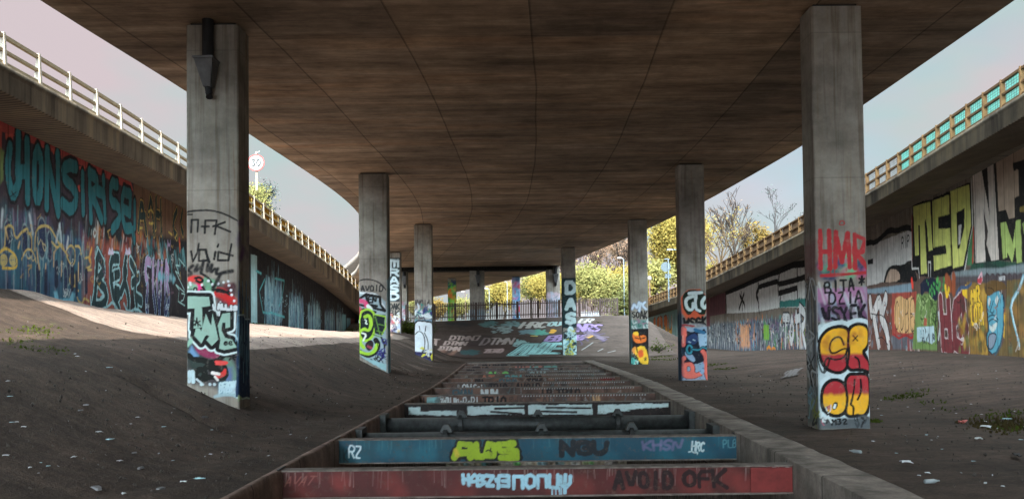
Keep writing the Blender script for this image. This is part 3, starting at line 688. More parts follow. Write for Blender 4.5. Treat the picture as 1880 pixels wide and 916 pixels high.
# ------------------------------------------------------------------ slip roads on both sides, with retaining walls and parapet fences
def ramp_deck(sgn, XE, XW, FT, FB, TOP, Y1, label):
    Ys = np.concatenate([np.arange(-15, 13, 4), np.arange(13, Y1, .8)])
    prof = []
    for y in Ys:
        ft, fb, tp = lerp(y, FT), lerp(y, FB), lerp(y, TOP)
        P = [(XW, tp), (XE+sgn*.05, fb+.0), (XE, fb+.03), (XE, ft-.12), (XE-sgn*.05, ft-.10), (XE-sgn*.05, ft), (XE+sgn*.40, ft), (XE+sgn*.40, ft-.25), (XE+sgn*9, ft-.25), (XE+sgn*9, tp)]
        prof.append(P)
    k = len(prof[0]); V = [(x, y, z) for y, pr in zip(Ys, prof) for (x, z) in pr]
    F = gridfaces(len(Ys), k, True)
    if sgn > 0: F = F[:, ::-1]
    o = mk('slip_road_deck', V, np.ascontiguousarray(F), M['ramp'], origin=(XE, 25, 8)); tag(o, label, 'road deck', 'slip road decks on both sides')
ramp_deck(-1, EL_, XL, L_FT, L_FB, L_TOP, 70, 'dark concrete slip road deck overhanging the wall of teal letters, left of the main deck')
ramp_deck(1, ER_, XR, R_FT, R_FB, R_TOP, 128, 'dark concrete slip road deck overhanging the wall with yellow-green letters, right of the main deck')

def wall_canvas(XW, U, zmin, zmax, dz, seed):
    def p(x, y):
        q = at(x, y, 0, XW); return q[1], q[2]
    return Canvas(U, np.arange(zmin, zmax+dz, dz), p, seed, squeeze=lambda u: max(1.0, u/abs(XW))**.85)
def build_wall(cv, XW, TOP, BASE, label, sc=1.0):
    Y = cv.UU; Z = np.minimum(cv.VV, lerp(cv.UU, TOP)-.01)
    V = EYE+(np.stack([np.full_like(Y, XW), Y, Z], -1).reshape(-1, 3)-EYE)*sc; F = gridfaces(len(cv.V), len(cv.U))
    zz = cv.VV.ravel(); tp = lerp(cv.UU.ravel(), TOP); bs = lerp(cv.UU.ravel(), BASE)-.6
    keep = (zz[F] < tp[F]).any(1) & (zz[F] > bs[F]).any(1)
    o = mk('retaining_wall', V, F[keep], M['wall'], origin=(XW*sc, 40, 3), paint=cv.data())
    s = 1 if XW > 0 else -1                    # the body of the wall behind its face
    Ys = np.arange(cv.U[0], cv.U[-1], 4.); m = MB()
    for a, b in zip(Ys[:-1], Ys[1:]):
        x0, x1 = sorted((XW+s*.03, XW+s*.5)); z0 = min(lerp(a, BASE), lerp(b, BASE))-.6; z1 = min(lerp(a, TOP), lerp(b, TOP))-.05
        m.box(x0, x1, a, b, z0, z1)
    m.V = [tuple(EYE+(np.array(v)-EYE)*sc) for v in m.V]
    m.build('wall_backing', M['conc'], o)
    tag(o, label, 'wall'); return o

# ---- left wall
cl = wall_canvas(WL, arange2((-12, 21, .6), (21, 46, .036), (46, 84, .08)), .6, 8.3, .034, 1)
def zA(*P): return [(x/4.58, 200+y/4.58) for x, y in P]
def zB(*P): return [(180+x/5.39, 300+y/5.39) for x, y in P]
def zC(*P): return [(x/4.16, 380+y/4.16) for x, y in P]
def zD(*P): return [(160+x/4.82, 420+y/4.82) for x, y in P]
def zE(*P): return [(460+x/4.58, 440+y/4.58) for x, y in P]
c = cl
TEAL = (46, 112, 122); DK = (30, 30, 36)
c.fill([(-12, 0), (84, 0), (84, 8.4), (-12, 8.4)], (52, 62, 78), a=.95)
# top band: red strip, dark violet ground
c.Fl([(-60, 190), (245, 337), (250, 470), (-60, 420)], (62, 52, 62), soft=.1)
c.Fl([(-60, 190), (240, 332), (245, 352), (200, 330), (100, 280), (0, 240), (-60, 210)], (168, 72, 68), a=.9)
c.Fl([(-12, 225), (4, 232), (2, 290), (-14, 330)], (170, 80, 70)); c.Fl([(0, 270), (8, 280), (6, 330), (0, 340)], (110, 130, 80), soft=.1)
for q in (zA((45, 205), (110, 210), (110, 275), (50, 260)), zA((270, 280), (360, 325), (345, 335)), zA((430, 330), (470, 345), (450, 385)), zA((665, 480), (725, 490), (715, 520), (670, 515)), zA((655, 640), (680, 650), (675, 700), (655, 690)), zA((510, 400), (535, 405), (525, 425))):
    c.Fl(q, (185, 86, 76))
# lower ground colours
c.Fl([(-60, 400), (0, 405), (110, 430), (165, 445), (165, 590), (-60, 560)], (58, 100, 126), soft=.15)
c.Fl([(-60, 375), (90, 400), (100, 430), (40, 425), (-60, 410)], (92, 82, 100), soft=.3, a=.9)
c.Fl([(150, 425), (245, 440), (262, 600), (150, 580)], (150, 86, 76), soft=.3, a=.95)
c.Fl([(245, 335), (345, 380), (345, 450), (245, 450)], (112, 88, 72), soft=.05)
c.Fl([(240, 440), (345, 445), (345, 600), (240, 600)], (44, 42, 48), soft=.1)
c.Fl([(150, 405), (250, 425), (345, 440), (345, 470), (240, 452), (160, 440)], (30, 34, 40), soft=.3)
c.blobs((30.5, 37.5, 4.6, 5.6), [(190, 110, 80), (200, 140, 70), (90, 60, 80), (170, 80, 70)], 60, .3, .5, 3)
c.blobs((25, 30.5, 3.0, 5.3), [(60, 110, 130), (40, 60, 90), (70, 70, 110), (40, 90, 100)], 90, .4, .45, 4)
c.streaks((24, 30.5, 3.4, 5.6), [(150, 190, 190), (90, 150, 160), (30, 40, 60), (170, 160, 180), (60, 110, 120)], 170, .9, .06, .5, .04, 5)
c.streaks((30, 39, 4.7, 5.9), [(20, 24, 28), (70, 140, 150), (30, 60, 66), (200, 210, 210)], 150, .9, .07, .55, .05, 6, tilt=-.2)
# big teal letters
U_ = [zA((85, 330), (62, 480), (75, 620), (110, 735), (150, 650), (172, 540)), zA((155, 225), (150, 550))]
H_ = [zA((150, 530), (230, 525)), zA((228, 285), (232, 760))]
O_ = [zA((318, 345), (290, 420), (288, 680), (315, 780), (346, 690), (350, 430), (318, 345))]
N_ = [zA((398, 360), (392, 815)), zA((395, 390), (485, 860)), zA((485, 390), (490, 870))]
S_ = [zA((640, 490), (590, 470), (530, 500), (540, 590), (620, 660), (650, 760), (600, 860), (525, 790))]
I_ = [zA((695, 650), (700, 860)), zA((695, 560), (695, 590))]
R_ = [zA((752, 530), (765, 930)), zA((755, 545), (815, 585), (815, 680), (765, 720), (800, 780), (855, 930))]
I2 = [zA((870, 590), (872, 620)), zA((872, 700), (885, 920)), zA((820, 690), (870, 715))]
S2 = [zB((190, 215), (128, 190), (122, 380), (205, 420), (218, 560), (150, 640), (142, 655))]
E2 = [zB((320, 310), (235, 265), (250, 640), (325, 640)), zB((250, 450), (315, 490)), zB((320, 310), (318, 420))]
X2 = [zB((362, 400), (362, 620)), zB((345, 670), (358, 750))]
big = U_+H_+O_+N_+S_+I_+R_+I2+S2+E2+X2
c.multi(big, [(.70, DK), (.44, TEAL)], sm=1)
for q in (zA((95, 690), (130, 740)), zA((85, 740), (135, 700)), zA((100, 700), (120, 750))): c.L(q, .03, DK)
# dark green letters with yellow edge
G_ = [zB((400, 640), (430, 330), (478, 680)), zB((415, 520), (465, 520)), zB((500, 490), (525, 310), (555, 690)), zB((575, 350), (570, 620)), zB((575, 500), (605, 510)), zB((620, 380), (625, 680)),
      zB((780, 470), (745, 560), (750, 680), (780, 720)), zB((835, 470), (815, 600), (840, 690))]
c.multi(G_, [(.56, (40, 30, 34)), (.46, (172, 146, 84)), (.34, (36, 58, 60))])
for q in (zB((505, 590), (525, 600), (545, 590)), zB((500, 480), (525, 455), (545, 490)), zB((415, 640), (440, 640)), zB((765, 740), (780, 700)), zB((700, 680), (735, 710))): c.L(q, .1, (190, 170, 90))
c.L(zB((805, 760), (810, 850)), .34, (190, 82, 58)); c.L(zB((810, 790), (812, 830)), .12, (226, 150, 90))
c.multi([zB((690, 770), (690, 850)), zB((715, 770), (715, 850)), zB((690, 800), (715, 810))], [(.14, (150, 130, 165))])
c.streaks((35, 39.5, 4.9, 5.6), [(60, 140, 150), (120, 190, 200), (20, 24, 30)], 40, .8, .1, .7, .04, 8, tilt=.35)
c.streaks((24.5, 30.2, 3.6, 5.4), [(130, 186, 206), (86, 150, 176), (160, 200, 206)], 60, .7, .05, .6, .02, 55)
for cx, cy, hh, w_ in ((60, 220, 50, .5), (190, 250, 60, .42), (235, 290, 50, .3), (320, 240, 70, .66), (380, 300, 60, .4), (520, 470, 80, .34), (610, 470, 70, .34), (500, 560, 60, .4), (290, 560, 80, .4)):
    c.L(zC((cx, cy-hh), (cx+4, cy), (cx, cy+hh)), w_+.14, (150, 176, 176), soft=.03, a=.55); c.L(zC((cx, cy-hh), (cx+4, cy), (cx, cy+hh)), w_, (38, 52, 84), soft=.04)
# yellow outlines and eyes, lower left
Yl = (196, 176, 112)
for q in (zC((8, 335), (40, 305), (40, 140), (100, 145), (108, 215), (132, 245), (155, 200), (212, 158), (212, 200), (242, 210), (242, 330)), zC((266, 330), (270, 180), (320, 140), (380, 150), (420, 220), (452, 285), (520, 370)),
          zC((500, 350), (520, 305), (548, 290), (575, 330), (572, 430), (545, 445), (518, 400), (505, 350)), zC((395, 265), (440, 320), (470, 270), (490, 330)), zC((545, 480), (530, 560), (545, 610), (580, 600)), zC((570, 520), (575, 620), (600, 640)),
          zC((650, 390), (690, 380), (700, 450), (655, 470)), zC((655, 480), (700, 480)), zC((590, 690), (600, 720), (630, 745), (640, 690), (680, 720)), zC((575, 300), (610, 300), (620, 360))): c.L(q, .085, Yl, sm=2)
for q in (zC((40, 160), (60, 240)), zC((412, 350), (410, 450)), zC((472, 420), (468, 520)), zC((150, 270), (140, 310)), zC((600, 430), (598, 560)), zC((350, 440), (345, 530)), zC((280, 320), (300, 470))): c.L(q, .1, (206, 180, 128), soft=.05)
for cx in (28, 100):
    for r in (34, 22, 10): c.L([(x, y) for x, y in zC(*[(cx+r*math.cos(t)*.8, 405+r*math.sin(t)*1.2) for t in np.linspace(0, 6.28, 12)])], .055, (206, 190, 120))
c.L(zC((0, 350), (40, 312), (80, 335), (120, 370), (135, 430), (120, 470), (20, 465)), .08, (220, 190, 90), sm=2)
c.L(zC((165, 400), (190, 340), (215, 318), (255, 340), (275, 420)), .07, Yl, sm=2)
for q in (zC((200, 360), (215, 400), (240, 380)), zC((235, 370), (250, 420), (270, 390)), zC((285, 230), (290, 300), (310, 250)), zC((320, 260), (340, 350), (355, 300), (330, 280))): c.L(q, .05, (190, 180, 140), sm=2)
for cx, cy, w_ in ((430, 520, .4), (550, 540, .42), (585, 590, .32), (660, 570, .36), (350, 580, .3)): c.L(zC((cx, cy-70), (cx, cy+60)), w_, (34, 42, 66), soft=.06)
for q in (zC((20, 30), (10, 150)), zC((225, 60), (250, 200)), zC((455, 140), (430, 260)), zC((455, 140), (470, 260)), zC((520, 240), (510, 310))): c.L(q, .16, (190, 206, 214), soft=.1, a=.85)
c.Fl(zC((410, 650), (425, 750), (555, 775), (575, 660), (555, 650), (530, 700), (450, 700), (435, 640)), (120, 186, 210), soft=.08)
c.word('UBVX', [(116, 530), (130, 532), (129, 545), (115, 544)], [(.035, (190, 205, 210))])
c.L(zC((720, 170), (712, 200), (722, 235), (738, 200), (728, 170)), .1, (190, 200, 200), sm=2)
c.L(zC((700, 320), (680, 390), (690, 420)), .16, (214, 158, 80), soft=.05)
# dark green letters with pale blue edge
LB = (158, 204, 214); B4 = [zD((90, 235), (75, 560), (50, 690)), zD((90, 220), (160, 350), (105, 440)), zD((100, 455), (180, 570), (150, 680), (50, 690)),
      zD((275, 265), (208, 260), (212, 520), (280, 720)), zD((215, 430), (280, 400)), zD((250, 540), (290, 560), (265, 620)), zD((345, 260), (320, 420), (370, 600), (365, 720)), zD((300, 560), (330, 480), (345, 380)),
      zD((385, 290), (440, 400), (420, 520), (440, 700)), zD((400, 480), (455, 430)), zD((430, 600), (480, 640))]
c.multi(B4, [(.66, (28, 26, 30)), (.56, LB), (.38, (38, 62, 68))])
for q in (zD((30, 600), (35, 715), (110, 722), (180, 690), (230, 640), (280, 735)), zD((325, 660), (360, 745), (440, 700), (490, 750)), zD((95, 175), (70, 260)), zD((235, 370), (240, 440)), zD((120, 550), (150, 580), (120, 610))): c.L(q, .11, LB)
for x0 in (190, 340):
    c.L(zD((x0, 215), (x0+8, 180), (x0+22, 212), (x0+32, 178), (x0+42, 215), (x0, 215)), .12, (206, 200, 226), sm=0)
# lavender to navy letters
c.Fl(zD((486, 330), (500, 250), (535, 225), (560, 260), (600, 270), (720, 275), (742, 420), (748, 600), (735, 700), (700, 795), (640, 770), (560, 780), (520, 760), (495, 680), (505, 480)), (42, 38, 52), wob=.05, sm=1)
S4 = [zD((560, 300), (525, 270), (512, 400), (540, 480), (522, 680), (535, 740)), zD((585, 300), (580, 520), (605, 720)), zD((630, 310), (615, 480), (640, 740)), zD((660, 320), (655, 480), (640, 700)), zD((700, 310), (690, 480), (690, 740)), zD((700, 310), (725, 400), (700, 460), (730, 600), (700, 740))]
c.multi(S4, [(.46, (176, 206, 224))])
vr = (cl.p(*zD((600, 600))[0])[1], cl.p(*zD((600, 470))[0])[1])
for q in S4: c.L(q, .36, (52, 62, 104), col2=(170, 146, 190), vr=vr)
c.blobs((36.3, 38.3, 4.05, 4.2), [(110, 180, 200), (150, 200, 214)], 30, .16, .6, 9)
for q in (zD((525, 735), (540, 785), (560, 760)), zD((700, 770), (718, 800), (722, 740)), zD((520, 500), (535, 470))): c.L(q, .07, (130, 186, 214))
c.word('SN', zD((515, 665), (550, 665), (550, 700), (515, 700)), [(.04, (190, 210, 226))]); c.word('DE', zD((695, 670), (725, 670), (722, 712), (692, 712)), [(.04, (190, 210, 226))])
for q in (zD((865, 330), (810, 262), (822, 330), (785, 320), (815, 400), (782, 375), (860, 540)), zD((860, 560), (785, 495), (815, 540), (805, 640), (865, 680)), zD((835, 570), (865, 580), (850, 630), (830, 640))): c.L(q, .06, (160, 204, 206), sm=0)
# wall past the first column: black ground, icy vertical shapes
c.Fl([(452, 430), (700, 575), (700, 650), (452, 620)], (26, 28, 34), soft=.1)
c.fill([(50.6, 2), (49.4, 2), (49.4, 6.2), (50.6, 6.2)], (158, 198, 206), wob=.06)
ICE = [(104, 152, 170), (136, 186, 200), (70, 110, 132), (166, 204, 212), (84, 96, 128), (50, 80, 100)]
for (u0, u1, v0, v1, n_, sd) in ((52.2, 56.0, 3.0, 5.2, 150, 11), (57.8, 61.8, 2.7, 4.3, 130, 12), (63.2, 67.2, 2.5, 3.9, 100, 13), (68.8, 72.8, 2.3, 3.4, 90, 14), (73.4, 76.5, 2.2, 3.3, 80, 15)):
    c.streaks((u0, u1, v0, v1), ICE, n_*2, 1.5, .16, .75, .05, sd)
    c.streaks((u0+.6, u1-.6, v1-.4, v1+.9), ICE, n_//5, 1.2, .10, .5, .08, sd+40)
c.fill([(76, 1.2), (77.6, 1.2), (77.6, 3.3), (76, 3.3)], (120, 176, 190), soft=.1); c.fill([(78, 1), (79.8, 1), (79.8, 3), (78, 3)], (110, 160, 176), soft=.1); c.fill([(79.9, 1), (82, 1), (82, 3), (79.9, 3)], (110, 70, 66), soft=.1)
for q in (zE((205, 325), (285, 345), (265, 480), (240, 560)), zE((75, 440), (105, 610), (165, 620)), zE((45, 260), (90, 285)), zE((75, 430), (120, 330)), zE((165, 610), (285, 650))): c.L(q, .12, (86, 178, 186), soft=.1, sm=0)
# out of frame and hidden stretches get plain older paint
c.piece((12, 22, 5.2, 7.4), 6, TEAL, DK, (150, 70, 70), .55, .1, 4)
c.piece((39.8, 49, 2.7, 4.6), 5, (80, 110, 120), (24, 26, 30), (130, 160, 165), .34, .07, 6)
c.squiggles((25, 39, 3.4, 5.4), [(26, 26, 32), (196, 206, 206), (190, 160, 90), (120, 90, 110)], 70, .45, .026, 75, a=.7)
c.squiggles((51, 76, 2.2, 4.0), [(150, 190, 200), (40, 50, 60), (90, 130, 146)], 60, .7, .03, 76, a=.7)
build_wall(cl, WL, W_TOP, W_BASE, 'tall retaining wall painted with big teal block letters above dark blue and lavender graffiti', SCL)

# ---- right wall
cr = wall_canvas(XR, arange2((-12, 26, .6), (26, 52, .034), (52, 78, .07), (78, 128, .16)), -.5, 8.0, .034, 2)
c = cr
def zF(*P): return [(1590+x/3.524, 260+y/3.524) for x, y in P]
def zG(*P): return [(1590+x/3.983, 490+y/3.983) for x, y in P]
def zH(*P): return [(1180+x/3.816, 460+y/3.816) for x, y in P]
SIL = (206, 202, 200)
c.fill([(26, -1), (52, -1), (52, 3.9), (26, 3.9)], (96, 74, 66), a=.9, soft=.2)
# silver panel with black wave
c.Fl([(1480, 500), (1592, 452), (1676, 420), (1676, 505), (1592, 525), (1480, 560)], SIL, a=.9, wob=.05)
c.L(zF((-60, 680), (20, 650), (60, 655), (110, 610), (150, 570), (200, 580), (245, 555), (295, 560)), .26, BLACK)
c.Fl(zF((115, 900), (135, 820), (180, 795), (235, 800), (275, 770), (300, 770), (330, 880), (330, 910), (115, 915)), BLACK, sm=1)
c.Fl(zF((130, 885), (150, 830), (185, 820), (220, 850), (220, 900), (125, 915)), (176, 150, 132), sm=1)
c.Fl(zF((10, 765), (45, 755), (45, 790), (10, 795)), BLACK)
c.word('RIP', zF((226, 620), (282, 602), (282, 672), (228, 694)), [(.07, BLACK)], gap=.2)
c.L(zF((292, 560), (300, 400)), .05, (190, 184, 180)); c.L(zF((296, 480), (300, 800)), .12, (150, 60, 50))
# yellow-green letters on black
c.Fl(zF((300, 405), (420, 375), (545, 320), (675, 260), (690, 560), (640, 850), (440, 880), (345, 870), (300, 820)), BLACK, wob=.05)
YG = (206, 208, 118)
c.Fl(zF((305, 420), (415, 390), (430, 700), (405, 710), (395, 560), (385, 500), (380, 520), (395, 850), (355, 858), (348, 540), (338, 540), (342, 735), (318, 740)), YG)
c.Fl(zF((428, 385), (538, 345), (540, 470), (466, 490), (468, 565), (545, 560), (552, 800), (440, 835), (436, 740), (520, 725), (516, 668), (436, 685)), YG)
c.Fl(zF((545, 320), (668, 278), (680, 540), (628, 800), (562, 820)), YG)
c.Fl(zF((585, 460), (638, 430), (635, 560), (605, 690), (592, 695)), BLACK); c.Fl(zF((598, 545), (618, 535), (610, 660), (597, 668)), SIL)
c.L(zF((680, 240), (690, 550), (640, 820), (630, 870)), .09, (206, 204, 200), sm=0); c.L(zF((345, 880), (340, 820), (298, 822), (295, 760)), .09, (206, 204, 200), sm=0)
c.L(zF((402, 780), (404, 870)), .08, SIL); c.L(zF((418, 780), (418, 870)), .08, SIL); c.L(zF((402, 780), (418, 780)), .08, SIL)
c.Fl(zF((690, 560), (700, 800), (650, 800), (660, 700)), (70, 120, 80)); c.L(zF((695, 560), (690, 790)), .16, (170, 70, 56)); c.Fl(zF((700, 770), (860, 760), (1030, 790), (1040, 860), (650, 850)), (40, 76, 62), soft=.08, wob=.1)
# white letters on black
c.Fl(zF((690, 200), (1080, 0), (1080, 780), (860, 770), (700, 790)), (24, 22, 24), a=.95)
WH = (204, 192, 182)
c.Fl(zF((688, 195), (745, 170), (800, 480), (795, 410), (785, 145), (825, 130), (860, 765), (810, 770), (765, 620), (775, 780), (710, 785)), WH)
c.Fl(zF((760, 440), (790, 580), (775, 700)), (60, 50, 50), soft=.05)
c.Fl(zF((840, 120), (1000, 40), (1100, 0), (1100, 90), (950, 140), (955, 190), (985, 180), (990, 350), (960, 365), (965, 490), (925, 500), (905, 440), (858, 450)), (176, 154, 136))
c.Fl(zF((870, 525), (905, 520), (950, 660), (970, 510), (1000, 505), (1008, 780), (975, 785), (965, 680), (945, 785), (915, 720), (915, 750), (885, 760)), (170, 190, 110))
c.L(zF((1000, 440), (1060, 420)), .2, (130, 110, 60)); c.Fl(zF((1010, 530), (1080, 490), (1080, 560), (1020, 600)), (150, 170, 100))
c.L(zF((770, 800), (900, 850), (1040, 800)), .3, (40, 60, 56), soft=.1)
# grey cloud edge
c.L(zF((560, 880), (640, 870), (760, 855), (850, 860), (960, 840), (1060, 830)), .42, (130, 142, 146), soft=.08)
for x in range(770, 1060, 36): c.L(zF((x, 885), (x+14, 862), (x+28, 885)), .2, (66, 58, 62), sm=2)
c.Fl(zG((640, 70), (860, 60), (1155, 40), (1155, 160), (640, 140)), (80, 70, 74), soft=.1, a=.9)
# lower strip
c.Fl(zG((-400, 130), (40, 160), (330, 120), (340, 215), (-400, 250)), (128, 150, 164), soft=.08)
c.Fl(zG((-300, 200), (190, 190), (190, 620), (-300, 620)), (110, 72, 62), soft=.1)
c.blobs((38, 41.4, .8, 2.4), [(196, 96, 60), (120, 140, 150), (90, 60, 60), (150, 160, 170)], 60, .2, .6, 21)
K_ = [zG((60, 330), (100, 230), (110, 330)), zG((30, 250), (40, 330)), zG((145, 230), (120, 330)), zG((60, 380), (90, 560)), zG((110, 360), (150, 460), (165, 560)), zG((-60, 250), (-40, 560)), zG((-20, 250), (10, 420), (-20, 560))]
c.multi(K_, [(.76, BLACK), (.62, (206, 202, 200))], sm=2)
c.L(zG((35, 340), (75, 350), (120, 350), (170, 420)), .05, BLACK, sm=2); c.L(zG((90, 520), (120, 510), (160, 570)), .05, BLACK)
c.Fl(zG((190, 190), (370, 180), (370, 500), (190, 500)), (166, 76, 64), soft=.05)
c.Fl(zG((205, 240), (250, 205), (290, 240), (350, 200), (365, 470), (300, 490), (210, 470)), (214, 172, 118), sm=1)
c.word('CUBE', zG((206, 245), (356, 235), (358, 470), (206, 470)), [(.06, (70, 44, 40))], gap=.25, sm=2); c.squiggles((36.3, 38.0, 1.0, 1.6), [(70, 44, 40)], 7, .4, .04, 22)
c.Fl(zG((196, 500), (370, 500), (370, 600), (196, 600)), (96, 96, 104), soft=.1); c.L(zG((200, 490), (240, 520), (290, 495), (330, 520), (365, 490)), .12, (160, 50, 48), sm=0)
c.streaks((36.2, 38.0, .6, 1.1), [(150, 190, 196), (180, 70, 60), (220, 190, 190)], 26, .5, .07, .8, .02, 23)
c.L(zG((335, 105), (340, 135)), .34, (232, 70, 54), soft=.08)
c.Fl(zG((370, 200), (520, 190), (520, 610), (340, 600)), (112, 140, 80), soft=.08)
c.squiggles((34.2, 36.2, 1.7, 2.8), [(60, 84, 40), (170, 190, 130)], 22, .7, .045, 24)
c.Fl(zG((395, 90), (530, 70), (525, 240), (495, 250), (440, 160), (400, 230)), (28, 36, 58), sm=1); c.blobs((34.0, 35.5, 2.95, 3.5), [(70, 150, 80), (90, 180, 90)], 26, .12, .9, 25)
c.Fl(zG((425, 370), (445, 375), (445, 430), (420, 430)), (176, 96, 76), soft=.02)
c.Fl(zG((370, 440), (495, 430), (505, 540), (480, 560), (440, 540), (375, 550)), (176, 200, 206)); c.squiggles((34.5, 36.0, .95, 1.5), [(40, 50, 60)], 9, .35, .045, 26)
c.L(zG((520, 320), (505, 400), (520, 500)), .1, (30, 30, 34)); c.L(zG((530, 340), (545, 430), (530, 520)), .2, (186, 196, 196)); c.squiggles((33.8, 34.4, 1.1, 2.2), [(40, 40, 44)], 10, .35, .05, 27)
HC = [zG((545, 240), (565, 580)), zG((560, 400), (610, 400)), zG((600, 250), (620, 590)), zG((690, 240), (640, 300), (650, 560)), zG((660, 380), (700, 250)), zG((705, 220), (720, 400), (740, 590)), zG((690, 470), (735, 450)), zG((570, 570), (630, 590)), zG((650, 560), (690, 590), (740, 600))]
c.multi(HC, [(.66, (206, 190, 190)), (.54, (118, 52, 56))])
for q in (zG((640, 80), (640, 170)), zG((590, 90), (620, 140))): c.L(q, .5, (160, 84, 52), soft=.1)
for q in (zG((580, 150), (590, 220), (605, 165)), zG((710, 180), (740, 215), (730, 150))): c.L(q, .26, (232, 188, 50))
c.Fl(zG((735, 110), (900, 120), (900, 650), (760, 640)), (146, 112, 56), soft=.1)
c.blobs((30.6, 33, .7, 3.0), [(60, 50, 46), (170, 130, 50), (110, 120, 70), (200, 160, 70)], 70, .22, .7, 28)
c.streaks((30.2, 32.6, .8, 2.0), [(90, 90, 60), (60, 50, 46)], 30, .5, .1, .7, .06, 29)
c.word('MR', zG((762, 170), (832, 140), (838, 260), (768, 270)), [(.24, (60, 50, 40)), (.17, (232, 190, 60))]); c.word('LOTA', zG((765, 285), (855, 270), (860, 410), (770, 420)), [(.2, (60, 50, 40)), (.14, (232, 190, 60))], gap=.2)
c.L(zG((660, 200), (685, 150), (740, 150), (770, 120)), .14, (70, 90, 120)); c.L(zG((845, 40), (850, 95), (835, 120), (812, 105), (845, 40)), .1, (226, 180, 190)); c.Fl(zG((815, 85), (850, 80), (845, 120), (815, 118)), (190, 70, 80))
# blue face in a flat cap
FB_ = (92, 158, 178)
c.Fl(zG((880, 200), (905, 185), (1000, 165), (1015, 300), (1000, 540), (935, 655), (880, 600), (875, 480), (895, 470), (880, 330)), (30, 44, 56), sm=1, wob=.01)
c.Fl(zG((886, 205), (910, 192), (995, 172), (1007, 300), (994, 535), (935, 645), (888, 595), (884, 490), (902, 465), (888, 330)), FB_, sm=1, wob=.01)
c.Fl(zG((875, 190), (885, 110), (920, 95), (1000, 105), (1025, 140), (1025, 168), (950, 175), (910, 212), (885, 208)), (104, 78, 44), sm=1, wob=.01); c.L(zG((890, 150), (930, 160), (935, 190)), .03, (50, 36, 24))
for q in (zG((893, 240), (905, 215), (912, 250), (903, 290), (892, 270)), zG((945, 230), (960, 205), (970, 240), (958, 285), (945, 265))): c.Fl(q, (206, 212, 206), sm=1); c.L([q[2], q[3]], .06, (24, 30, 34))
for q in (zG((930, 250), (915, 300), (905, 325), (925, 340), (935, 320)), zG((890, 370), (915, 350), (945, 355), (965, 385)), zG((898, 400), (925, 375), (960, 400)), zG((880, 320), (893, 345))): c.L(q, .05, (30, 52, 66), sm=2)
c.Fl(zG((900, 420), (915, 440), (935, 415), (962, 400), (955, 440), (930, 480), (905, 460)), (196, 206, 200), sm=1); c.Fl(zG((890, 490), (935, 475), (960, 500), (945, 560), (915, 615), (890, 590)), (30, 44, 56), sm=1); c.Fl(zG((895, 500), (935, 485), (952, 505), (938, 560), (912, 605), (896, 580)), (136, 150, 166), sm=1)
c.L(zG((1000, 235), (1008, 215), (1014, 260), (1002, 300)), .05, (30, 52, 66)); c.L(zG((1010, 260), (1000, 540), (940, 650)), .1, (40, 96, 116), a=.7)
c.L(zG((1015, 350), (1020, 440), (1010, 500)), .2, (226, 180, 60))
c.Fl(zG((1030, 100), (1200, 80), (1200, 660), (960, 655), (1010, 540)), (112, 92, 56), soft=.06); c.blobs((27, 29.8, .7, 3.0), [(150, 110, 60), (70, 56, 50), (90, 110, 90), (170, 130, 70)], 50, .25, .6, 30)
c.L(zG((1150, 70), (1120, 160), (1055, 270), (1070, 370), (1105, 500), (1120, 570)), .16, (120, 178, 196)); c.L(zG((1150, 70), (1120, 160), (1060, 270), (1074, 370), (1108, 500), (1120, 570)), .07, (200, 222, 226))
c.L(zG((1050, 340), (1050, 420)), .1, (90, 70, 60)); c.word('HSTS', zF((860, 876), (900, 872), (900, 892), (860, 896)), [(.05, (200, 200, 200))])
# stretch between the two right-hand columns
c.Fl(zH((470, 330), (580, 290), (580, 440), (470, 460)), (104, 62, 70), wob=.05)
c.Fl(zH((585, 295), (810, 195), (945, 150), (1150, 95), (1300, 40), (1300, 400), (960, 400), (800, 430), (590, 440)), (216, 216, 214), wob=.05)
c.L(zH((580, 295), (690, 250), (800, 200), (900, 160), (950, 145), (1050, 100), (1140, 92), (1260, 60)), .42, BLACK, sm=0)
c.L(zH((583, 295), (583, 430)), .62, BLACK); c.L(zH((808, 225), (812, 265), (795, 310), (808, 345), (815, 430)), .44, BLACK, sm=0)
for q in (zH((945, 215), (860, 240), (815, 255)), zH((1140, 185), (1040, 215), (955, 235)), zH((950, 300), (1080, 262)), zH((960, 140), (950, 230)), zH((1082, 110), (1082, 190)), zH((1082, 262), (1085, 330)), zH((945, 215), (950, 290)), zH((965, 310), (960, 380))): c.L(q, .34, BLACK, sm=0)
for q in (zH((690, 290), (700, 415)), zH((710, 300), (675, 410)), zH((680, 310), (712, 375), (715, 395))): c.L(q, .30, BLACK, sm=0)
c.Fl(zH((960, 355), (1150, 330), (1300, 300), (1300, 385), (960, 400)), (54, 122, 116), soft=.06, wob=.1)
# lower strip far, many layers
c.fill([(46, -1), (80, -1), (80, 2.0), (46, 2.4)], (84, 92, 104), soft=.3, wob=.2)
for (u0, u1, v0, v1, cols, sd) in ((66, 76, -.1, 2.4, [(206, 206, 204), (170, 176, 176), (90, 96, 100)], 31), (60, 66, -.1, 2.3, [(120, 170, 186), (226, 160, 110), (90, 84, 130), (150, 160, 176)], 32),
                              (53.5, 60, .0, 2.3, [(150, 160, 170), (110, 90, 120), (206, 206, 206), (80, 150, 90), (40, 44, 60)], 33), (46, 53.5, .2, 2.5, [(200, 200, 200), (60, 70, 100), (210, 120, 60), (120, 130, 130), (130, 170, 70)], 34)):
    c.streaks((u0, u1, v0+.5, v1), cols, 190, .9, .14, .75, .03, sd); c.squiggles((u0, u1, v0+.5, v1-.2), cols+[BLACK], 46, .7, .07, sd+10)
c.fill([(62.2, .3), (64.6, .3), (64.6, 1.9), (62.2, 1.9)], (226, 164, 116), soft=.25, a=.75)
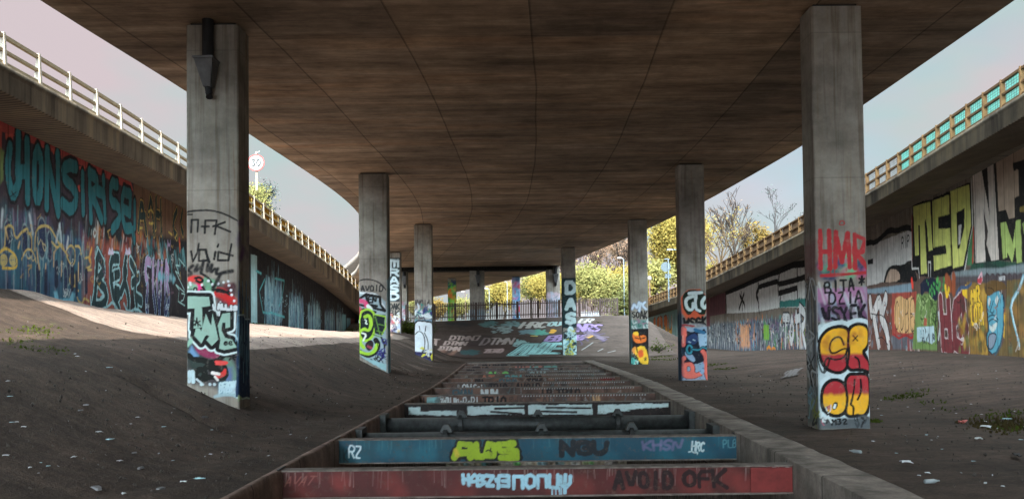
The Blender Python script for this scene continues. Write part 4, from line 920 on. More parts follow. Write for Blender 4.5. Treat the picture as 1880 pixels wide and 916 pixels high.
c.fill([(57.4, .9), (58.6, .9), (58.6, 1.9), (57.4, 1.9)], (124, 176, 70), soft=.1); c.fill([(48.6, 1.0), (49.5, 1.0), (49.5, 2.0), (48.6, 2.0)], (150, 176, 80), soft=.1)
c.blobs((46, 62, 2.0, 2.5), [(226, 130, 60), (40, 40, 46), (90, 160, 150), (160, 80, 130)], 40, .2, .8, 35)
T_ = [zH((985, 470), (1025, 470)), zH((1000, 470), (1000, 670)), zH((1045, 470), (1030, 560), (1040, 660), (1060, 560), (1045, 470)), zH((1075, 440), (1085, 660)), zH((1070, 480), (1100, 470)), zH((1100, 420), (1110, 690)), zH((1100, 400), (1140, 440), (1130, 530), (1110, 540), (1145, 690))]
c.multi(T_, [(.74, (40, 42, 50)), (.54, (206, 208, 208))]); c.L(zH((975, 620), (970, 690)), .24, (214, 140, 60))
c.L(zH((870, 690), (885, 670), (900, 695)), .24, (230, 150, 50)); c.L(zH((905, 690), (918, 680), (930, 695)), .2, (230, 150, 50)); c.fill([(46, -.6), (58, -.6), (58, .25), (46, .45)], (50, 70, 110), soft=.3, a=.6)
# farthest stretch: yellow letters on teal
c.fill([(80, -1), (128, -1), (128, 4), (80, 3.9)], (126, 156, 152), soft=.4)
c.streaks((82, 124, .5, 3.0), [(150, 180, 176), (70, 120, 110), (200, 206, 200), (90, 80, 90)], 160, 1.4, .3, .6, .15, 36)
c.piece((92, 105, 1.0, 2.7), 5, (226, 176, 70), (120, 60, 40), None, .95, .15, 37, fill2=(206, 110, 60), lean=0)
c.fill([(74.5, 1.9), (80, 1.9), (80, 4), (74.5, 4.4)], (120, 64, 72), soft=.1)
c.fill([(-12, 3.9), (26, 3.9), (26, 8), (-12, 8)], (40, 36, 36), a=.9); c.piece((15, 26, 4.4, 7.0), 5, WH, BLACK, None, .6, .1, 38)
c.piece((16, 26.5, .9, 3.2), 6, (150, 110, 70), BLACK, (160, 190, 200), .4, .07, 39)
# thin later tags and highlights over the lower strip
for (u0, u1, v0, v1, n_, sd, cols) in ((27, 36, .9, 3.0, 46, 71, [(30, 28, 30), (214, 206, 200), (150, 90, 60), (90, 60, 60)]), (36, 45, .9, 3.0, 46, 72, [(30, 28, 30), (214, 206, 200), (120, 50, 50), (110, 150, 160)]), (46, 60, .5, 2.4, 60, 73, [(30, 28, 34), (220, 220, 220), (200, 120, 70), (60, 80, 130)]), (60, 76, .3, 2.2, 50, 74, [(40, 40, 44), (220, 220, 220), (110, 160, 170)])):
    c.squiggles((u0, u1, v0, v1), cols, n_, .42, .028, sd, a=.8)
c.drips([(x, 500) for x in range(1620, 1880, 20)], (40, 40, 44), .5, .03, 26, a=.5)
build_wall(cr, XR, R_TOP, R_BASE, 'tall retaining wall with yellow-green and white block letters over a strip of bright pieces and a blue face')

# ------------------------------------------------------------------ columns: a swept shaft whose whole skin is one canvas, u round the perimeter
class Column:
    def __init__(s, xl, xr, yf, dy, zb, res, lab, seed, top=ZD-.05, side=1):
        s.x0, s.x1, s.y0, s.y1, s.zb, s.top, s.lab, s.seed, s.res = xl, xr, yf, yf+dy, zb, top, lab, seed, res
        W = xr-xl; s.W = W; s.D = dy; cf = .025
        fine = lambda a, b: np.linspace(a, b, max(2, int((b-a)/res))+1)
        # perimeter from the back-left corner: left side, front, right side, back
        k = [0, dy, dy+W, dy+W+dy, 2*(dy+W)]
        u = np.unique(np.round(np.concatenate([fine(k[0], k[1]), fine(k[1], k[2]), fine(k[2], k[3]), np.linspace(k[3], k[4], 4), [k[1]-cf, k[1]+cf, k[2]-cf, k[2]+cf]]), 4))
        s.k = k; s.u = u[:-1]
        v = np.concatenate([np.arange(zb-.35, min(zb+4.2, top), res), np.arange(min(zb+4.2, top), top, .08), [top]])
        s.cv = Canvas(s.u, v, s.front, seed)
    def pos(s, u):
        k = s.k; cf = .025
        x = np.interp(u, k, [s.x0, s.x0, s.x1, s.x1, s.x0]); y = np.interp(u, k, [s.y1, s.y0, s.y0, s.y1, s.y1])
        # knock the arris off
        for c_, (sx, sy) in ((k[1], (1, 1)), (k[2], (-1, 1))):
            d = cf-np.abs(u-c_); m = np.clip(d, 0, None)*.5
            x = x+sx*m; y = y+sy*m
        return x, y
    def front(s, px, py):
        q = at(px, py, 1, s.y0); return s.k[1]+(q[0]-s.x0), q[2]
    def right(s, px, py):
        q = at(px, py, 0, s.x1); return s.k[2]+(q[1]-s.y0), q[2]
    def left(s, px, py):
        q = at(px, py, 0, s.x0); return s.k[1]-(q[1]-s.y0), q[2]
    def build(s):
        x, y = s.pos(s.u); n = len(s.u); V = np.zeros((len(s.cv.V), n, 3)); V[..., 0] = x; V[..., 1] = y; V[..., 2] = s.cv.V[:, None]
        F = gridfaces(len(s.cv.V), n, True)
        cx, cy = (s.x0+s.x1)/2, (s.y0+s.y1)/2
        o = mk('bridge_column', V.reshape(-1, 3), F, M['column'], origin=(cx, cy, max(s.zb, -.5)), paint=s.cv.data())
        m = MB(); m.box(s.x0+.06, s.x1-.06, s.y0+.06, s.y1-.06, s.top-.03, ZD-.004); m.build('bearing_pad', M['dark'], o)
        m = MB(); m.box(s.x0+.03, s.x1-.03, s.y0+.03, s.y1-.03, s.top-.06, s.top-.002); m.build('column_head', M['conc'], o)
        tag(o, s.lab, 'column', 'concrete columns carrying the deck'); s.o = o; return o
def zg(x, y): return float(zground(x, y))
COLS = []
def column(pl, pr, yf, dy, res, lab, seed, zb=None, paint=None, base=None):
    xl = at(pl[0], pl[1], 1, yf)[0]; xr = at(pr[0], pr[1], 1, yf)[0]
    if zb is None: zb = min(zg(xl, yf), zg(xr, yf), zg(xl, yf+dy), zg(xr, yf+dy))
    c = Column(xl, xr, yf, dy, zb, res, lab, seed)
    if paint: paint(c, c.cv)
    c.build(); COLS.append(c); return c
def hopper(c, cx, side='front', s=1.0):
    """black downpipe from the deck into a grey rainwater hopper"""
    yf = c.y0; zt = ZD; r = .095*s; z1 = 6.27
    m = MB(); m.tube([(cx, yf-r-.02, zt-.005), (cx, yf-r-.02, z1-.1)], r, 14); m.build('downpipe', M['dark'], c.o, smooth=False)
    P = []
    for z, hw, d in ((z1, .155*s, .36*s), (z1-.42*s, .07*s, .16*s)):
        P += [(cx-hw, yf-d, z), (cx+hw, yf-d, z), (cx+hw, yf-.004, z), (cx-hw, yf-.004, z)]
    m = MB(); m.hexa([P[4], P[5], P[6], P[7], P[0], P[1], P[2], P[3]]); m.box(cx-.17*s, cx+.17*s, yf-.385*s, yf-.006, z1, z1+.035)
    h = m.build('hopper', M['hopper'], c.o)
    m = MB(); m.tube([(cx, yf-.09*s, z1-.42*s), (cx+.01, yf-.09*s, z1-.52*s), (cx+.03, yf-.13*s, z1-.60*s)], .06*s, 10); m.build('outlet_pipe', M['dark'], h)
    m = MB(); m.beam((cx+.13*s, yf-.30*s, z1-.05), (cx+.06*s, yf-.14*s, z1-.44*s), .03, .05); m.build('bracket_strap', M['darksteel'], h)

def zP(ox, oy, k): return lambda *P: [(ox+x/k, oy+y/k) for x, y in P]
WHITE = (214, 222, 224)

# ---- column 1 left: mint letters
def p1(C, c):
    a = zP(330, 540, 4.164); b = zP(330, 360, 4.58)
    c.Fl([(340, 575), (438, 575), (440, 720), (338, 700)], (62, 58, 64), soft=.1, a=.9)
    c.blobs((C.k[1]+.1, C.k[2]-.05, 2.0, 2.5), [(120, 40, 60), (60, 36, 46), (110, 40, 46), (44, 44, 50)], 30, .10, .8, 2)
    # red and pink at the top
    c.L(b((90, 700), (130, 690), (190, 710), (150, 760)), .11, (226, 62, 58), soft=.04); c.L(b((230, 830), (320, 800), (400, 850), (440, 890)), .17, (196, 44, 44), soft=.05)
    c.L(b((120, 760), (180, 780), (240, 880)), .12, (226, 60, 130)); c.L(b((230, 720), (280, 740), (250, 790)), .16, (110, 160, 130), soft=.03); c.L(b((90, 760), (120, 770)), .14, (130, 180, 150), soft=.03)
    for q in (b((130, 690), (170, 680), (200, 710), (170, 730), (140, 710)), b((180, 650), (250, 690), (280, 760)), b((280, 790), (350, 780), (420, 830)), b((310, 800), (400, 810), (430, 790)), b((180, 790), (230, 830), (190, 760))): c.L(q, .04, BLACK, sm=2)
    for x, y in ((85, 728), (68, 765), (240, 712), (185, 745), (275, 742), (322, 734), (368, 724), (408, 716), (413, 750), (430, 790), (436, 830), (458, 880), (90, 745)): c.L(b((x, y), (x+1, y)), .045, WHITE)
    c.word('-n', b((70, 770), (150, 760), (150, 810), (70, 810)), [(.03, BLACK)])
    c.L(b((230, 860), (265, 870), (250, 910)), .05, (240, 60, 100))
    # lower ground
    c.Fl(a((45, 380), (150, 460), (220, 500), (200, 660), (70, 560), (45, 480)), (50, 62, 58), soft=.08)
    c.Fl(a((330, 480), (390, 500), (440, 600), (440, 680), (360, 690), (380, 600)), (104, 136, 120), soft=.06, sm=1); c.Fl(a((350, 560), (400, 560), (400, 670), (350, 680)), (96, 110, 150), soft=.06)
    c.Fl(a((115, 390), (280, 420), (350, 450), (300, 500), (200, 480), (130, 440)), (140, 48, 84), soft=.03, sm=1); c.Fl(a((90, 400), (140, 470), (110, 490), (70, 440)), (110, 150, 190), soft=.05)
    for q in (a((70, 470), (110, 500), (180, 500), (230, 530), (300, 500), (350, 450)), a((120, 590), (110, 630), (160, 660), (260, 620), (330, 660)), a((200, 560), (260, 520), (330, 540), (365, 600), (330, 640)), a((240, 570), (270, 560), (300, 590), (330, 560)), a((130, 590), (160, 570), (200, 600), (180, 640))): c.L(q, .09, (24, 26, 24), sm=2)
    c.Fl(a((270, 610), (330, 600), (350, 560), (360, 600), (320, 635), (280, 640)), (206, 60, 56), sm=1); c.L(a((275, 515), (370, 520), (330, 535), (280, 530)), .04, (226, 80, 76)); c.L(a((250, 600), (300, 610)), .05, (230, 226, 220)); c.L(a((270, 630), (290, 655)), .04, (230, 226, 220))
    for q in (a((370, 460), (420, 500)), a((430, 450), (380, 500)), a((350, 470), (430, 480))): c.L(q, .03, BLACK)
    # main letters: white line, black, mint
    T = a((52, 5), (225, 10), (232, 90), (165, 100), (170, 255), (120, 262), (215, 330), (170, 380), (100, 300), (110, 110), (55, 115))
    T1 = a((52, 30), (60, 15), (225, 20), (235, 90), (168, 98), (175, 250), (105, 262), (115, 108), (55, 112))
    T2 = a((122, 262), (150, 258), (190, 325), (165, 375), (110, 315))
    Mm = a((200, 150), (228, 215), (240, 235), (250, 150), (275, 250), (295, 345), (245, 395), (205, 350), (225, 320), (208, 310), (180, 330), (160, 300))
    Cc = a((325, 150), (385, 140), (385, 250), (350, 260), (350, 215), (325, 215), (320, 275), (345, 330), (400, 345), (435, 405), (340, 425), (300, 415), (310, 350), (290, 240))
    for q in (T1, T2, Mm, Cc): c.stroke(c.px(q), .20, (206, 222, 222), closed=True, wob=.01)
    for q in (T1, T2, Mm, Cc): c.stroke(c.px(q), .135, BLACK, closed=True, wob=.01); c.Fl(q, BLACK)
    for q in (T1, T2, Mm, Cc): c.Fl(q, (146, 178, 164), wob=.006)
    for q in (a((130, 190), (118, 240)), a((110, 200), (160, 240)), a((155, 205), (105, 235)), a((130, 180), (140, 245))): c.L(q, .022, BLACK)
    c.word('ee', a((335, 350), (405, 345), (405, 385), (335, 388)), [(.03, BLACK)], sm=2); c.L(a((300, 160), (310, 60)), .03, WHITE); c.L(a((255, 80), (265, 130), (310, 110)), .03, WHITE)
    c.word('ALLiS', a((285, 75), (440, 95), (440, 120), (290, 110)), [(.075, BLACK), (.045, WHITE)])
    c.word('M', a((62, 580), (108, 580), (108, 665), (62, 670)), [(.06, (186, 206, 212))]); c.L(a((130, 650), (180, 690)), .03, (190, 200, 206))
    for x in (165, 230, 265): c.L(a((x, 688), (x+1, 688)), .05, (190, 206, 212))
    c.Fl(a((300, 675), (440, 660), (440, 760), (300, 770)), (90, 130, 146), soft=.05); c.word('GEZCHI', a((300, 680), (438, 665), (438, 715), (300, 725)), [(.035, (190, 214, 220))]); c.word('PTERA', a((300, 725), (430, 715), (430, 765), (300, 770)), [(.03, (180, 206, 214))])
    c.L(a((270, 780), (330, 765), (400, 765), (450, 790)), .05, (150, 176, 184), soft=.03)
    c.Fl(a((60, 400), (100, 360), (85, 330), (55, 380)), (150, 190, 170), soft=.03)
    # upper scribbles
    c.L(b((55, 135), (130, 122), (260, 118), (380, 150), (488, 208)), .028, BLACK); c.L(b((55, 155), (105, 155)), .02, BLACK)
    for q in (b((95, 305), (100, 200), (155, 200), (150, 300)), b((210, 310), (215, 205), (310, 205), (295, 320)), b((185, 255), (245, 255)), b((280, 255), (380, 220)), b((315, 255), (425, 300))): c.L(q, .035, BLACK, sm=0)
    for q in (b((95, 465), (110, 550), (150, 470), (160, 400)), b((165, 450), (160, 545), (235, 540), (220, 450), (165, 450)), b((220, 470), (250, 550)), b((300, 470), (290, 530)), b((325, 405), (318, 425)), b((435, 405), (410, 540), (320, 540), (325, 470), (445, 500))): c.L(q, .035, BLACK, sm=0)
    for q in (b((110, 585), (65, 620), (100, 650), (70, 665)), b((150, 580), (120, 640), (170, 600)), b((200, 545), (180, 640)), b((240, 560), (225, 640), (255, 600)), b((270, 580), (260, 650), (300, 600), (310, 650)), b((320, 610), (300, 660), (380, 640), (440, 630)), b((340, 660), (310, 720), (280, 780))): c.L(q, .06, (30, 30, 32), soft=.03, sm=2)
    # right-hand side: navy drips with pale blue
    c.p = C.right; d = zP(330, 540, 4.164)
    c.Fl(d((452, 160), (545, 190), (545, 800), (445, 790)), (36, 58, 86), wob=.02)
    c.streaks((C.k[2], C.k[2]+.55, 1.2, 2.75), [(60, 100, 130), (24, 34, 54), (130, 180, 200), (40, 60, 100)], 90, .7, .035, .8, .008, 3)
    c.L(d((452, 160), (490, 155), (500, 190), (545, 190)), .02, (190, 214, 224), sm=0); c.L(d((450, 790), (480, 800), (510, 790), (545, 800)), .03, (190, 214, 200), sm=0); c.Fl(d((450, 760), (480, 790), (450, 830)), (150, 170, 130))
    c.Fl(d((485, 100), (478, 150), (495, 150)), (150, 150, 90)); c.blobs((C.k[2], C.k[3], 2.9, 3.6), [(96, 60, 110), (90, 70, 100)], 16, .1, .5, 4)
    c.p = C.front
c1 = column((342, 400), (438, 400), 14.8, .6, .013, 'front left column with black VOID scrawl over mint-green block letters, hopper pipe at its top', 1, paint=p1)
hopper(c1, at(386, 130, 1, 14.8)[0])

# ---- column 1 right: red and yellow bubble letters
def p2(C, c):
    a = zP(1460, 380, 2.182)
    k1, k2 = C.k[1], C.k[2]
    c.Fl(a((85, 325), (298, 318), (302, 400), (85, 420)), (172, 120, 156), soft=.03); c.Fl(a((85, 385), (300, 375), (302, 460), (85, 460)), (112, 74, 108), soft=.06)
    c.blobs((k1, k2, 2.5, 2.75), [(60, 54, 110), (110, 190, 140), (190, 90, 130), (50, 50, 90)], 26, .1, .7, 3)
    c.Fl(a((85, 470), (180, 452), (302, 455), (310, 850), (88, 860)), (190, 206, 212), soft=.04)
    c.streaks((k1, k2, 1.0, 2.4), [(206, 220, 224), (150, 180, 190), (220, 230, 232)], 50, .5, .05, .6, .03, 5, tilt=.3)
    c.word('BITA', a((112, 305), (240, 285), (240, 330), (118, 345)), [(.036, BLACK)], jit=.06); c.word('*', a((250, 280), (282, 278), (282, 318), (250, 320)), [(.035, BLACK)])
    c.word('DZIA', a((132, 345), (272, 335), (272, 380), (132, 388)), [(.036, BLACK)], jit=.06); c.word('WSYEK', a((105, 405), (285, 395), (290, 455), (110, 455)), [(.055, (26, 22, 30))], jit=.08, soft=.01)
    # HMR
    R_ = (176, 52, 56)
    Hm = [a((100, 95), (102, 245)), a((135, 95), (140, 245)), a((100, 180), (140, 178)), a((163, 100), (160, 240)), a((163, 110), (187, 220), (210, 105)), a((212, 105), (218, 240)), a((238, 110), (240, 245)), a((238, 112), (278, 130), (268, 180), (240, 180), (288, 240))]
    for q in Hm: c.L(q, .078, R_, sm=0)
    c.L(a((105, 275), (200, 270), (284, 262)), .05, R_); c.L(a((180, 60), (175, 72), (198, 72), (195, 55), (180, 57)), .02, R_)
    c.drips(a((100, 245), (290, 245)), R_, .12, .012, 7)
    # bubble letters
    Yw = (240, 178, 46); Rd = (182, 52, 60)
    G = a((215, 490), (180, 478), (130, 490), (98, 530), (95, 580), (115, 640), (165, 665), (205, 650), (215, 600), (210, 545))
    Rr = a((213, 490), (245, 468), (285, 475), (300, 510), (290, 560), (265, 580), (305, 630), (306, 665), (265, 645), (215, 655), (200, 600), (215, 545))
    O = a((205, 730), (190, 700), (150, 690), (115, 715), (105, 770), (115, 815), (160, 838), (195, 825), (210, 790))
    Ww = a((200, 700), (215, 670), (240, 672), (262, 668), (290, 672), (300, 700), (300, 790), (280, 835), (250, 832), (215, 838), (200, 820), (212, 770))
    for q in (G, Rr, O, Ww): c.stroke(c.px(smooth(q, 2, True)), .22, (206, 220, 226), closed=True, wob=.01)
    for q in (G, Rr, O, Ww): c.stroke(c.px(smooth(q, 2, True)), .078, (20, 18, 20), closed=True, wob=.008)
    z = lambda y: c.p(*a((200, y))[0])[1]
    for q in (G, Rr): c.Fl(q, Rd, sm=2, wob=.005, col2=Yw, vr=(z(594), z(581)), gn=.5)
    for q in (O, Ww): c.Fl(q, Yw, sm=2, wob=.005, col2=Rd, vr=(z(757), z(741)), gn=.9)
    for q in (G, Rr, O, Ww): c.stroke(c.px(smooth(q, 2, True)), .036, (20, 18, 20), closed=True, wob=.006)
    for q in (a((195, 550), (180, 515), (145, 530), (135, 570), (150, 590), (195, 565), (210, 570), (195, 605), (160, 612), (138, 605)), a((240, 600), (255, 610), (258, 640)), a((238, 690), (235, 740), (222, 790)), a((262, 690), (265, 740), (250, 770)), a((222, 790), (235, 800), (232, 830)), a((212, 540), (220, 580), (205, 640))): c.L(q, .032, (20, 18, 20), sm=2)
    c.Fl(a((150, 800), (158, 780), (170, 782), (168, 800), (155, 812)), (20, 18, 20), sm=1); c.Fl(a((153, 803), (158, 788), (164, 790), (160, 805)), WHITE)
    for q in (a((232, 515), (250, 535)), a((250, 515), (232, 535))): c.L(q, .022, (20, 18, 20), sm=0)
    c.blobs((k1+.1, k2-.1, 1.3, 1.6), [(150, 40, 52)], 14, .06, .3, 6)
    # bottom scribbles
    c.Fl(a((85, 840), (150, 850), (310, 835), (312, 890), (85, 890)), (92, 98, 102), soft=.05); c.word('M32', a((145, 848), (210, 845), (210, 868), (145, 872)), [(.026, BLACK)]); c.squiggles((k1+.03, k1+.2, .1, .35), [BLACK, (190, 90, 110), WHITE], 9, .16, .02, 7); c.squiggles((k1+.6, k2, .05, .22), [BLACK, (60, 66, 70)], 9, .14, .02, 8)
    c.L(a((88, 540), (84, 480), (95, 465)), .03, BLACK)
    # left side
    c.p = C.left; z0 = .1
    c.streaks((0, k1, 1.2, 2.4), [(150, 156, 160), (90, 96, 104), (24, 26, 30), (180, 184, 186)], 60, .9, .06, .8, .02, 9); c.squiggles((0, k1, .6, 2.5), [BLACK, (190, 194, 196)], 14, .6, .03, 10); c.fill([(0, .05), (k1, .05), (k1, .7), (0, .7)], (74, 84, 84), soft=.1, a=.7); c.squiggles((0, k1, .05, .7), [(120, 126, 60), BLACK, (120, 150, 160)], 10, .4, .035, 11)
    c.fill([(0, 2.5), (k1, 2.5), (k1, 3.1), (0, 3.1)], (110, 60, 66), soft=.2, a=.6)
    c.p = C.front
c2 = column((1497, 430), (1591, 430), 14.25, .55, .013, 'front right column with red HMR scrawl above yellow and red bubble letters', 2, paint=p2)

# ---- column 2 left: black creature with lime outline
def p3(C, c):
    a = zP(640, 450, 3.665); k1, k2 = C.k[1], C.k[2]
    c.Fl(a((66, 300), (120, 330), (190, 330), (250, 380), (252, 840), (66, 720)), (150, 170, 178), soft=.05)
    c.L(a((70, 240), (110, 228), (170, 235), (220, 260), (250, 300)), .04, BLACK); c.word('AVOID', a((78, 275), (235, 270), (235, 310), (80, 310)), [(.045, (44, 44, 46))], jit=.06)
    c.L(a((75, 320), (130, 325), (190, 330), (240, 420)), .06, (220, 226, 228), soft=.05)
    for q in (a((70, 360), (120, 330), (210, 350), (215, 400), (245, 440)), a((120, 345), (130, 400), (190, 410)), a((70, 400), (240, 440)), a((70, 450), (100, 430), (180, 450))): c.L(q, .09, BLACK, sm=0)
    c.word('EN', a((130, 345), (190, 345), (185, 385), (130, 385)), [(.06, BLACK)]); c.L(a((75, 375), (110, 380), (120, 410)), .15, (214, 70, 120), soft=.03); c.L(a((72, 430), (80, 460)), .18, (186, 60, 80), soft=.03); c.L(a((130, 410), (150, 430)), .12, WHITE)
    Li = (160, 206, 60)
    body = a((75, 560), (80, 480), (100, 440), (150, 440), (170, 480), (175, 560), (150, 620), (110, 640), (80, 610))
    c.stroke(c.px(smooth(body, 2, True)), .16, Li, closed=True); c.Fl(body, (22, 34, 36), sm=2)
    c.Fl(a((170, 470), (245, 470), (245, 560), (225, 610), (175, 590)), (24, 36, 40)); c.stroke(c.px(a((170, 465), (248, 480), (248, 555), (225, 600))), .04, Li)
    c.L(a((110, 480), (140, 470), (155, 520), (140, 580), (100, 560), (70, 590), (75, 650), (100, 690)), .11, Li, sm=2); c.L(a((75, 715), (130, 745), (185, 720), (200, 670), (185, 640)), .17, BLACK, sm=2); c.L(a((75, 715), (130, 735), (175, 715), (190, 670)), .11, Li, sm=2)
    c.Fl(a((110, 660), (150, 630), (170, 660), (150, 710), (120, 710)), (40, 30, 36), sm=2); c.L(a((130, 680), (150, 690)), .08, (150, 60, 80)); c.L(a((90, 590), (120, 600), (100, 640)), .06, (230, 236, 230)); c.L(a((110, 500), (122, 510), (112, 525), (125, 530)), .035, (210, 226, 220), sm=2)
    for q in (a((200, 530), (240, 540)), a((190, 575), (235, 590)), a((180, 480), (210, 600)), a((165, 600), (225, 620))): c.L(q, .035, (96, 140, 60))
    c.L(a((150, 770), (190, 795), (235, 750), (245, 670), (220, 620)), .06, BLACK, sm=2); c.squiggles((k1+.62, k1+.86, .7, 1.5), [(40, 40, 120), BLACK], 16, .3, .03, 4); c.L(a((170, 760), (180, 775), (188, 765), (176, 758)), .03, BLACK, sm=2)
    c.Fl(a((68, 740), (150, 790), (252, 850), (252, 800), (150, 770), (68, 735)), (150, 190, 196), soft=.03)
    c.L(a((66, 560), (72, 720)), .05, Li)
    c.p = C.right; c.fill([(k2, .2), (C.k[3], .2), (C.k[3], 3.6), (k2, 3.4)], (120, 160, 172), soft=.1); c.streaks((k2, C.k[3], 1, 3.3), [(60, 90, 100), (160, 190, 196), (40, 50, 56)], 24, .8, .05, .7, .03, 5); c.p = C.front
c3 = column((659, 500), (711.5, 500), 29.0, .6, .022, 'second column on the left bank with a lime-outlined black creature painted low on it', 3, paint=p3)

# ---- column 2 right: blue diver and pink tentacles
def p4(C, c):
    a = zP(1130, 380, 2.775); k1, k2 = C.k[1], C.k[2]
    c.Fl(a((332, 425), (465, 415), (468, 570), (335, 575)), (206, 92, 60), soft=.05, sm=1)
    c.Fl(a((340, 460), (360, 425), (410, 420), (450, 435), (468, 470), (466, 540), (430, 555), (400, 520), (380, 555), (350, 530), (340, 490)), (20, 40, 26), sm=1)
    S5 = [a((395, 455), (355, 470), (365, 520), (395, 525), (395, 490)), a((375, 440), (440, 435)), a((410, 445), (405, 520), (430, 530)), a((455, 460), (435, 490), (455, 520), (465, 500))]
    c.multi(S5, [(.15, BLACK), (.10, (206, 220, 220))], sm=2)
    c.word('WSGK', a((345, 568), (468, 560), (468, 605), (345, 610)), [(.075, (24, 22, 24))], jit=.05); c.L(a((350, 605), (420, 600), (460, 610)), .1, (190, 190, 196), soft=.05, a=.6); c.L(a((340, 600), (400, 606)), .05, (170, 50, 50))
    c.Fl(a((328, 615), (476, 610), (478, 878), (330, 882)), (150, 172, 196), wob=.01)
    c.Fl(a((330, 620), (400, 640), (470, 615), (470, 740), (440, 800), (350, 800), (330, 740)), (28, 34, 50), sm=1)
    c.Fl(a((420, 645), (472, 640), (472, 700), (430, 720)), (160, 190, 214)); c.Fl(a((360, 665), (400, 640), (425, 660), (415, 690), (380, 705), (360, 690)), (44, 66, 110), sm=1); c.L(a((405, 625), (450, 640)), .12, (54, 110, 150))
    c.Fl(a((350, 730), (385, 745), (415, 780), (395, 790), (365, 770)), (150, 176, 206), sm=1)
    c.stroke(c.px(smooth(a((362, 720), (375, 700), (392, 715), (385, 745), (368, 745)), 2, True)), .11, (20, 30, 40), closed=True); c.stroke(c.px(smooth(a((362, 720), (375, 700), (392, 715), (385, 745), (368, 745)), 2, True)), .06, (60, 150, 170), closed=True)
    c.L(a((392, 725), (430, 730), (440, 712), (465, 720)), .09, (20, 30, 40)); c.L(a((392, 725), (430, 728), (440, 712), (465, 720)), .05, (60, 140, 160))
    Pk = (236, 118, 104)
    pk = [a((345, 620), (350, 650), (345, 700)), a((338, 790), (345, 860), (400, 862), (430, 850)), a((400, 850), (385, 860), (350, 840), (355, 800), (390, 800), (395, 840), (370, 850)), a((445, 735), (462, 760), (460, 830), (470, 872)), a((335, 780), (350, 770))]
    c.multi(pk, [(.17, (90, 30, 40)), (.135, Pk)], sm=2); c.L(a((340, 625), (345, 690)), .05, (250, 170, 150)); c.Fl(a((332, 618), (362, 618), (362, 655), (332, 655)), Pk)
    c.Fl(a((425, 800), (450, 790), (455, 850), (430, 850)), (140, 170, 200), sm=1)
    for x, y in ((430, 800), (445, 820), (432, 835), (455, 660), (460, 690), (340, 870), (360, 875), (430, 870), (335, 760)): c.L(a((x, y), (x+1, y)), .03, (40, 60, 100))
    for x, y in ((372, 685), (395, 675)): c.L(a((x, y), (x+10, y+4)), .03, (180, 206, 220))
    c.p = C.left; c.fill([(0, -.2), (k1, -.2), (k1, 2.2), (0, 2.2)], (44, 74, 100), soft=.2); c.streaks((0, k1, .8, 2.6), [(40, 60, 90), (90, 120, 130), (30, 34, 44)], 30, .8, .06, .7, .04, 6); c.p = C.front
c4 = column((1247.5, 450), (1295, 450), 28.0, .55, .022, 'second column from the right wall, painted with a blue figure and pink tentacles', 4, paint=p4)

# ---- column 3 left: white balloon letters
def p5(C, c):
    a = zP(640, 450, 3.665); k1, k2 = C.k[1], C.k[2]
    c.word('AVOid', a((442, 370), (545, 370), (545, 405), (442, 405)), [(.05, (50, 50, 52))]); c.L(a((450, 440), (520, 455), (560, 430)), .05, (60, 60, 62), soft=.03)
    c.L(a((440, 450), (470, 460), (520, 470), (562, 480)), .3, (206, 216, 220), soft=.12); c.L(a((440, 490), (465, 465), (480, 490), (505, 485), (520, 510), (562, 495)), .06, (40, 36, 70), sm=0)
    c.Fl(a((438, 500), (564, 500), (566, 780), (438, 730)), (120, 150, 168), soft=.05); c.squiggles((k1, k2, 2.3, 2.9), [(60, 140, 130), (50, 50, 110), (200, 210, 216)], 20, .35, .05, 5)
    B = [a((480, 545), (470, 640), (490, 700)), a((450, 600), (455, 680), (485, 715)), a((505, 545), (520, 640), (515, 710)), a((535, 550), (550, 640), (535, 715)), a((480, 640), (500, 700))]
    c.multi(B, [(.62, (20, 22, 30)), (.46, (206, 216, 222))], sm=2)
    for q in (a((448, 600), (470, 575), (500, 590), (515, 640), (510, 700)), a((510, 590), (535, 640), (535, 700)), a((475, 545), (480, 570)), a((520, 545), (515, 580))): c.L(q, .045, (20, 22, 30), sm=2)
    c.Fl(a((440, 715), (564, 720), (566, 785), (440, 735)), (44, 44, 84), soft=.04); c.squiggles((k1+.35, k2, .4, .9), [(206, 200, 60), (30, 30, 50), (200, 206, 212)], 12, .35, .06, 6)
c5 = column((760.5, 500), (793, 500), 42.9, .6, .03, 'third column on the left bank with white balloon letters low on it', 5, paint=p5)

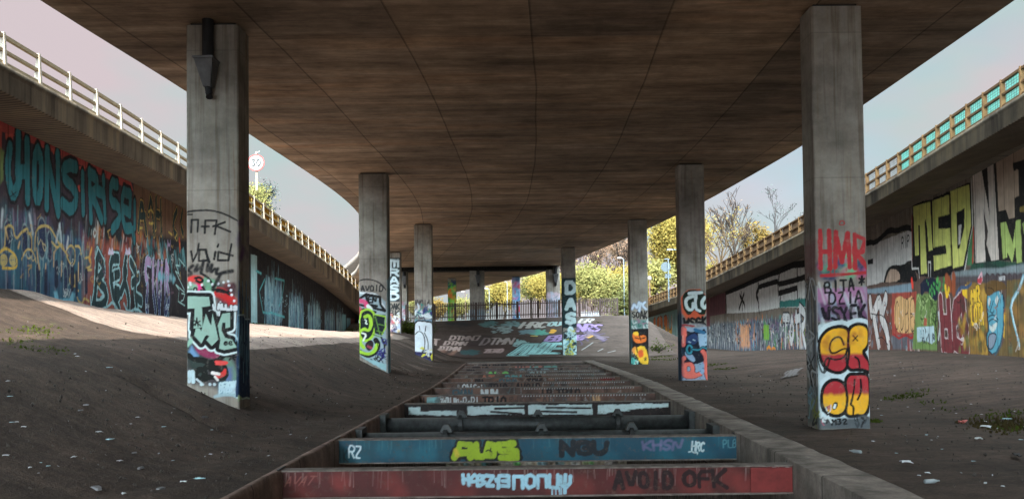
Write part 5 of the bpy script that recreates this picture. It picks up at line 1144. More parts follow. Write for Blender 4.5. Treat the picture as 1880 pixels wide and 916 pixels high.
# ---- column 3 right: orange and yellow figure
def p6(C, c):
    a = zP(1130, 380, 2.775); k1, k2 = C.k[1], C.k[2]
    c.multi([a((85, 520), (95, 490), (110, 520), (120, 485)), a((130, 490), (120, 530)), a((150, 485), (135, 500), (155, 520))], [(.16, (140, 150, 176)), (.10, (200, 212, 226))], sm=2)
    c.word('SOAK', a((82, 535), (165, 530), (165, 570), (82, 560)), [(.065, (30, 28, 30))], jit=.05)
    c.Fl(a((74, 575), (165, 575), (168, 620), (74, 620)), (110, 140, 136), soft=.05); c.squiggles((k1, k2, 1.75, 2.2), [(60, 110, 100), (200, 206, 206), (150, 110, 130)], 12, .35, .05, 4)
    c.Fl(a((74, 622), (170, 618), (172, 806), (76, 806)), (26, 24, 28))
    Or = (232, 120, 50); Ye = (246, 196, 60)
    c.Fl(a((85, 650), (95, 640), (125, 655), (150, 650), (160, 680), (130, 695), (95, 690)), Or, sm=1); c.Fl(a((78, 730), (105, 705), (112, 735), (90, 755), (78, 750)), (236, 150, 70), sm=1)
    c.Fl(a((100, 720), (140, 700), (165, 740), (170, 795), (150, 806), (125, 790), (100, 760)), Ye, sm=1); c.Fl(a((110, 735), (140, 720), (145, 760), (120, 770)), (232, 100, 50), soft=.06, sm=1); c.Fl(a((85, 640), (110, 630), (120, 650), (100, 655)), Ye, sm=1)
    for q in (a((95, 690), (130, 700), (165, 685)), a((100, 665), (125, 672), (150, 665)), a((105, 705), (112, 740)), a((120, 650), (130, 680))): c.L(q, .05, (40, 20, 20), sm=2)
    for q in (a((146, 770), (158, 778)), a((158, 768), (148, 780)), a((152, 764), (152, 782))): c.L(q, .035, (40, 30, 20))
    c.Fl(a((76, 770), (100, 765), (125, 800), (78, 806)), (90, 190, 180), sm=1); c.squiggles((k1, k1+.35, .05, .5), [(30, 36, 40), (206, 220, 216)], 7, .3, .05, 5)
    c.p = C.left; c.fill([(0, -.2), (k1, -.2), (k1, 2.4), (0, 2.4)], (90, 130, 136), soft=.2, a=.8); c.p = C.front
c6 = column((1156, 500), (1189, 500), 42.0, .55, .03, 'third column on the right, painted with an orange and yellow figure, black SOAK above it', 6, paint=p6)

# ---- column 4: DASA and ERASD lettering, then the far rows
def p7(C, c):
    a = zP(1020, 430, 5.386); k1, k2 = C.k[1], C.k[2]
    c.Fl(a((60, 430), (210, 425), (215, 925), (60, 925)), (30, 52, 56), wob=.04)
    b = zP(740, 460, 4.3625)
    for ch, y0, y1 in (('D', 250, 345), ('A', 388, 472), ('S', 500, 585), ('A', 615, 700)):
        c.word(ch, b((1299, y0+6), (1386, y0+4), (1386, y1-6), (1299, y1-6)), [(.25, (196, 218, 220))], gap=.24, sm=0, jit=.01)
    c.Fl(b((1285, 655), (1392, 655), (1394, 860), (1285, 860)), (44, 74, 84)); c.squiggles((k1, k2, .0, 1.6), [(150, 200, 206), (190, 220, 224), (30, 44, 50), (190, 190, 80)], 60, .4, .06, 7)
    c.p = C.left; c.fill([(0, -.2), (k1, -.2), (k1, 5.0), (0, 5.0)], (54, 66, 70), soft=.1); c.squiggles((0, k1, 0, 5), [(180, 200, 206), (26, 30, 36)], 26, .4, .07, 8); c.p = C.front
c7 = column((1032, 550), (1057.5, 550), 55.7, .6, .04, 'slim far column with big pale DASA letters down its face, at the end of the pit', 7, paint=p7)
def p8(C, c):
    b = zP(640, 450, 3.665); k1, k2 = C.k[1], C.k[2]
    c.Fl(b((268, 85), (345, 85), (345, 380), (268, 380)), (34, 46, 50))
    c.multi([b((275, 105), (335, 105)), b((283, 105), (283, 150)), b((308, 105), (308, 142)), b((332, 105), (332, 142))], [(.15, (200, 216, 220))], sm=0)
    for ch, y0, y1 in (('R', 163, 205), ('A', 218, 258), ('S', 270, 314), ('D', 326, 365)):
        c.word(ch, b((272, y0), (340, y0), (340, y1), (272, y1)), [(.15, (200, 216, 220))], gap=.2, sm=0, jit=.01)
    c.word('OAK', b((272, 395), (345, 395), (345, 430), (272, 430)), [(.1, (40, 44, 44))]); c.word('BK', b((272, 440), (345, 440), (345, 475), (272, 475)), [(.08, (50, 54, 56))])
    c.Fl(b((268, 490), (348, 480), (348, 635), (268, 635)), (170, 180, 200)); c.blobs((k1, k2, 1.3, 2.8), [(226, 90, 90), (120, 140, 200), (230, 210, 210), (200, 180, 90), (110, 110, 130)], 44, .16, .8, 9); c.squiggles((k1, k2, 1.3, 2.8), [(60, 60, 90), (230, 232, 232)], 16, .5, .05, 3)
c8 = column((712.5, 550), (735.5, 550), 57.7, .6, .04, 'far left column with white stacked block letters on black, between two nearer columns', 8, paint=p8)
def pd(cols, v0, v1, seed, base=None):
    def f(C, c):
        if base is not None: c.fill([(0, v0), (C.k[3], v0), (C.k[3], v1), (0, v1)], base, soft=.2)
        c.blobs((C.k[1], C.k[2], v0, v1), cols, 50, .3, .8, seed); c.squiggles((C.k[1], C.k[2], v0, v1), cols, 30, .7, .1, seed+1)
    return f
c9 = column((862, 520), (889, 520), 72.0, 1.0, .08, 'plain dark far column under the movement joint, behind the middle of the palisade fence', 9, zb=.6, paint=pd([(150, 170, 180), (120, 130, 136), (60, 60, 66)], .6, 3.4, 3, (140, 160, 170)))
c10 = column((1003, 520), (1028, 520), 71.6, 1.0, .08, 'far column with a grey hopper just left of the slim lettered column', 10, zb=.8, paint=pd([(150, 160, 176), (110, 116, 126), (170, 150, 160)], .8, 4.6, 4, (150, 156, 168)))
c11 = column((729, 520), (747, 520), 72.3, 1.0, .08, 'far column at the left end of the palisade fence, half hidden by the stacked-letter column', 11, zb=1.2, paint=pd([(190, 200, 206), (120, 160, 160), (160, 90, 110)], 1.2, 4.0, 5, (160, 170, 172)))
c12 = column((822, 530), (837, 530), 86.2, .7, .09, 'distant column painted leaf green and orange, beyond the palisade fence', 12, zb=.6, paint=pd([(60, 140, 50), (110, 190, 70), (210, 110, 50), (40, 60, 110), (150, 190, 120)], 1.6, 6.6, 6, (90, 150, 60)))
c13 = column((940, 530), (955, 530), 85.2, .7, .09, 'distant column painted pale blue with pink and red shapes, beyond the palisade fence', 13, zb=.6, paint=pd([(150, 190, 220), (200, 206, 220), (200, 80, 90), (170, 130, 190), (60, 130, 170)], 1.6, 6.9, 7, (176, 196, 214)))
hopper(c10, (c10.x0+c10.x1)/2+.2, s=1.5); hopper(c9, (c9.x0+c9.x1)/2+.1, s=1.4); hopper(c11, (c11.x0+c11.x1)/2+.2, s=1.5)

# ------------------------------------------------------------------ the pit: floor, edge beams, sheet piles
YP = np.arange(3, 46.61, .4)
def strip(name, us_zs, Ys, mat, lab=None, cat=None, closed=True, jit=0, seed=0):
    k = len(us_zs); V = []
    for y in Ys:
        for i, (u, z) in enumerate(us_zs):
            j = jit*(fbm(np.array(y*1.7), np.array(i*3.3+seed), seed, 3)-.5) if jit else 0
            V.append((u+ax(y)+j*.5, y, z+j))
    o = mk(name, V, gridfaces(len(Ys), k, closed), mat, origin=(us_zs[0][0], 25, 0))
    if lab: tag(o, lab, cat)
    return o
Yf = np.concatenate([np.arange(3, 47, .25), [46.6]])
strip('concrete_kerb', [(3.12, .045), (3.64, .05), (3.66, .03), (3.66, -.3), (3.5, -.78), (3.10, -.78), (3.10, .03)], Yf, M['conc'], 'flat-topped concrete edge beam along the right side of the pit', 'edge beam', jit=.03, seed=2)
strip('concrete_edge_beam', [(-3.08, -.04), (-3.08, -.64), (-3.5, -.64), (-3.6, -.2), (-3.55, -.08), (-3.3, -.05), (-3.18, .012), (-3.10, .012)], Yf, M['cap'], 'rough rust-streaked concrete edge beam along the left side of the pit', 'edge beam', jit=.04, seed=5)
def pile(side, lab):
    V = []; Ys = np.arange(3, 46.6, .1); prof = [0, 0, .14, .14]
    for i, y in enumerate(Ys):
        d = prof[i % 4]
        for z in (-.6, -3.5): V.append((side*(3.18+d)+ax(y), y, z))
    tag(mk('sheet_pile_wall', V, gridfaces(len(Ys), 2), M['pile'], origin=(side*3.2, 25, -3.5)), lab, 'sheet piling')
pile(-1, 'dark corrugated sheet piling below the left edge beam of the pit'); pile(1, 'dark corrugated sheet piling below the right edge beam of the pit')
kind(strip('pit_floor', [(-3.4, -3.4), (3.4, -3.4)], Yf, M['ground'], closed=False), 'structure')
for y, nm in ((3.0, 'near'), (46.6, 'far')):
    m = MB(); a = float(ax(y)); m.box(a-3.3, a+3.3, *( (y-.3, y+.001) if y < 10 else (y-.001, y+.3)), -3.5, -.02)
    tag(m.build('pit_end_wall', M['cap']), 'concrete wall closing the %s end of the pit' % nm, 'wall')
# light corrugated cross wall seen under the blue strut
def crosswall():
    y0 = 29.; a = float(ax(y0)); xs = np.arange(-3.0, 3.01, .05); cv = Canvas(xs+a, np.arange(-3.4, -1.0, .06), lambda x, y: at(x, y, 1, y0)[[0, 2]], 77)
    cv.fill([(-3+a, -3.4), (3+a, -3.4), (3+a, -1), (-3+a, -1)], (190, 180, 160)); cv.streaks((a-3, a+3, -3, -1.2), [(120, 190, 206), (90, 190, 90), (220, 206, 180), (70, 60, 50), (226, 226, 220)], 60, 1.2, .25, .8, .05, 3)
    V = np.stack([cv.UU, y0+.12*((np.arange(len(xs)) % 4)//2)[None, :]*np.ones_like(cv.UU), cv.VV], -1).reshape(-1, 3)
    tag(mk('cross_piling', V, gridfaces(len(cv.V), len(xs)), M['steel'], origin=(a, y0, -3.4), paint=cv.data()), 'pale painted corrugated cross wall down in the pit, glimpsed under the blue strut', 'sheet piling')
crosswall()

# ------------------------------------------------------------------ steel struts across the pit
RED = (70, 22, 21); BLUE = (18, 70, 90); RUST = (104, 72, 60)
def strut(Y, zt, h, base, lab, res, paintf=None, seed=0, dep=.16, px=None, splice=None):
    a = float(ax(Y)); x0, x1 = a-3.1, a+3.1
    cv = Canvas(arange2((x0, x1, res)), arange2((zt-h, zt, res)), lambda x, y: at(x, y, 1, Y)[[0, 2]], seed)
    if base is not None: cv.fill([(x0-1, zt-2), (x1+1, zt-2), (x1+1, zt+2), (x0-1, zt+2)], base, a=.92)
    if paintf: paintf(cv, x0, x1, zt-h, zt)
    nr, nc = len(cv.V), len(cv.U)
    V = np.stack([cv.UU, np.full_like(cv.UU, Y), cv.VV], -1).reshape(-1, 3)
    P = cv.data(); F = gridfaces(nr, nc).tolist()
    b = len(V); mid = lin(base) if base is not None else np.zeros(3)
    E = [(x0, Y, zt-h), (x1, Y, zt-h), (x1, Y+dep, zt-h), (x0, Y+dep, zt-h), (x0, Y, zt), (x1, Y, zt), (x1, Y+dep, zt), (x0, Y+dep, zt)]
    V = np.concatenate([V, E]); P = np.concatenate([P, [[*mid, .5 if base is not None else 0]]*8])
    F += [[b+i for i in f] for f in ((0, 3, 2, 1), (4, 5, 6, 7), (1, 2, 6, 5), (2, 3, 7, 6), (3, 0, 4, 7))]
    o = mk('steel_strut', V, F, M['steel'], origin=(a, Y, zt-h), paint=P)
    m = MB(); m.box(x0, x1, Y-.012, Y+dep+.04, zt+.001, zt+.018); m.build('top_flange', M['flange'], o)
    m = MB(); m.box(x0, x1, Y-.012, Y+dep+.04, zt-h-.02, zt-h-.001); m.build('bottom_flange', M['flange'], o)
    for xx in (x0-.03, x1+.005):
        m = MB(); m.box(xx, xx+.025, Y-.08, Y+dep+.1, zt-h-.08, zt+.04); m.build('end_plate', M['darksteel'], o)
    if splice:
        m = MB(); m.box(*splice, Y-.03, Y-.013, zt-h+.01, zt-.01)
        s_ = m.build('splice_plate', M['splice'], o)
    tag(o, lab, 'steel strut', 'steel struts bracing the pit'); return o
M['flange'] = mat_plain('dusty_flange', (.15, .125, .11), .8, 0, .5, 8, .3)
M['splice'] = mat_plain('red_splice_plate', (.17, .022, .02), .6, 0, .25, 8, .1)
def rq(x0, y0, x1, y1, dy=0): return [(x0, y0), (x1, y0+dy), (x1, y1+dy), (x0, y1)]
def s_red(c, x0, x1, z0, z1):
    k = 3.357; A = lambda *P: [(940+x/k, 740+y/k) for x, y in P]; k2 = 3.4815; B = lambda *P: [(420+x/k2, 740+y/k2) for x, y in P]
    LBl = (150, 190, 206)
    c.streaks((x0, x1, z1-.02, z1), [(150, 130, 126), (60, 26, 26), (170, 150, 146)], 90, .22, .012, .55, .004, 3)
    c.blobs((x0, x1, z0, z1), [(90, 28, 28), (130, 50, 46), (80, 34, 34)], 60, .14, .35, 4)
    # reversed letters as in the photograph: Ha3z . enonuw
    for q in (B((1498, 455), (1500, 510)), B((1498, 485), (1535, 485)), B((1532, 455), (1535, 520)), B((1548, 480), (1570, 455), (1590, 470), (1590, 525)), B((1550, 480), (1550, 500), (1590, 495)), B((1600, 460), (1635, 465), (1612, 490), (1640, 505), (1605, 525)), B((1645, 460), (1690, 465), (1650, 525), (1690, 525)), B((1708, 485), (1712, 495)), B((1745, 460), (1790, 465), (1790, 530), (1740, 525)), B((1750, 495), (1790, 495)),
              A((-85, 520), (-80, 445), (-30, 445)), A((10, 525), (12, 450), (65, 450), (66, 520)), A((90, 450), (85, 500), (105, 520), (138, 505), (140, 455), (115, 440), (90, 450)), A((160, 520), (160, 445), (210, 445), (212, 515)), A((232, 440), (230, 515), (280, 520), (282, 440)), A((300, 450), (300, 500), (330, 520), (358, 490), (360, 450)), A((328, 440), (325, 550))):
        c.L(q, .042, LBl, sm=0)
    c.drips(A((230, 520), (330, 520)), LBl, .10, .016, 8)
    c.word('AVOID', A((620, 425), (1000, 425), (1000, 520), (620, 520)), [(.052, (30, 11, 13))], gap=.3, a=.95); c.word('OFK', A((1048, 425), (1320, 410), (1330, 515), (1050, 510)), [(.052, (30, 11, 13))], gap=.2, a=.95)
    c.word('PLB', A((1595, 400), (1720, 395), (1720, 470), (1600, 475)), [(.022, (150, 140, 136))], gap=.2, a=.8, sm=2); c.L(A((1625, 495), (1640, 510), (1665, 490)), .02, (150, 140, 136))
    c.word('AVAT', B((370, 470), (570, 465), (530, 520), (350, 530)), [(.014, (140, 84, 76))], a=.6)
strut(10.6, -.02, .31, RED, 'dark red painted steel strut with pale blue reversed lettering, nearest of all', .011, s_red, 1, splice=(2.86, 3.36))
def s_blue(c, x0, x1, z0, z1):
    k = 3.357; A = lambda *P: [(940+x/k, 740+y/k) for x, y in P]; k2 = 3.4815; B = lambda *P: [(420+x/k2, 740+y/k2) for x, y in P]
    c.blobs((x0, x1, z0, z1), [(20, 76, 96), (36, 106, 124), (44, 84, 92)], 70, .16, .35, 4); c.streaks((x0, x1, z1-.02, z1), [(20, 60, 72), (70, 120, 130)], 60, .2, .012, .5, .004, 5)
    c.word('RZ', B((765, 270), (855, 278), (840, 348), (765, 345)), [(.026, (200, 220, 226))], gap=.15); c.word('MIK', B((655, 300), (760, 300), (765, 375), (660, 372)), [(.035, (30, 40, 44))], a=.7, soft=.02)
    AL = [B((1440, 345), (1480, 260), (1545, 262), (1545, 345)), B((1455, 315), (1545, 312)), B((1580, 262), (1588, 340), (1622, 340)), B((1660, 262), (1640, 330), (1690, 335), (1700, 270), (1660, 262)), B((1820, 255), (1725, 262), (1735, 300), (1835, 305), (1840, 345), (1740, 348))]
    c.multi(AL, [(.19, (22, 26, 26))], sm=0); c.multi(AL, [(.10, (150, 176, 40))], sm=0); c.L(B((1450, 300), (1460, 330)), .07, (200, 180, 60), soft=.03); c.L(B((1645, 305), (1660, 295), (1680, 308)), .02, (22, 26, 26), sm=2)
    c.word('NGU', A((292, 235), (595, 240), (590, 305), (290, 315)), [(.085, (30, 34, 40))], gap=.25, sm=0)
    c.word('KHSN', A((795, 235), (1060, 222), (1040, 285), (805, 285)), [(.04, (120, 106, 146))], a=.6, soft=.02); c.word('HRC', A((1108, 235), (1192, 240), (1185, 295), (1105, 290)), [(.024, (190, 210, 214))]); c.L(A((1090, 298), (1110, 295), (1125, 305), (1145, 300), (1142, 312)), .02, (190, 210, 214), sm=2)
    c.word('PLB', A((1295, 225), (1390, 222), (1385, 268), (1300, 275)), [(.018, (80, 130, 140))], sm=2)
strut(13.6, -.02, .34, BLUE, 'teal blue painted steel strut with green bubble letters and black NGU', .013, s_blue, 2)
def s_white(c, x0, x1, z0, z1):
    W_ = (186, 206, 208); k = 2.686; A = lambda *P: [(600+x/k, 640+y/k) for x, y in P]
    c.fill([(x0, z0), (x1, z0), (x1, z1), (x0, z1)], (34, 26, 26), a=.9)
    for q in (A((403, 287), (462, 287), (462, 322), (403, 325)), A((462, 308), (640, 305), (640, 330), (462, 325)), A((693, 283), (976, 278), (976, 322), (693, 326)), A((992, 278), (1310, 272), (1310, 322), (992, 324)), A((1335, 275), (1440, 272), (1686, 268), (1686, 290), (1335, 320))): c.Fl(q, W_)
    for q in (A((830, 295), (975, 290)), A((810, 310), (960, 320)), A((1085, 290), (1300, 292)), A((1050, 308), (1230, 312))): c.L(q, .05, (34, 26, 26))
    c.Fl(A((1480, 300), (1690, 285), (1690, 300), (1500, 308)), (34, 26, 26))
strut(20.3, -.02, .34, (40, 28, 28), 'black steel strut with broad white rectangles painted on it, behind the two pipes', .02, s_white, 3)
def s_txt(words, tint=None, dots=True, sd=0):
    def f(c, x0, x1, z0, z1):
        c.blobs((x0, x1, z0, z1), [(70, 50, 44), (130, 96, 80), (60, 60, 62)], 40, .16, .5, sd)
        c.squiggles((x0+.3, x1-.3, z0+.08, z1-.08), [(44, 38, 38), (150, 150, 148), (120, 92, 84), (86, 110, 112), (60, 48, 46)], 34, .3, .03, sd+7, a=.55)
        k = 2.686
        for t, xa, xb, col, wd in words:
            ya = z1-.05; yb = z0+.04; n = 1
            pa = at((600+xa/k), 700, 1, c_Y[0])[0]; pb = at((600+xb/k), 700, 1, c_Y[0])[0]
            old = c.p; c.p = lambda x, y: (x, y)
            c.word(t, [(pa, ya), (pb, ya), (pb, yb), (pa, yb)], [(wd, col)], gap=.25, sm=0); c.p = old
        if dots:
            rng = random.Random(sd)
            xs = rng.uniform(.3, 2.0)
            for i in np.arange(c.U[0]+2+xs, c.U[-1]-.2, .075): c.stroke([(i, z1-.03), (i+.004, z1-.03)], .03, (176, 180, 180))
            for j in range(3):
                xj = rng.uniform(c.U[0]+2, c.U[-1]-.3)
                for q in np.arange(z0+.03, z1, .06): c.stroke([(xj, q), (xj+.004, q)], .024, (150, 156, 156))
    return f
DKB = (36, 30, 32); PAL = (190, 196, 196)
far_struts = [
 (22.95, [('MU', 440, 480, DKB, .03), ('zeph,wn', 560, 650, PAL, .03), ('opop!', 650, 750, PAL, .03), ('TRIO', 765, 885, (24, 20, 22), .06), ('WSRSADMS', 910, 1200, (84, 66, 62), .04), ('NA', 1310, 1350, (190, 150, 110), .035)], 'rusty strut reading TRIO in black beside a pale blue patch'),
 (25.85, [('EMAN', 620, 720, (60, 84, 92), .05), ('NUM_', 760, 870, PAL, .06), ('LP', 1060, 1110, DKB, .06), ('TRIO', 1130, 1250, DKB, .06)], 'rusty strut with NUM in white and LP TRIO in black'),
 (28.6, [('OM', 665, 715, PAL, .04), ('Sei', 722, 772, PAL, .04), ('TRIO', 800, 890, DKB, .05), ('AVOID', 930, 1055, DKB, .05)], 'rusty strut with white OM SEI and two black words'),
 (31.3, [('DU', 730, 770, DKB, .06), ('FUCAL', 850, 950, (70, 96, 106), .06), ('TRK', 985, 1060, DKB, .06), ('VSOP', 1350, 1420, (120, 40, 40), .05)], 'rusty strut with short dark tags and a dull red tag at its right end'),
 (34.0, [('AT', 760, 830, (176, 110, 90), .07), ('BOM', 880, 960, (90, 150, 150), .07), ('TRIO', 975, 1060, DKB, .06)], 'brown strut with a pink and a teal tag, mid-way down the pit'),
 (36.8, [('ALO', 790, 900, (120, 200, 110), .09), ('SIW', 1000, 1080, (150, 170, 170), .07)], 'brown strut with a bright green tag left of its middle'),
 (39.4, [('TRIO', 690, 730, DKB, .06), ('CONDA', 940, 1150, (130, 150, 156), .07), ('LP', 1140, 1165, DKB, .06)], 'brown strut with a grey-blue tag right of its middle, near the far end'),
 (42.1, [('TRIO', 720, 800, DKB, .08), ('HARIE', 930, 1060, (190, 120, 110), .08), ('KLES', 1000, 1140, (110, 170, 160), .08)], 'far strut with pink and sea-green lettering'),
 (44.9, [('VIA', 770, 810, DKB, .08), ('UMNET', 820, 890, DKB, .08)], 'last strut at the far end of the pit with black lettering'),
]
M_ = [(112, 82, 70), (104, 80, 70), (94, 76, 68), (112, 84, 70), (112, 94, 84), (102, 88, 82), (100, 88, 84), (110, 92, 86), (92, 82, 78)]
c_Y = [0]
for i, (Y, wds, lab) in enumerate(far_struts):
    c_Y[0] = Y
    def pf(c, x0, x1, z0, z1, i=i, Y=Y, wds=wds):
        if i == 0:
            pa, pb = at(600+492/2.686, 720, 1, Y)[0], at(600+562/2.686, 720, 1, Y)[0]
            c.fill([(pa, z0+.04), (pb, z0+.04), (pb, z1-.03), (pa, z1-.03)], (120, 176, 180))
        s_txt(wds, dots=i < 6, sd=i+3)(c, x0, x1, z0, z1)
    strut(Y, -.02, .36, M_[i], lab, .02 if i < 4 else .03, pf, 10+i)
# two round props between the blue and the white strut
def prop_pipe(Y, z, r, cols, lab):
    a = float(ax(Y)); x0, x1 = a-2.98, a+2.98; m = MB(); m.tube([(x0, Y, z), (x1, Y, z)], r, 24)
    o = m.build('steel_pipe_prop', M['darksteel'], origin=(a, Y, z)); o.data.polygons.foreach_set('use_smooth', [len(p.vertices) == 4 for p in o.data.polygons])
    for px_ in cols:
        x = at(px_, 765, 1, Y)[0]; m = MB(); m.tube([(x-.035, Y, z), (x+.035, Y, z)], r+.055, 20); f_ = m.build('flange_collar', M['darksteel'], o)
        m = MB()
        m.hexa([(x-.1, Y-.07, z+r), (x+.12, Y-.07, z+r), (x+.12, Y+.07, z+r), (x-.1, Y+.07, z+r), (x-.03, Y-.05, z+r+.13), (x+.05, Y-.05, z+r+.13), (x+.05, Y+.05, z+r+.13), (x-.03, Y+.05, z+r+.13)])
        m.build('lifting_lug', M['darksteel'], f_)
        for k_ in range(10):
            t = 2*math.pi*k_/10; m = MB(); m.tube([(x-.055, Y+(r+.03)*math.cos(t), z+(r+.03)*math.sin(t)), (x+.055, Y+(r+.03)*math.cos(t), z+(r+.03)*math.sin(t))], .014, 6); m.build('bolt', M['darksteel'], f_)
    for xx in (x0-.12, x1):
        m = MB(); m.box(xx, xx+.12, Y-r-.1, Y+r+.1, z-r-.1, z+r+.08); m.build('end_bearing', M['darksteel'], o)
    m = MB(); m.box(x0+.3, x1-.3, Y+r*.6, Y+r+.12, z+r-.06, z+r-.035); m.build('cover_plate', M['darksteel'], o)
    tag(o, lab, 'pipe prop', 'round pipe props across the pit')
prop_pipe(17.4, -.20, .155, (846, 987, 1133), 'dark round steel pipe prop with bolted collars, in front of the black and white strut')
prop_pipe(15.1, -.22, .15, (818, 993, 1158), 'dark round steel pipe prop with bolted collars, close behind the teal blue strut')

# ------------------------------------------------------------------ painted slope at the end of the pit
def far_slope():
    xs = np.arange(-9.4, 10.6, .05); ys = np.arange(53.9, 65.9, .06)
    c = Canvas(xs, ys, lambda x, y: at_ground(x, y)[:2], 50)
    a = lambda *P: [(740+x/4.3625, 460+y/4.3625) for x, y in P]
    PW = (196, 180, 172)
    c.fill([(-8, 54), (0, 54), (2, 58), (-7, 60)], (70, 52, 48), soft=1., a=.5)
    for t, q, w_, col in (('DTMN', [(385, 685), (575, 690), (560, 722), (370, 718)], .16, PW), ('DTMN', [(340, 728), (520, 735), (500, 762), (325, 758)], .16, PW), ('DTMN', [(300, 770), (465, 775), (450, 808), (280, 800)], .15, PW), ('DTMN', [(650, 705), (900, 705), (870, 750), (610, 760)], .18, (170, 160, 156)),
                          ('ZERD', [(660, 795), (810, 790), (790, 820), (650, 820)], .2, (170, 150, 146)), ('HRC', [(965, 578), (1170, 575), (1140, 618), (930, 622)], .28, (190, 190, 184)), ('OU', [(1175, 575), (1270, 575), (1260, 605), (1150, 608)], .22, (160, 190, 190)), ('ER', [(1430, 548), (1540, 548), (1500, 580), (1400, 582)], .2, (180, 180, 176))):
        c.word(t, a(*q), [(w_, col)], gap=.22, sm=0)
    c.L(a((580, 685), (620, 685), (590, 722), (560, 722)), .14, PW, sm=0); c.L(a((240, 712), (290, 715)), .2, PW); c.L(a((265, 712), (255, 760)), .2, PW)
    for q in (a((340, 870), (380, 830), (420, 805)), a((290, 830), (330, 800))): c.L(q, .3, (180, 140, 120), soft=.2, a=.6)
    c.Fl(a((470, 680), (720, 680), (700, 760), (600, 780), (480, 770)), (50, 42, 44), soft=.5, a=.5)
    for cx, cy, w_, h_, col in ((690, 588, 70, 16, (100, 140, 140)), (870, 588, 50, 18, (120, 156, 156)), (790, 640, 80, 30, (150, 170, 170)), (545, 815, 50, 14, (56, 90, 92)), (450, 600, 90, 18, (58, 58, 58)), (1080, 660, 50, 16, (90, 160, 146)), (995, 656, 30, 10, (110, 140, 146)), (940, 745, 30, 18, (150, 190, 190))):
        p0 = at_ground(*a((cx-w_, cy))[0]); p1 = at_ground(*a((cx+w_, cy))[0]); p2 = at_ground(*a((cx, cy-h_))[0]); p3 = at_ground(*a((cx, cy+h_))[0])
        bx = (p0[0], p1[0], p3[1], p2[1]); c.squiggles(bx, [col], 16, .9, .16, cx, a=.85)
    c.Fl(a((340, 590), (480, 575), (590, 600), (450, 625)), (60, 58, 60), soft=.1, a=.5)
    for q in (a((1190, 660), (1210, 645), (1200, 640)), a((1480, 695), (1500, 685))): c.L(q, .4, (220, 170, 70))
    c.L(a((1030, 686), (1070, 688)), .2, (190, 170, 90))
    Lv = (150, 130, 176)
    for t, q in (('NRS', [(1400, 595), (1600, 595), (1560, 650), (1390, 650)]), ('EB', [(1170, 690), (1290, 680), (1260, 725), (1130, 728)]), ('ES', [(1390, 685), (1460, 680), (1440, 715), (1390, 720)])):
        c.word(t, a(*q), [(.42, (34, 30, 40)), (.24, Lv)], gap=.2, sm=0)
    c.squiggles((4.2, 6.2, 58, 62), [(90, 80, 110), (120, 110, 130), (40, 36, 44)], 16, 1.4, .16, 5, a=.7)
    Cy = (150, 204, 204)
    MA = [a((870, 835), (985, 755)), a((985, 755), (1075, 755), (1010, 830)), a((1035, 760), (960, 835)), a((1075, 790), (1140, 745), (1170, 750), (1090, 828), (1040, 828), (1075, 795), (1130, 795)), a((1270, 750), (1210, 750), (1130, 825), (1230, 825)), a((1180, 790), (1250, 788))]
    c.multi(MA, [(.75, (36, 34, 36)), (.55, Cy), (.34, (60, 80, 84)), (.25, Cy)], sm=0); c.L(a((835, 845), (1000, 845)), .2, Cy)
    for q in (a((1560, 810), (1600, 790)), a((1640, 820), (1700, 805)), a((1430, 800), (1520, 740))): c.L(q, .1, (170, 176, 176), a=.6)
    Z = zground(c.UU, c.VV)+.035
    o = mk('painted_slope', np.stack([c.UU, c.VV, Z], -1).reshape(-1, 3), gridfaces(len(ys), len(xs)), M['slope'], origin=(0, 60, 0), paint=c.data())
    kind(o, 'structure')
far_slope()
# faded tag on the right bank
def bank_tag():
    p = at_ground(1455, 688); xs = np.arange(p[0]-2.2, p[0]+2.2, .04); ys = np.arange(p[1]-3.2, p[1]+3.2, .05)
    c = Canvas(xs, ys, lambda x, y: at_ground(x, y)[:2], 60)
    a = lambda *P: [(1410+x/2, 458+y/2) for x, y in P]
    c.word('SNAC', a((70, 450), (130, 438), (110, 465), (45, 478)), [(.055, (104, 104, 104))], gap=.15, sm=0)
    keep = c.A > .5; F = gridfaces(len(ys), len(xs)); F = F[keep.ravel()[F].any(1)]
    o = mk('ground_tag', np.stack([c.UU, c.VV, zground(c.UU, c.VV)+.05], -1).reshape(-1, 3), F, M['slope'], origin=(p[0], p[1], 0), paint=c.data()); kind(o, 'structure')
bank_tag()

# ------------------------------------------------------------------ palisade fence at the top of the slope
def palisade():
    root = empty('palisade_fence', (0, 66, 2.4)); tag(root, 'rusty brown palisade fence along the top of the painted slope', 'fence')
    px_ = [745, 771, 798, 836, 874, 912, 950, 988, 1026.5, 1064, 1102, 1134]
    X = [at(x, 570, 1, 66)[0] for x in px_]; zb = lambda x: 2.42+.022*min(max(x+7.4, 0), 18)+.05; H = 1.30
    for x in X:
        m = MB(); m.box(x-.05, x+.05, 66.02, 66.10, zb(x)-.4, zb(x)+H-.02); m.build('post', M['palisade'], root)
    for x0, x1 in zip(X[:-1], X[1:]):
        for hh in (.25, H-.22):
            m = MB(); m.beam((x0+.05, 66.06, zb(x0)+hh), (x1-.05, 66.06, zb(x1)+hh), .05, .07); m.build('rail', M['palisade'], root)
        m = MB(); n = max(3, int(round((x1-x0)/.135)))
        for i in range(n):
            x = x0+(x1-x0)*(i+.5)/n; w_ = .036; j = RNG.uniform(-.02, .02); b = zb(x); y = 65.985
            m.box(x-w_, x+w_, y, y+.018, b+.02, b+H+j-.05); m.add([(x-w_, y, b+H+j-.05), (x+w_, y, b+H+j-.05), (x+w_, y+.018, b+H+j-.05), (x-w_, y+.018, b+H+j-.05), (x+RNG.uniform(-.02, .02), y+.009, b+H+j+.04)], [(0, 1, 4), (1, 2, 4), (2, 3, 4), (3, 0, 4)])
        m.build('pales', M['palisade'], root)
palisade()

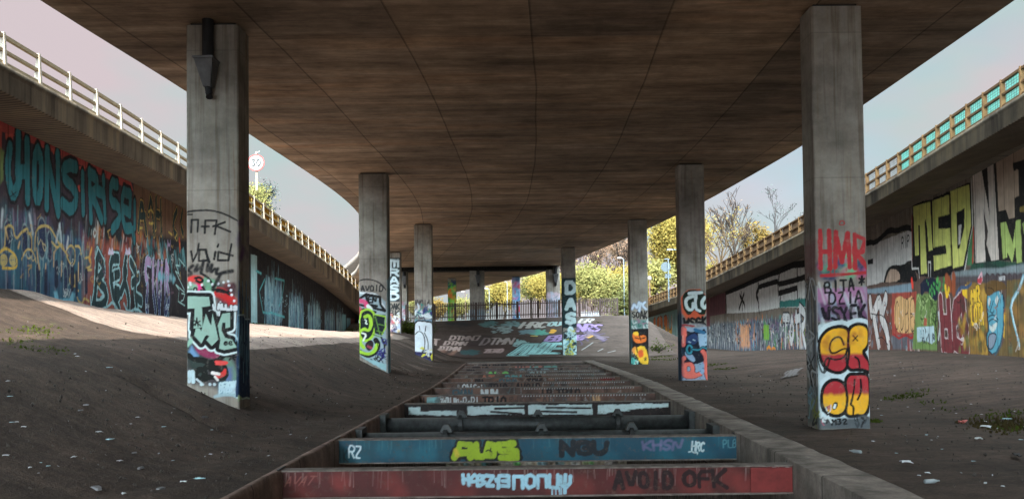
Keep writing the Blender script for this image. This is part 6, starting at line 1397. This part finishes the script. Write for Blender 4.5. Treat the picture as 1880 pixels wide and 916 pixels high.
# ------------------------------------------------------------------ parapet fences on the slip roads
def parapet(sgn, XE, FT, HT, ys, rail, post, panel_of, label, wire):
    root = empty('parapet_fence', (XE, 30, float(lerp(30, FT)))); tag(root, label, 'fence', 'parapet fences on the slip roads')
    x = XE+sgn*.10
    f = lambda y: float(lerp(y, FT))
    for y in ys:
        z = f(y)-.04; h = HT+.07; m = MB(); wy = .042
        m.hexa([(x-.07, y-wy, z), (x+.10, y-wy, z), (x+.10, y+wy, z), (x-.07, y+wy, z), (x+.02-sgn*.03-.05, y-wy*.8, z+h), (x+.06, y-wy*.8, z+h), (x+.06, y+wy*.8, z+h), (x+.02-sgn*.03-.05, y+wy*.8, z+h)]); m.build('post', post, root)
    rails = [MB() for _ in range(3)]; wires = MB()
    for a, b in zip(ys[:-1], ys[1:]):
        za, zb = f(a), f(b)
        for k_, (hh, th) in enumerate(((.09, .055), (.50*HT, .06), (HT-.04, .075))):
            rails[k_].beam((x, a, za+hh), (x, b, zb+hh), .09, th)
        mat = panel_of((a+b)/2)
        if mat is not None:
            xp = x+sgn*.075
            P = [(xp-.008, a+.06, za+.06), (xp+.008, a+.06, za+.06), (xp+.008, b-.06, zb+.06), (xp-.008, b-.06, zb+.06), (xp-.008, a+.06, za+HT-.05), (xp+.008, a+.06, za+HT-.05), (xp+.008, b-.06, zb+HT-.05), (xp-.008, b-.06, zb+HT-.05)]
            m = MB(); m.hexa(P); m.build('panel', mat, root)
        if wire and (a+b)/2 < wire:
            for hh in np.linspace(.14, HT-.08, 9): wires.beam((x+sgn*.06, a, za+hh), (x+sgn*.06, b, zb+hh), .008, .008)
            for t in np.linspace(.12, .88, 7): y = a+(b-a)*t; wires.beam((x+sgn*.06, y, f(y)+.1), (x+sgn*.06, y, f(y)+HT-.06), .008, .008, up=(1, 0, 0))
    for r_, n_ in zip(rails, ('bottom_rail', 'middle_rail', 'top_rail')): r_.build(n_, rail, root)
    if wires.V: wires.build('wire_mesh', M['wire'], root)
parapet(-1, EL_, L_FT, .70, np.arange(12.8, 68.5, 1.376), M['rail_cream'], M['rail_white'], lambda y: M['panel_yellow'] if y > 31 else None, 'cream rail parapet fence on the left slip road, turning yellow-panelled in the distance', 0)
parapet(1, ER_, R_FT, .86, np.concatenate([np.arange(20.7, 41, .99), np.arange(41, 112, 1.5)]), M['rail_ochre'], M['post_ochre'], lambda y: M['panel_cyan'] if y < 32.2 else (M['panel_white'] if y < 38 else M['panel_beige']), 'ochre rail parapet fence on the right slip road with turquoise mesh panels, beige further off', 36)

# ------------------------------------------------------------------ signs, lamps, van
def disc(m, cx, y, cz, r, th, n=40): m.tube([(cx, y, cz), (cx, y+th, cz)], r, n)
def speed_sign():
    Y = 37.; q = at(470, 299, 1, Y); x, z = q[0], q[2]; r = .362
    root = empty('speed_sign', (x, Y, float(lerp(Y, L_FT))-.2)); tag(root, 'round white speed limit sign with red ring reading 30, beside the left parapet', 'road sign')
    m = MB(); m.tube([(x, Y+.1, z-r*3.2), (x, Y+.1, z+r+.12)], .045, 12); m.build('post', M['rail_white'], root)
    m = MB(); disc(m, x, Y, z, r, .03); d = m.build('sign_face', M['sign_white'], root)
    m = MB(); n = 48; b = []
    for rr in (r, r*.84):
        for k in range(n): t = 2*math.pi*k/n; b.append((x+rr*math.cos(t), Y-.006, z+rr*math.sin(t)))
    m.add(b, [[k, (k+1) % n, n+(k+1) % n, n+k] for k in range(n)]); m.build('red_ring', M['sign_red'], d)
    m = MB()
    for ch, ox in (('3', -.24), ('0', .03)):
        for pl in FONT[ch]:
            p = [(x+ox*.8+.17*u, Y-.012, z-.16+.32*v) for u, v in [tuple(q) for q in smooth([(a_, b_) for a_, b_ in pl], 2)]]
            m.tube(p, .024, 6)
    m.build('numerals', M['sign_black'], d)
    m = MB(); m.beam((x-.05, Y+.04, z+r+.02), (x+.15, Y+.04, z+r+.14), .03, .03); m.build('lamp_bracket', M['pole'], root)
speed_sign()
def back_sign():
    Y = 80.; q = at(1222.4, 490, 1, Y); x, z = q[0], q[2]; xp = at(1227, 500, 1, Y)[0]; zt = at(1227, 476, 1, Y)[2]; zb = float(lerp(Y, R_FT))-.3
    root = empty('road_sign', (xp, Y, zb)); tag(root, 'grey back of a round road sign on a pole behind the right parapet', 'road sign')
    m = MB(); m.tube([(xp, Y-.06, zb), (xp, Y-.06, zt)], .06, 12); m.build('post', M['pole'], root)
    m = MB(); disc(m, x, Y, z, .45, .03); m.build('sign_plate', M['sign_grey'], root)
    q2 = at(1226.5, 506.5, 1, Y); m = MB(); m.box(q2[0]-.28, q2[0]+.28, Y, Y+.03, q2[2]-.2, q2[2]+.2); m.build('small_plate', M['sign_grey'], root)
    m = MB(); m.box(xp-.35, xp+.1, Y-.12, Y+.02, zt-.02, zt+.06); m.build('sign_lamp', M['pole'], root)
back_sign()
def lamp(px_, ytop, Y, label, arm=0, mat='pole', globe=False, r=.06):
    q = at(px_, ytop, 1, Y); x, z = q[0], q[2]; zb = float(zground(x, Y)) if Y > 66 and x < 14 else float(lerp(Y, R_FT))-.3
    root = empty('street_lamp', (x, Y, zb)); tag(root, label, 'street lamp', 'street lamps beyond the fence')
    m = MB(); m.tube([(x, Y, zb-.2), (x, Y, zb+1.2), (x, Y, z)], [r*1.6, r*1.1, r*.7], 10); m.build('lamp_post', M[mat], root)
    m = MB()
    if globe:
        for k in range(1): m.tube([(x, Y, z+.02), (x, Y, z+.12), (x, Y, z+.3), (x, Y, z+.42), (x, Y, z+.5)], [.10, .2, .24, .18, .05], 12)
        m.build('lamp_globe', M['sign_white'], root)
    else:
        m.tube([(x, Y, z-.05), (x-arm*.5, Y, z+.12), (x-arm, Y, z+.15)], .035, 8); m.build('lamp_arm', M[mat], root)
        m = MB(); h0 = x-arm
        m.hexa([(h0-.38, Y-.12, z+.10), (h0+.1, Y-.12, z+.08), (h0+.1, Y+.12, z+.08), (h0-.38, Y+.12, z+.10), (h0-.3, Y-.08, z+.22), (h0+.05, Y-.08, z+.2), (h0+.05, Y+.08, z+.2), (h0-.3, Y+.08, z+.22)]); m.build('lamp_head', M['sign_white'], root)
lamp(1145, 476, 88, 'tall pale blue-grey street lamp right of the palisade fence', .3)
lamp(1192.5, 515, 96, 'dark lamp post with a white globe behind the right parapet', mat='palisade', globe=True, r=.08)
lamp(1254, 461, 74, 'street lamp whose white head shows left of the blue-figure column', 1.0)
lamp(898, 531, 128, 'thin pale lamp post beyond the palisade fence, right of its middle column', .3)
lamp(931, 518, 130, 'thin pale lamp post beyond the fence, left of the pale blue column', .3)
lamp(854, 537, 130, 'dark lamp post beyond the fence, right of the leaf green column', .2, mat='palisade')
def van():
    x, Y, zb = 6.75, 74.5, .92; root = empty('parked_van', (x, Y, zb)); tag(root, 'white van parked behind the palisade fence right of the slim lettered column', 'van')
    pr = [(-2.3, .35), (-2.3, 2.0), (-2.1, 2.35), (1.0, 2.35), (1.7, 1.45), (2.4, 1.2), (2.45, .35)]; V = []
    for sx in (-.92, .92):
        for (y, z) in pr: V.append((x+sx*(1 if z < 1.5 else .92), Y+y+2.2, zb+z))
    n = len(pr); F = [list(range(n))[::-1], [n+i for i in range(n)]]+[[i, (i+1) % n, n+(i+1) % n, n+i] for i in range(n)]
    mk('body', V, F, M['van'], root)
    for sx in (-.45, .45):
        m = MB(); m.box(x+sx-.36, x+sx+.36, Y-.115, Y-.09, zb+1.35, zb+1.95); m.build('rear_window', M['glass'], root)
    for sx in (-.85, .85):
        m = MB(); m.box(x+sx-.06, x+sx+.06, Y-.13, Y-.10, zb+.9, zb+1.3); m.build('tail_light', M['sign_red'], root)
        for y in (.75, 3.6):
            m = MB(); m.tube([(x+sx-.1, Y+y, zb+.33), (x+sx+.1, Y+y, zb+.33)], .33, 20); m.build('wheel', M['litter_dark'], root)
    m = MB(); m.box(x-.9, x+.9, Y-.2, Y-.1, zb+.35, zb+.6); m.build('bumper', M['litter_dark'], root)
van()

# ------------------------------------------------------------------ trees and bushes
def branches(m, base, height, r0, rng, levels=5, spread=.55, tips=None, lean=(0, 0), kids=(2, 3), n=5, first=.35, shrink=(.62, .8), rmin=.034):
    def grow(p, d, L, r, lv):
        pts = [p]; k = 3; q = p
        for _ in range(k):
            d = d+np.array([rng.gauss(0, .10), rng.gauss(0, .10), .03+rng.gauss(0, .05)]); d = d/np.linalg.norm(d); q = q+d*L/k; pts.append(q)
        rr = [r, r*.88, r*.76, r*.62]; m.tube(pts, rr, max(3, n if lv < 2 else (4 if lv < 3 else 3)), cap=False)
        if lv >= levels:
            if tips is not None: tips.append(q)
            return
        for i in range(rng.randint(*kids)+(1 if lv == 0 else 0)):
            t = rng.uniform(.45, 1.0) if i else 1.0; j = min(3, max(1, int(round(t*3))))
            b = pts[j]; a = rng.uniform(0, 6.28); s = spread*rng.uniform(.6, 1.25)
            nd = d+np.array([math.cos(a)*s, math.sin(a)*s, rng.uniform(-.05, .25)]); nd = nd/np.linalg.norm(nd)
            grow(b, nd, L*rng.uniform(*shrink), max(r*rng.uniform(.45, .66), rmin), lv+1)
            if tips is not None and lv >= levels-2: tips.append(b)
    grow(np.array(base, float), np.array([lean[0], lean[1], 1.]), height*first, r0, 0)
def leaves(tips, n, size, spread, rng, flat=.6):
    T = np.array(tips); idx = rng.integers(0, len(T), n); P = T[idx]+rng.normal(0, spread, (n, 3))*np.array([1, 1, flat+.2])
    Nn = rng.normal(0, .75, (n, 3))+np.array([0, -.75, .75]); A = np.cross(Nn, rng.normal(0, 1, (n, 3))); A /= np.linalg.norm(A, axis=1)[:, None]; B = np.cross(A, Nn); B /= np.linalg.norm(B, axis=1)[:, None]
    s = size*rng.uniform(.5, 1.3, (n, 1)); A = A*s; B = B*s*.6
    V = np.stack([P-A, P+B, P+A, P-B], 1).reshape(-1, 3); F = np.arange(n*4).reshape(-1, 4); return V, F
def tree(x, y, zb, h, r, seed, label, leafmat, nleaf, lsize, lspread, bark, levels=5, spread=.55, group=None, name='tree', cat='tree', first=.35, lean=(0, 0), kids=(2, 3), xs=1.0):
    rng = random.Random(seed); g = np.random.default_rng(seed); m = MB(); tips = []
    branches(m, (x, y, zb-.2), h, r, rng, levels, spread, tips, lean, kids, first=first)
    top = max(v[2] for v in m.V); k = h/(top-zb)         # scale to the height wanted
    m.V = [(x+(v[0]-x)*k*xs, y+(v[1]-y)*k*xs, zb+(v[2]-zb)*k) for v in m.V]; tips = [np.array((x+(t[0]-x)*k*xs, y+(t[1]-y)*k*xs, zb+(t[2]-zb)*k)) for t in tips]
    root = empty(name, (x, y, zb)); tag(root, label, cat, group)
    m.build('trunk', bark, root, smooth=True)
    if nleaf: V, F = leaves(tips, nleaf, lsize, lspread, g); mk('crown', V, F, leafmat, root)
    return root
def px_tree(px_, ytop, ybase, Y, **k):
    q = at(px_, ytop, 1, Y); b = at(px_, ybase, 1, Y); tree(q[0], Y, b[2], q[2]-b[2], **k)
G1 = 'bare trees on the skyline'; G2 = 'yellow trees and bushes beyond the fence'
px_tree(1345, 348, 560, 98, r=.42, seed=3, label='tall bare tree with long crooked boughs above the right parapet', leafmat=M['leaf_brown'], nleaf=250, lsize=.10, lspread=.25, bark=M['bark'], levels=6, spread=.5, group=G1, first=.36)
px_tree(1306, 385, 560, 92, r=.22, seed=8, label='thinner bare tree close to the right edge of the blue-figure column', leafmat=M['leaf_gold'], nleaf=500, lsize=.10, lspread=.3, bark=M['bark_gold'], levels=5, spread=.6, group=G1, first=.36, lean=(.12, 0))
px_tree(1452, 340, 520, 112, r=.36, seed=12, label='grey bare tree with a rounded crown, left of the bubble-letter column', leafmat=M['leaf_teal'], nleaf=350, lsize=.12, lspread=.4, bark=M['bark_grey'], levels=6, spread=.62, group=G1, first=.30)
px_tree(1385, 412, 540, 104, r=.14, seed=21, label='small olive and gold bushy tree behind the right parapet', leafmat=M['leaf_olive'], nleaf=2600, lsize=.15, lspread=.35, bark=M['bark'], levels=4, spread=.5, group=G2, first=.25)
px_tree(1318, 492, 545, 96, r=.12, seed=22, label='low gold bush at the foot of the two bare trees', leafmat=M['leaf_gold'], nleaf=2600, lsize=.16, lspread=.5, bark=M['bark'], levels=3, spread=.9, group=G2, first=.25)
px_tree(1258, 392, 560, 118, xs=.45, r=.35, seed=31, label='great yellow willow filling the gap left of the blue-figure column, right half', leafmat=M['leaf_gold'], nleaf=24000, lsize=.17, lspread=.9, bark=M['bark_gold'], levels=5, spread=.36, group=G2, first=.25, kids=(3, 3))
px_tree(1212, 395, 560, 122, xs=.6, r=.35, seed=32, label='great yellow willow between the orange-figure and the blue-figure column', leafmat=M['leaf_gold'], nleaf=24000, lsize=.17, lspread=.9, bark=M['bark_gold'], levels=5, spread=.6, group=G2, first=.25, kids=(3, 3))
px_tree(1205, 490, 560, 104, r=.15, seed=33, label='green-yellow bush under the willow, beside the globe lamp', leafmat=M['leaf_green'], nleaf=5000, lsize=.2, lspread=.7, bark=M['bark'], levels=3, spread=.9, group=G2, first=.25)
for i, (px_, yt, Y, sd, lab) in enumerate(((1070, 430, 140, 41, 'slender bare brown tree rising right of the slim lettered column'), (1098, 420, 146, 42, 'bare brown tree behind the yellow bush, middle of the three brown trees'), (1128, 405, 138, 43, 'bare brown tree just left of the orange-figure column'), (1150, 400, 150, 44, 'bare brown tree hidden in part by the orange-figure column'), (1040, 445, 144, 45, 'bare brown tree behind the slim lettered column'), (990, 470, 150, 46, 'bare brown tree above the bushes left of the slim lettered column'))):
    px_tree(px_, yt, 565, Y, r=.22, seed=sd, label=lab, leafmat=M['leaf_brown'], nleaf=1300, lsize=.13, lspread=.5, bark=M['bark_gold'] if i % 2 else M['bark'], levels=5, spread=.38, group=G1, first=.34, kids=(3, 3))
for i, (px_, yt, Y, sd, mt, lab) in enumerate(((1085, 495, 92, 51, 'leaf_green', 'rounded yellow-green bush between the slim lettered column and the orange-figure column'), (1125, 515, 90, 52, 'leaf_green', 'yellow-green bush beside the tall pale lamp'), (1010, 500, 135, 53, 'leaf_gold', 'yellow bush just left of the slim lettered column'), (975, 505, 140, 54, 'leaf_green', 'yellow-green bush between the pale blue column and the hopper column'), (925, 520, 150, 55, 'leaf_gold', 'yellow bush left of the pale blue column'), (898, 530, 155, 56, 'leaf_green', 'yellow-green bush right of the plain dark column'), (1050, 515, 120, 57, 'leaf_gold', 'yellow bush behind the slim lettered column'), (850, 552, 160, 58, 'leaf_green', 'low green bush right of the leaf green column'), (800, 556, 160, 59, 'leaf_olive', 'low olive bush left of the leaf green column'), (770, 550, 165, 60, 'leaf_green', 'low green bush at the left end of the palisade fence'), (1165, 500, 99, 61, 'leaf_gold', 'yellow bush behind the orange-figure column'))):
    px_tree(px_, yt, 583, Y, r=.12, seed=sd, label=lab, leafmat=M[mt], nleaf=10000, lsize=.145, lspread=.65, bark=M['bark'], levels=4, spread=.85, group=G2, first=.24)
px_tree(484, 336, 430, 72, r=.16, seed=71, label='small budding tree with teal twigs behind the left parapet, beside the speed limit sign', leafmat=M['leaf_teal'], nleaf=1400, lsize=.09, lspread=.3, bark=M['bark_grey'], levels=5, spread=.55, group=G1, first=.3)
px_tree(464, 340, 430, 70, r=.14, seed=72, label='small yellow-green tree behind the speed limit sign post', leafmat=M['leaf_green'], nleaf=2200, lsize=.1, lspread=.35, bark=M['bark_gold'], levels=4, spread=.6, group=G2, first=.3)

# ------------------------------------------------------------------ weeds and grass, litter, rubble
def tufts(name, spots, mat, seed, hmax=.11):
    g = np.random.default_rng(seed); V = []; 
    for (x, y, r, n) in spots:
        a = g.uniform(0, 6.28, n); d = r*np.sqrt(g.uniform(0, 1, n)); X = x+d*np.cos(a); Y = y+d*np.sin(a)*1.3; Z = zground(X, Y)
        h = hmax*g.uniform(.15, 1, n)**1.5*(1-.6*d/r); t = g.uniform(0, 6.28, n); ln = g.uniform(.1, .7, n)*h; wd = .012+.004*g.uniform(0, 1, n)+y*.0003
        dx, dy = np.cos(t), np.sin(t); B = np.stack([X, Y, Z], 1); T = B+np.stack([dx*ln, dy*ln, h], 1); Wv = np.stack([-dy*wd, dx*wd, 0*wd], 1); Md = (B+T)/2+np.stack([0*h, 0*h, h*.12], 1)
        V.append(np.stack([B-Wv, B+Wv, Md+Wv*.8, Md-Wv*.8, T], 1).reshape(-1, 3))
    V = np.concatenate(V); n = len(V)//5; i = np.arange(n)[:, None]*5
    F = [list(q) for q in np.concatenate([i+0, i+1, i+2, i+3], 1)]+[list(q) for q in np.concatenate([i+3, i+2, i+4], 1)]
    kind(mk(name, V, F, mat, origin=(0, 20, 0)), 'stuff')
sp = []; z6 = zP(1480, 640, 3.32)
for x, y, r, n in ((580, 300, .4, 110), (640, 285, .35, 90), (700, 260, .35, 40), (760, 330, .3, 30), (870, 370, .35, 30), (1130, 420, .4, 60), (1220, 390, .4, 50), (1300, 400, .4, 50), (1200, 495, .25, 30), (1290, 470, .4, 40), (1320, 500, .3, 30), (415, 445, .15, 60)):
    p = at_ground(*z6((x, y))[0]); sp.append((p[0], p[1], r, n))
for x, y, r, n in ((1200, 660, .8, 120), (1215, 655, .8, 120), (1235, 660, .7, 120), (1310, 670, .6, 110), (1330, 678, .5, 90), (1120, 491+75, .35, 60), (1098, 593, .3, 60)):
    p = at_ground(x, y); sp.append((p[0], p[1], r, n))
p = at_ground(1098, 592); sp.append((p[0], p[1], .7, 160))
tufts('grass', sp, M['grass'], 4)
sp = []
for y in np.arange(31, 63, .5): sp.append((XL+.45+RNG.uniform(-.1, .3), y, .42, int(26+10*RNG.random())))
for _ in range(60):
    p = at_ground(RNG.uniform(0, 105), RNG.uniform(600, 632)); sp.append((p[0], p[1], .16, 9))
for x, y in ((60, 640), (75, 641), (88, 645), (98, 648), (105, 643)): p = at_ground(x, y); sp.append((p[0], p[1], .3, 40))
tufts('bank_grass', sp, M['grass'], 5, .085)
sp = []
for x, y in ((1240, 470), (1280, 500), (1310, 450), (1180, 460), (1340, 480)): p = at_ground(*z6((x, y))[0]); sp.append((p[0], p[1], .7, 120))
tufts('dry_weeds', sp, M['grass_dry'], 6, .14)
def shrub(px_, py_, r, seed, label, n=900):
    p = at_ground(px_, py_); g = np.random.default_rng(seed); root = empty('shrub', p); tag(root, label, 'shrub')
    tips = [p+np.array([g.normal(0, r*.5), g.normal(0, r*.5), abs(g.normal(r*.35, r*.22))]) for _ in range(40)]
    m = MB(); [m.tube([p-np.array([0, 0, .05]), (p+t)/2+np.array([0, 0, .05]), t], [.02, .014, .006], 4, cap=False) for t in tips[:24]]; m.build('stems', M['bark'], root)
    V, F = leaves(tips, n, .07, r*.14, g); mk('foliage', V, F, M['grass'], root)
shrub(748, 612, 1.1, 3, 'low green bramble shrub between the stacked-letter column and the balloon-letter column', 1500)
shrub(1208, 645, .8, 4, 'thin leafless shrub at the foot of the right bank, right of the orange-figure column', 200)

def scrap(name, mat, w_, l_, h_, seed, n=5):
    g = np.random.default_rng(seed); V = []
    for i in range(n):
        for j in range(n): V.append(((i/(n-1)-.5)*w_*(1+g.uniform(-.15, .15)), (j/(n-1)-.5)*l_*(1+g.uniform(-.15, .15)), h_*g.uniform(0, 1)))
    V = np.array(V); F = gridfaces(n, n); top = V+np.array([0, 0, .006]); b = len(V)
    F2 = np.concatenate([F[:, ::-1], F+b])
    ring = [i for i in range(n)]+[i*n+n-1 for i in range(1, n)]+[(n-1)*n+i for i in range(n-2, -1, -1)]+[i*n for i in range(n-2, 0, -1)]
    R4 = np.array([[ring[i], ring[(i+1) % len(ring)], ring[(i+1) % len(ring)]+b, ring[i]+b] for i in range(len(ring))])
    return mk(name, np.concatenate([V, top]), np.concatenate([F2, R4]), mat, origin=(0, 0, 0))
def slate(name, mat, w_, l_, h_, seed):
    g = np.random.default_rng(seed); n = 9; a = np.sort(g.uniform(0, 6.28, n)); r = g.uniform(.6, 1, n); m = MB()
    b = [(w_/2*r[i]*math.cos(a[i]), l_/2*r[i]*math.sin(a[i]), -.02) for i in range(n)]; t = [(x*.92, y*.92, h_*g.uniform(.7, 1)) for x, y, _ in b]
    m.add(b+t, [list(range(n))[::-1], [n+i for i in range(n)]]+[[i, (i+1) % n, n+(i+1) % n, n+i] for i in range(n)])
    return m.build(name, mat, origin=(0, 0, 0))
def bottle(name, mat):
    m = MB(); m.tube([(-.13, 0, .033), (-.12, 0, .033), (.04, 0, .033), (.09, 0, .033), (.10, 0, .033), (.13, 0, .033)], [.028, .033, .033, .015, .012, .012], 14); return m.build(name, mat, origin=(0, 0, 0), smooth=True)
protos = {'paper': scrap('paper_scrap', M['litter_white'], .14, .20, .06, 1), 'cyan': scrap('plastic_scrap', M['litter_cyan'], .12, .24, .03, 2), 'grey': slate('slate_piece', M['litter_grey'], .34, .2, .03, 3), 'packet': scrap('snack_packet', M['litter_red'], .13, .17, .09, 4), 'bottle': bottle('plastic_bottle', M['litter_clear']), 'rubber': scrap('rubber_strip', M['litter_dark'], .12, .4, .06, 5)}
used_ = set()
zL = zP(0, 580, 2.726); zR = z6; z7 = zP(420, 740, 3.4815)
LIT = [('packet', zR, 955, 468, 1.1, 'crumpled red and white packet on the bare ground right of the bubble-letter column', None), ('paper', zR, 1098, 493, 1.1, 'white paper scrap right of the red packet', None), ('paper', zR, 1052, 568, 1.0, 'white paper scrap below the red packet, out on open dirt', None), ('paper', zR, 610, 712, .9, 'upright crumpled white paper near the right-hand kerb', None),
 ('bottle', zR, 300, 648, 1.0, 'cloudy plastic bottle lying on the kerb side below the bubble-letter column', None), ('bottle', zR, 768, 836, 1.0, 'cloudy plastic bottle lying on dirt at the bottom of the picture', None), ('rubber', zR, 1285, 668, 1.0, 'black rubber strip at the right edge of the picture', None), ('cyan', zR, 1225, 440, .9, 'pale blue plastic scrap in the dry weeds on the right', None),
 ('cyan', zL, 547, 268, .6, 'pale blue scrap high on the left bank below the sunlit strip', None), ('grey', zL, 435, 455, .45, 'grey slate half way up the left bank, upper of a close pair', None), ('grey', zL, 405, 482, .45, 'grey slate half way up the left bank, lower of a close pair', None), ('cyan', zL, 552, 630, .55, 'bright pale blue scrap in the middle of the left bank', None), ('paper', zL, 497, 595, .5, 'white scrap just above the bright pale blue one on the left bank', None),
 ('grey', zL, 705, 772, .6, 'grey slate low on the left bank, above the pit edge', None), ('grey', zL, 475, 875, .95, 'largest grey slate, at the bottom of the left bank', None), ('grey', zL, 805, 877, .75, 'long grey slate beside the pit edge at the bottom left', None), ('cyan', zL, 1000, 828, .8, 'long pale blue scrap on the lip of the pit', None), ('paper', zL, 920, 845, .5, 'white scrap left of the long pale blue one by the pit', None), ('rubber', zL, 1025, 520, .8, 'black lump at the lower end of the washed-out gully', None), ('grey', zL, 675, 695, .4, 'small grey slate above the low one on the left bank', None)]
TINY = [(zR, x, y) for x, y in ((735, 537), (765, 570), (740, 775), (830, 625), (1270, 392), (1157, 143), (575, 88), (1005, 348), (780, 375), (460, 415), (440, 375), (915, 405), (1310, 567), (1200, 857), (540, 172), (970, 55), (1070, 412), (1090, 455), (1020, 700), (410, 578), (620, 365), (550, 650), (690, 790))]+[(zL, x, y) for x, y in ((370, 722), (205, 748), (185, 805), (150, 775), (60, 545), (85, 545), (1055, 704), (1060, 580), (388, 214), (40, 340), (50, 415), (620, 905), (600, 740), (865, 735), (655, 552), (690, 520), (820, 565), (120, 570), (30, 715), (240, 765))]
def place(kind_, fn, x, y, sc, lab, grp, rz=None):
    p = at_ground(*fn((x, y))[0]); loc = (p[0], p[1], p[2]+.03); pr = protos[kind_]; rz = RNG.uniform(0, 3.1) if rz is None else rz
    if kind_ not in used_: used_.add(kind_); o = pr; o.location = loc; o.rotation_euler = (0, 0, rz); o.scale = (sc,)*3
    else: o = copy_tree(pr, loc, None, rz, sc)
    tag(o, lab, {'paper': 'paper scrap', 'cyan': 'plastic scrap', 'grey': 'slate', 'packet': 'packet', 'bottle': 'bottle', 'rubber': 'rubber scrap'}[kind_], grp); return o
for k, fn, x, y, s_, lab, rz in LIT: place(k, fn, x, y, s_*.68, lab, 'litter strewn on the dirt', rz)
for i, (fn, x, y) in enumerate(TINY): place('paper' if i % 3 else 'cyan', fn, x, y, RNG.uniform(.16, .3), 'tiny %s scrap lying alone on the dark dirt' % ('white paper' if i % 3 else 'pale blue plastic'), 'tiny scraps of litter')
def rubble():
    m = MB(); g = np.random.default_rng(9)
    for i in range(2400):
        if g.random() < .62: x = -3.3-abs(g.normal(0, 2.6)); y = 7+26*g.random()**1.6
        else: x = 4.3+g.random()*9; y = 9+22*g.random()**1.3
        x += float(ax(y)); z = float(zground(x, y))+.02; r = .007+.024*g.random()**4+y*.0002; rr = g.uniform(.6, 1.3, 6)*r
        m.add([(x-rr[0], y, z), (x, y-rr[1], z), (x+rr[2], y, z), (x, y+rr[3], z), (x, y, z+rr[4]*.9), (x, y, z-.03)], [(0, 1, 4), (1, 2, 4), (2, 3, 4), (3, 0, 4), (1, 0, 5), (2, 1, 5), (3, 2, 5), (0, 3, 5)])
    kind(m.build('rubble', M['rubble'], origin=(0, 15, 0)), 'stuff')
    m = MB()
    for i in range(150):
        if g.random() < .6: x = -3.3-abs(g.normal(0, 2.2)); y = 7+30*g.random()**1.5
        else: x = 4.3+g.random()*8; y = 9+22*g.random()**1.3
        x += float(ax(y)); z = float(zground(x, y))+.035; r = .005+.011*g.random()**2+y*.0002; t = g.uniform(0, 3.1); a = np.array([math.cos(t), math.sin(t)])*r*1.6; b = np.array([-math.sin(t), math.cos(t)])*r
        m.add([(x-a[0], y-a[1], z), (x+b[0], y+b[1], z+.01), (x+a[0], y+a[1], z+.012), (x-b[0], y-b[1], z)], [(0, 1, 2, 3)])
    kind(m.build('litter_specks', M['litter_clear'], origin=(0, 15, 0)), 'stuff')
rubble()
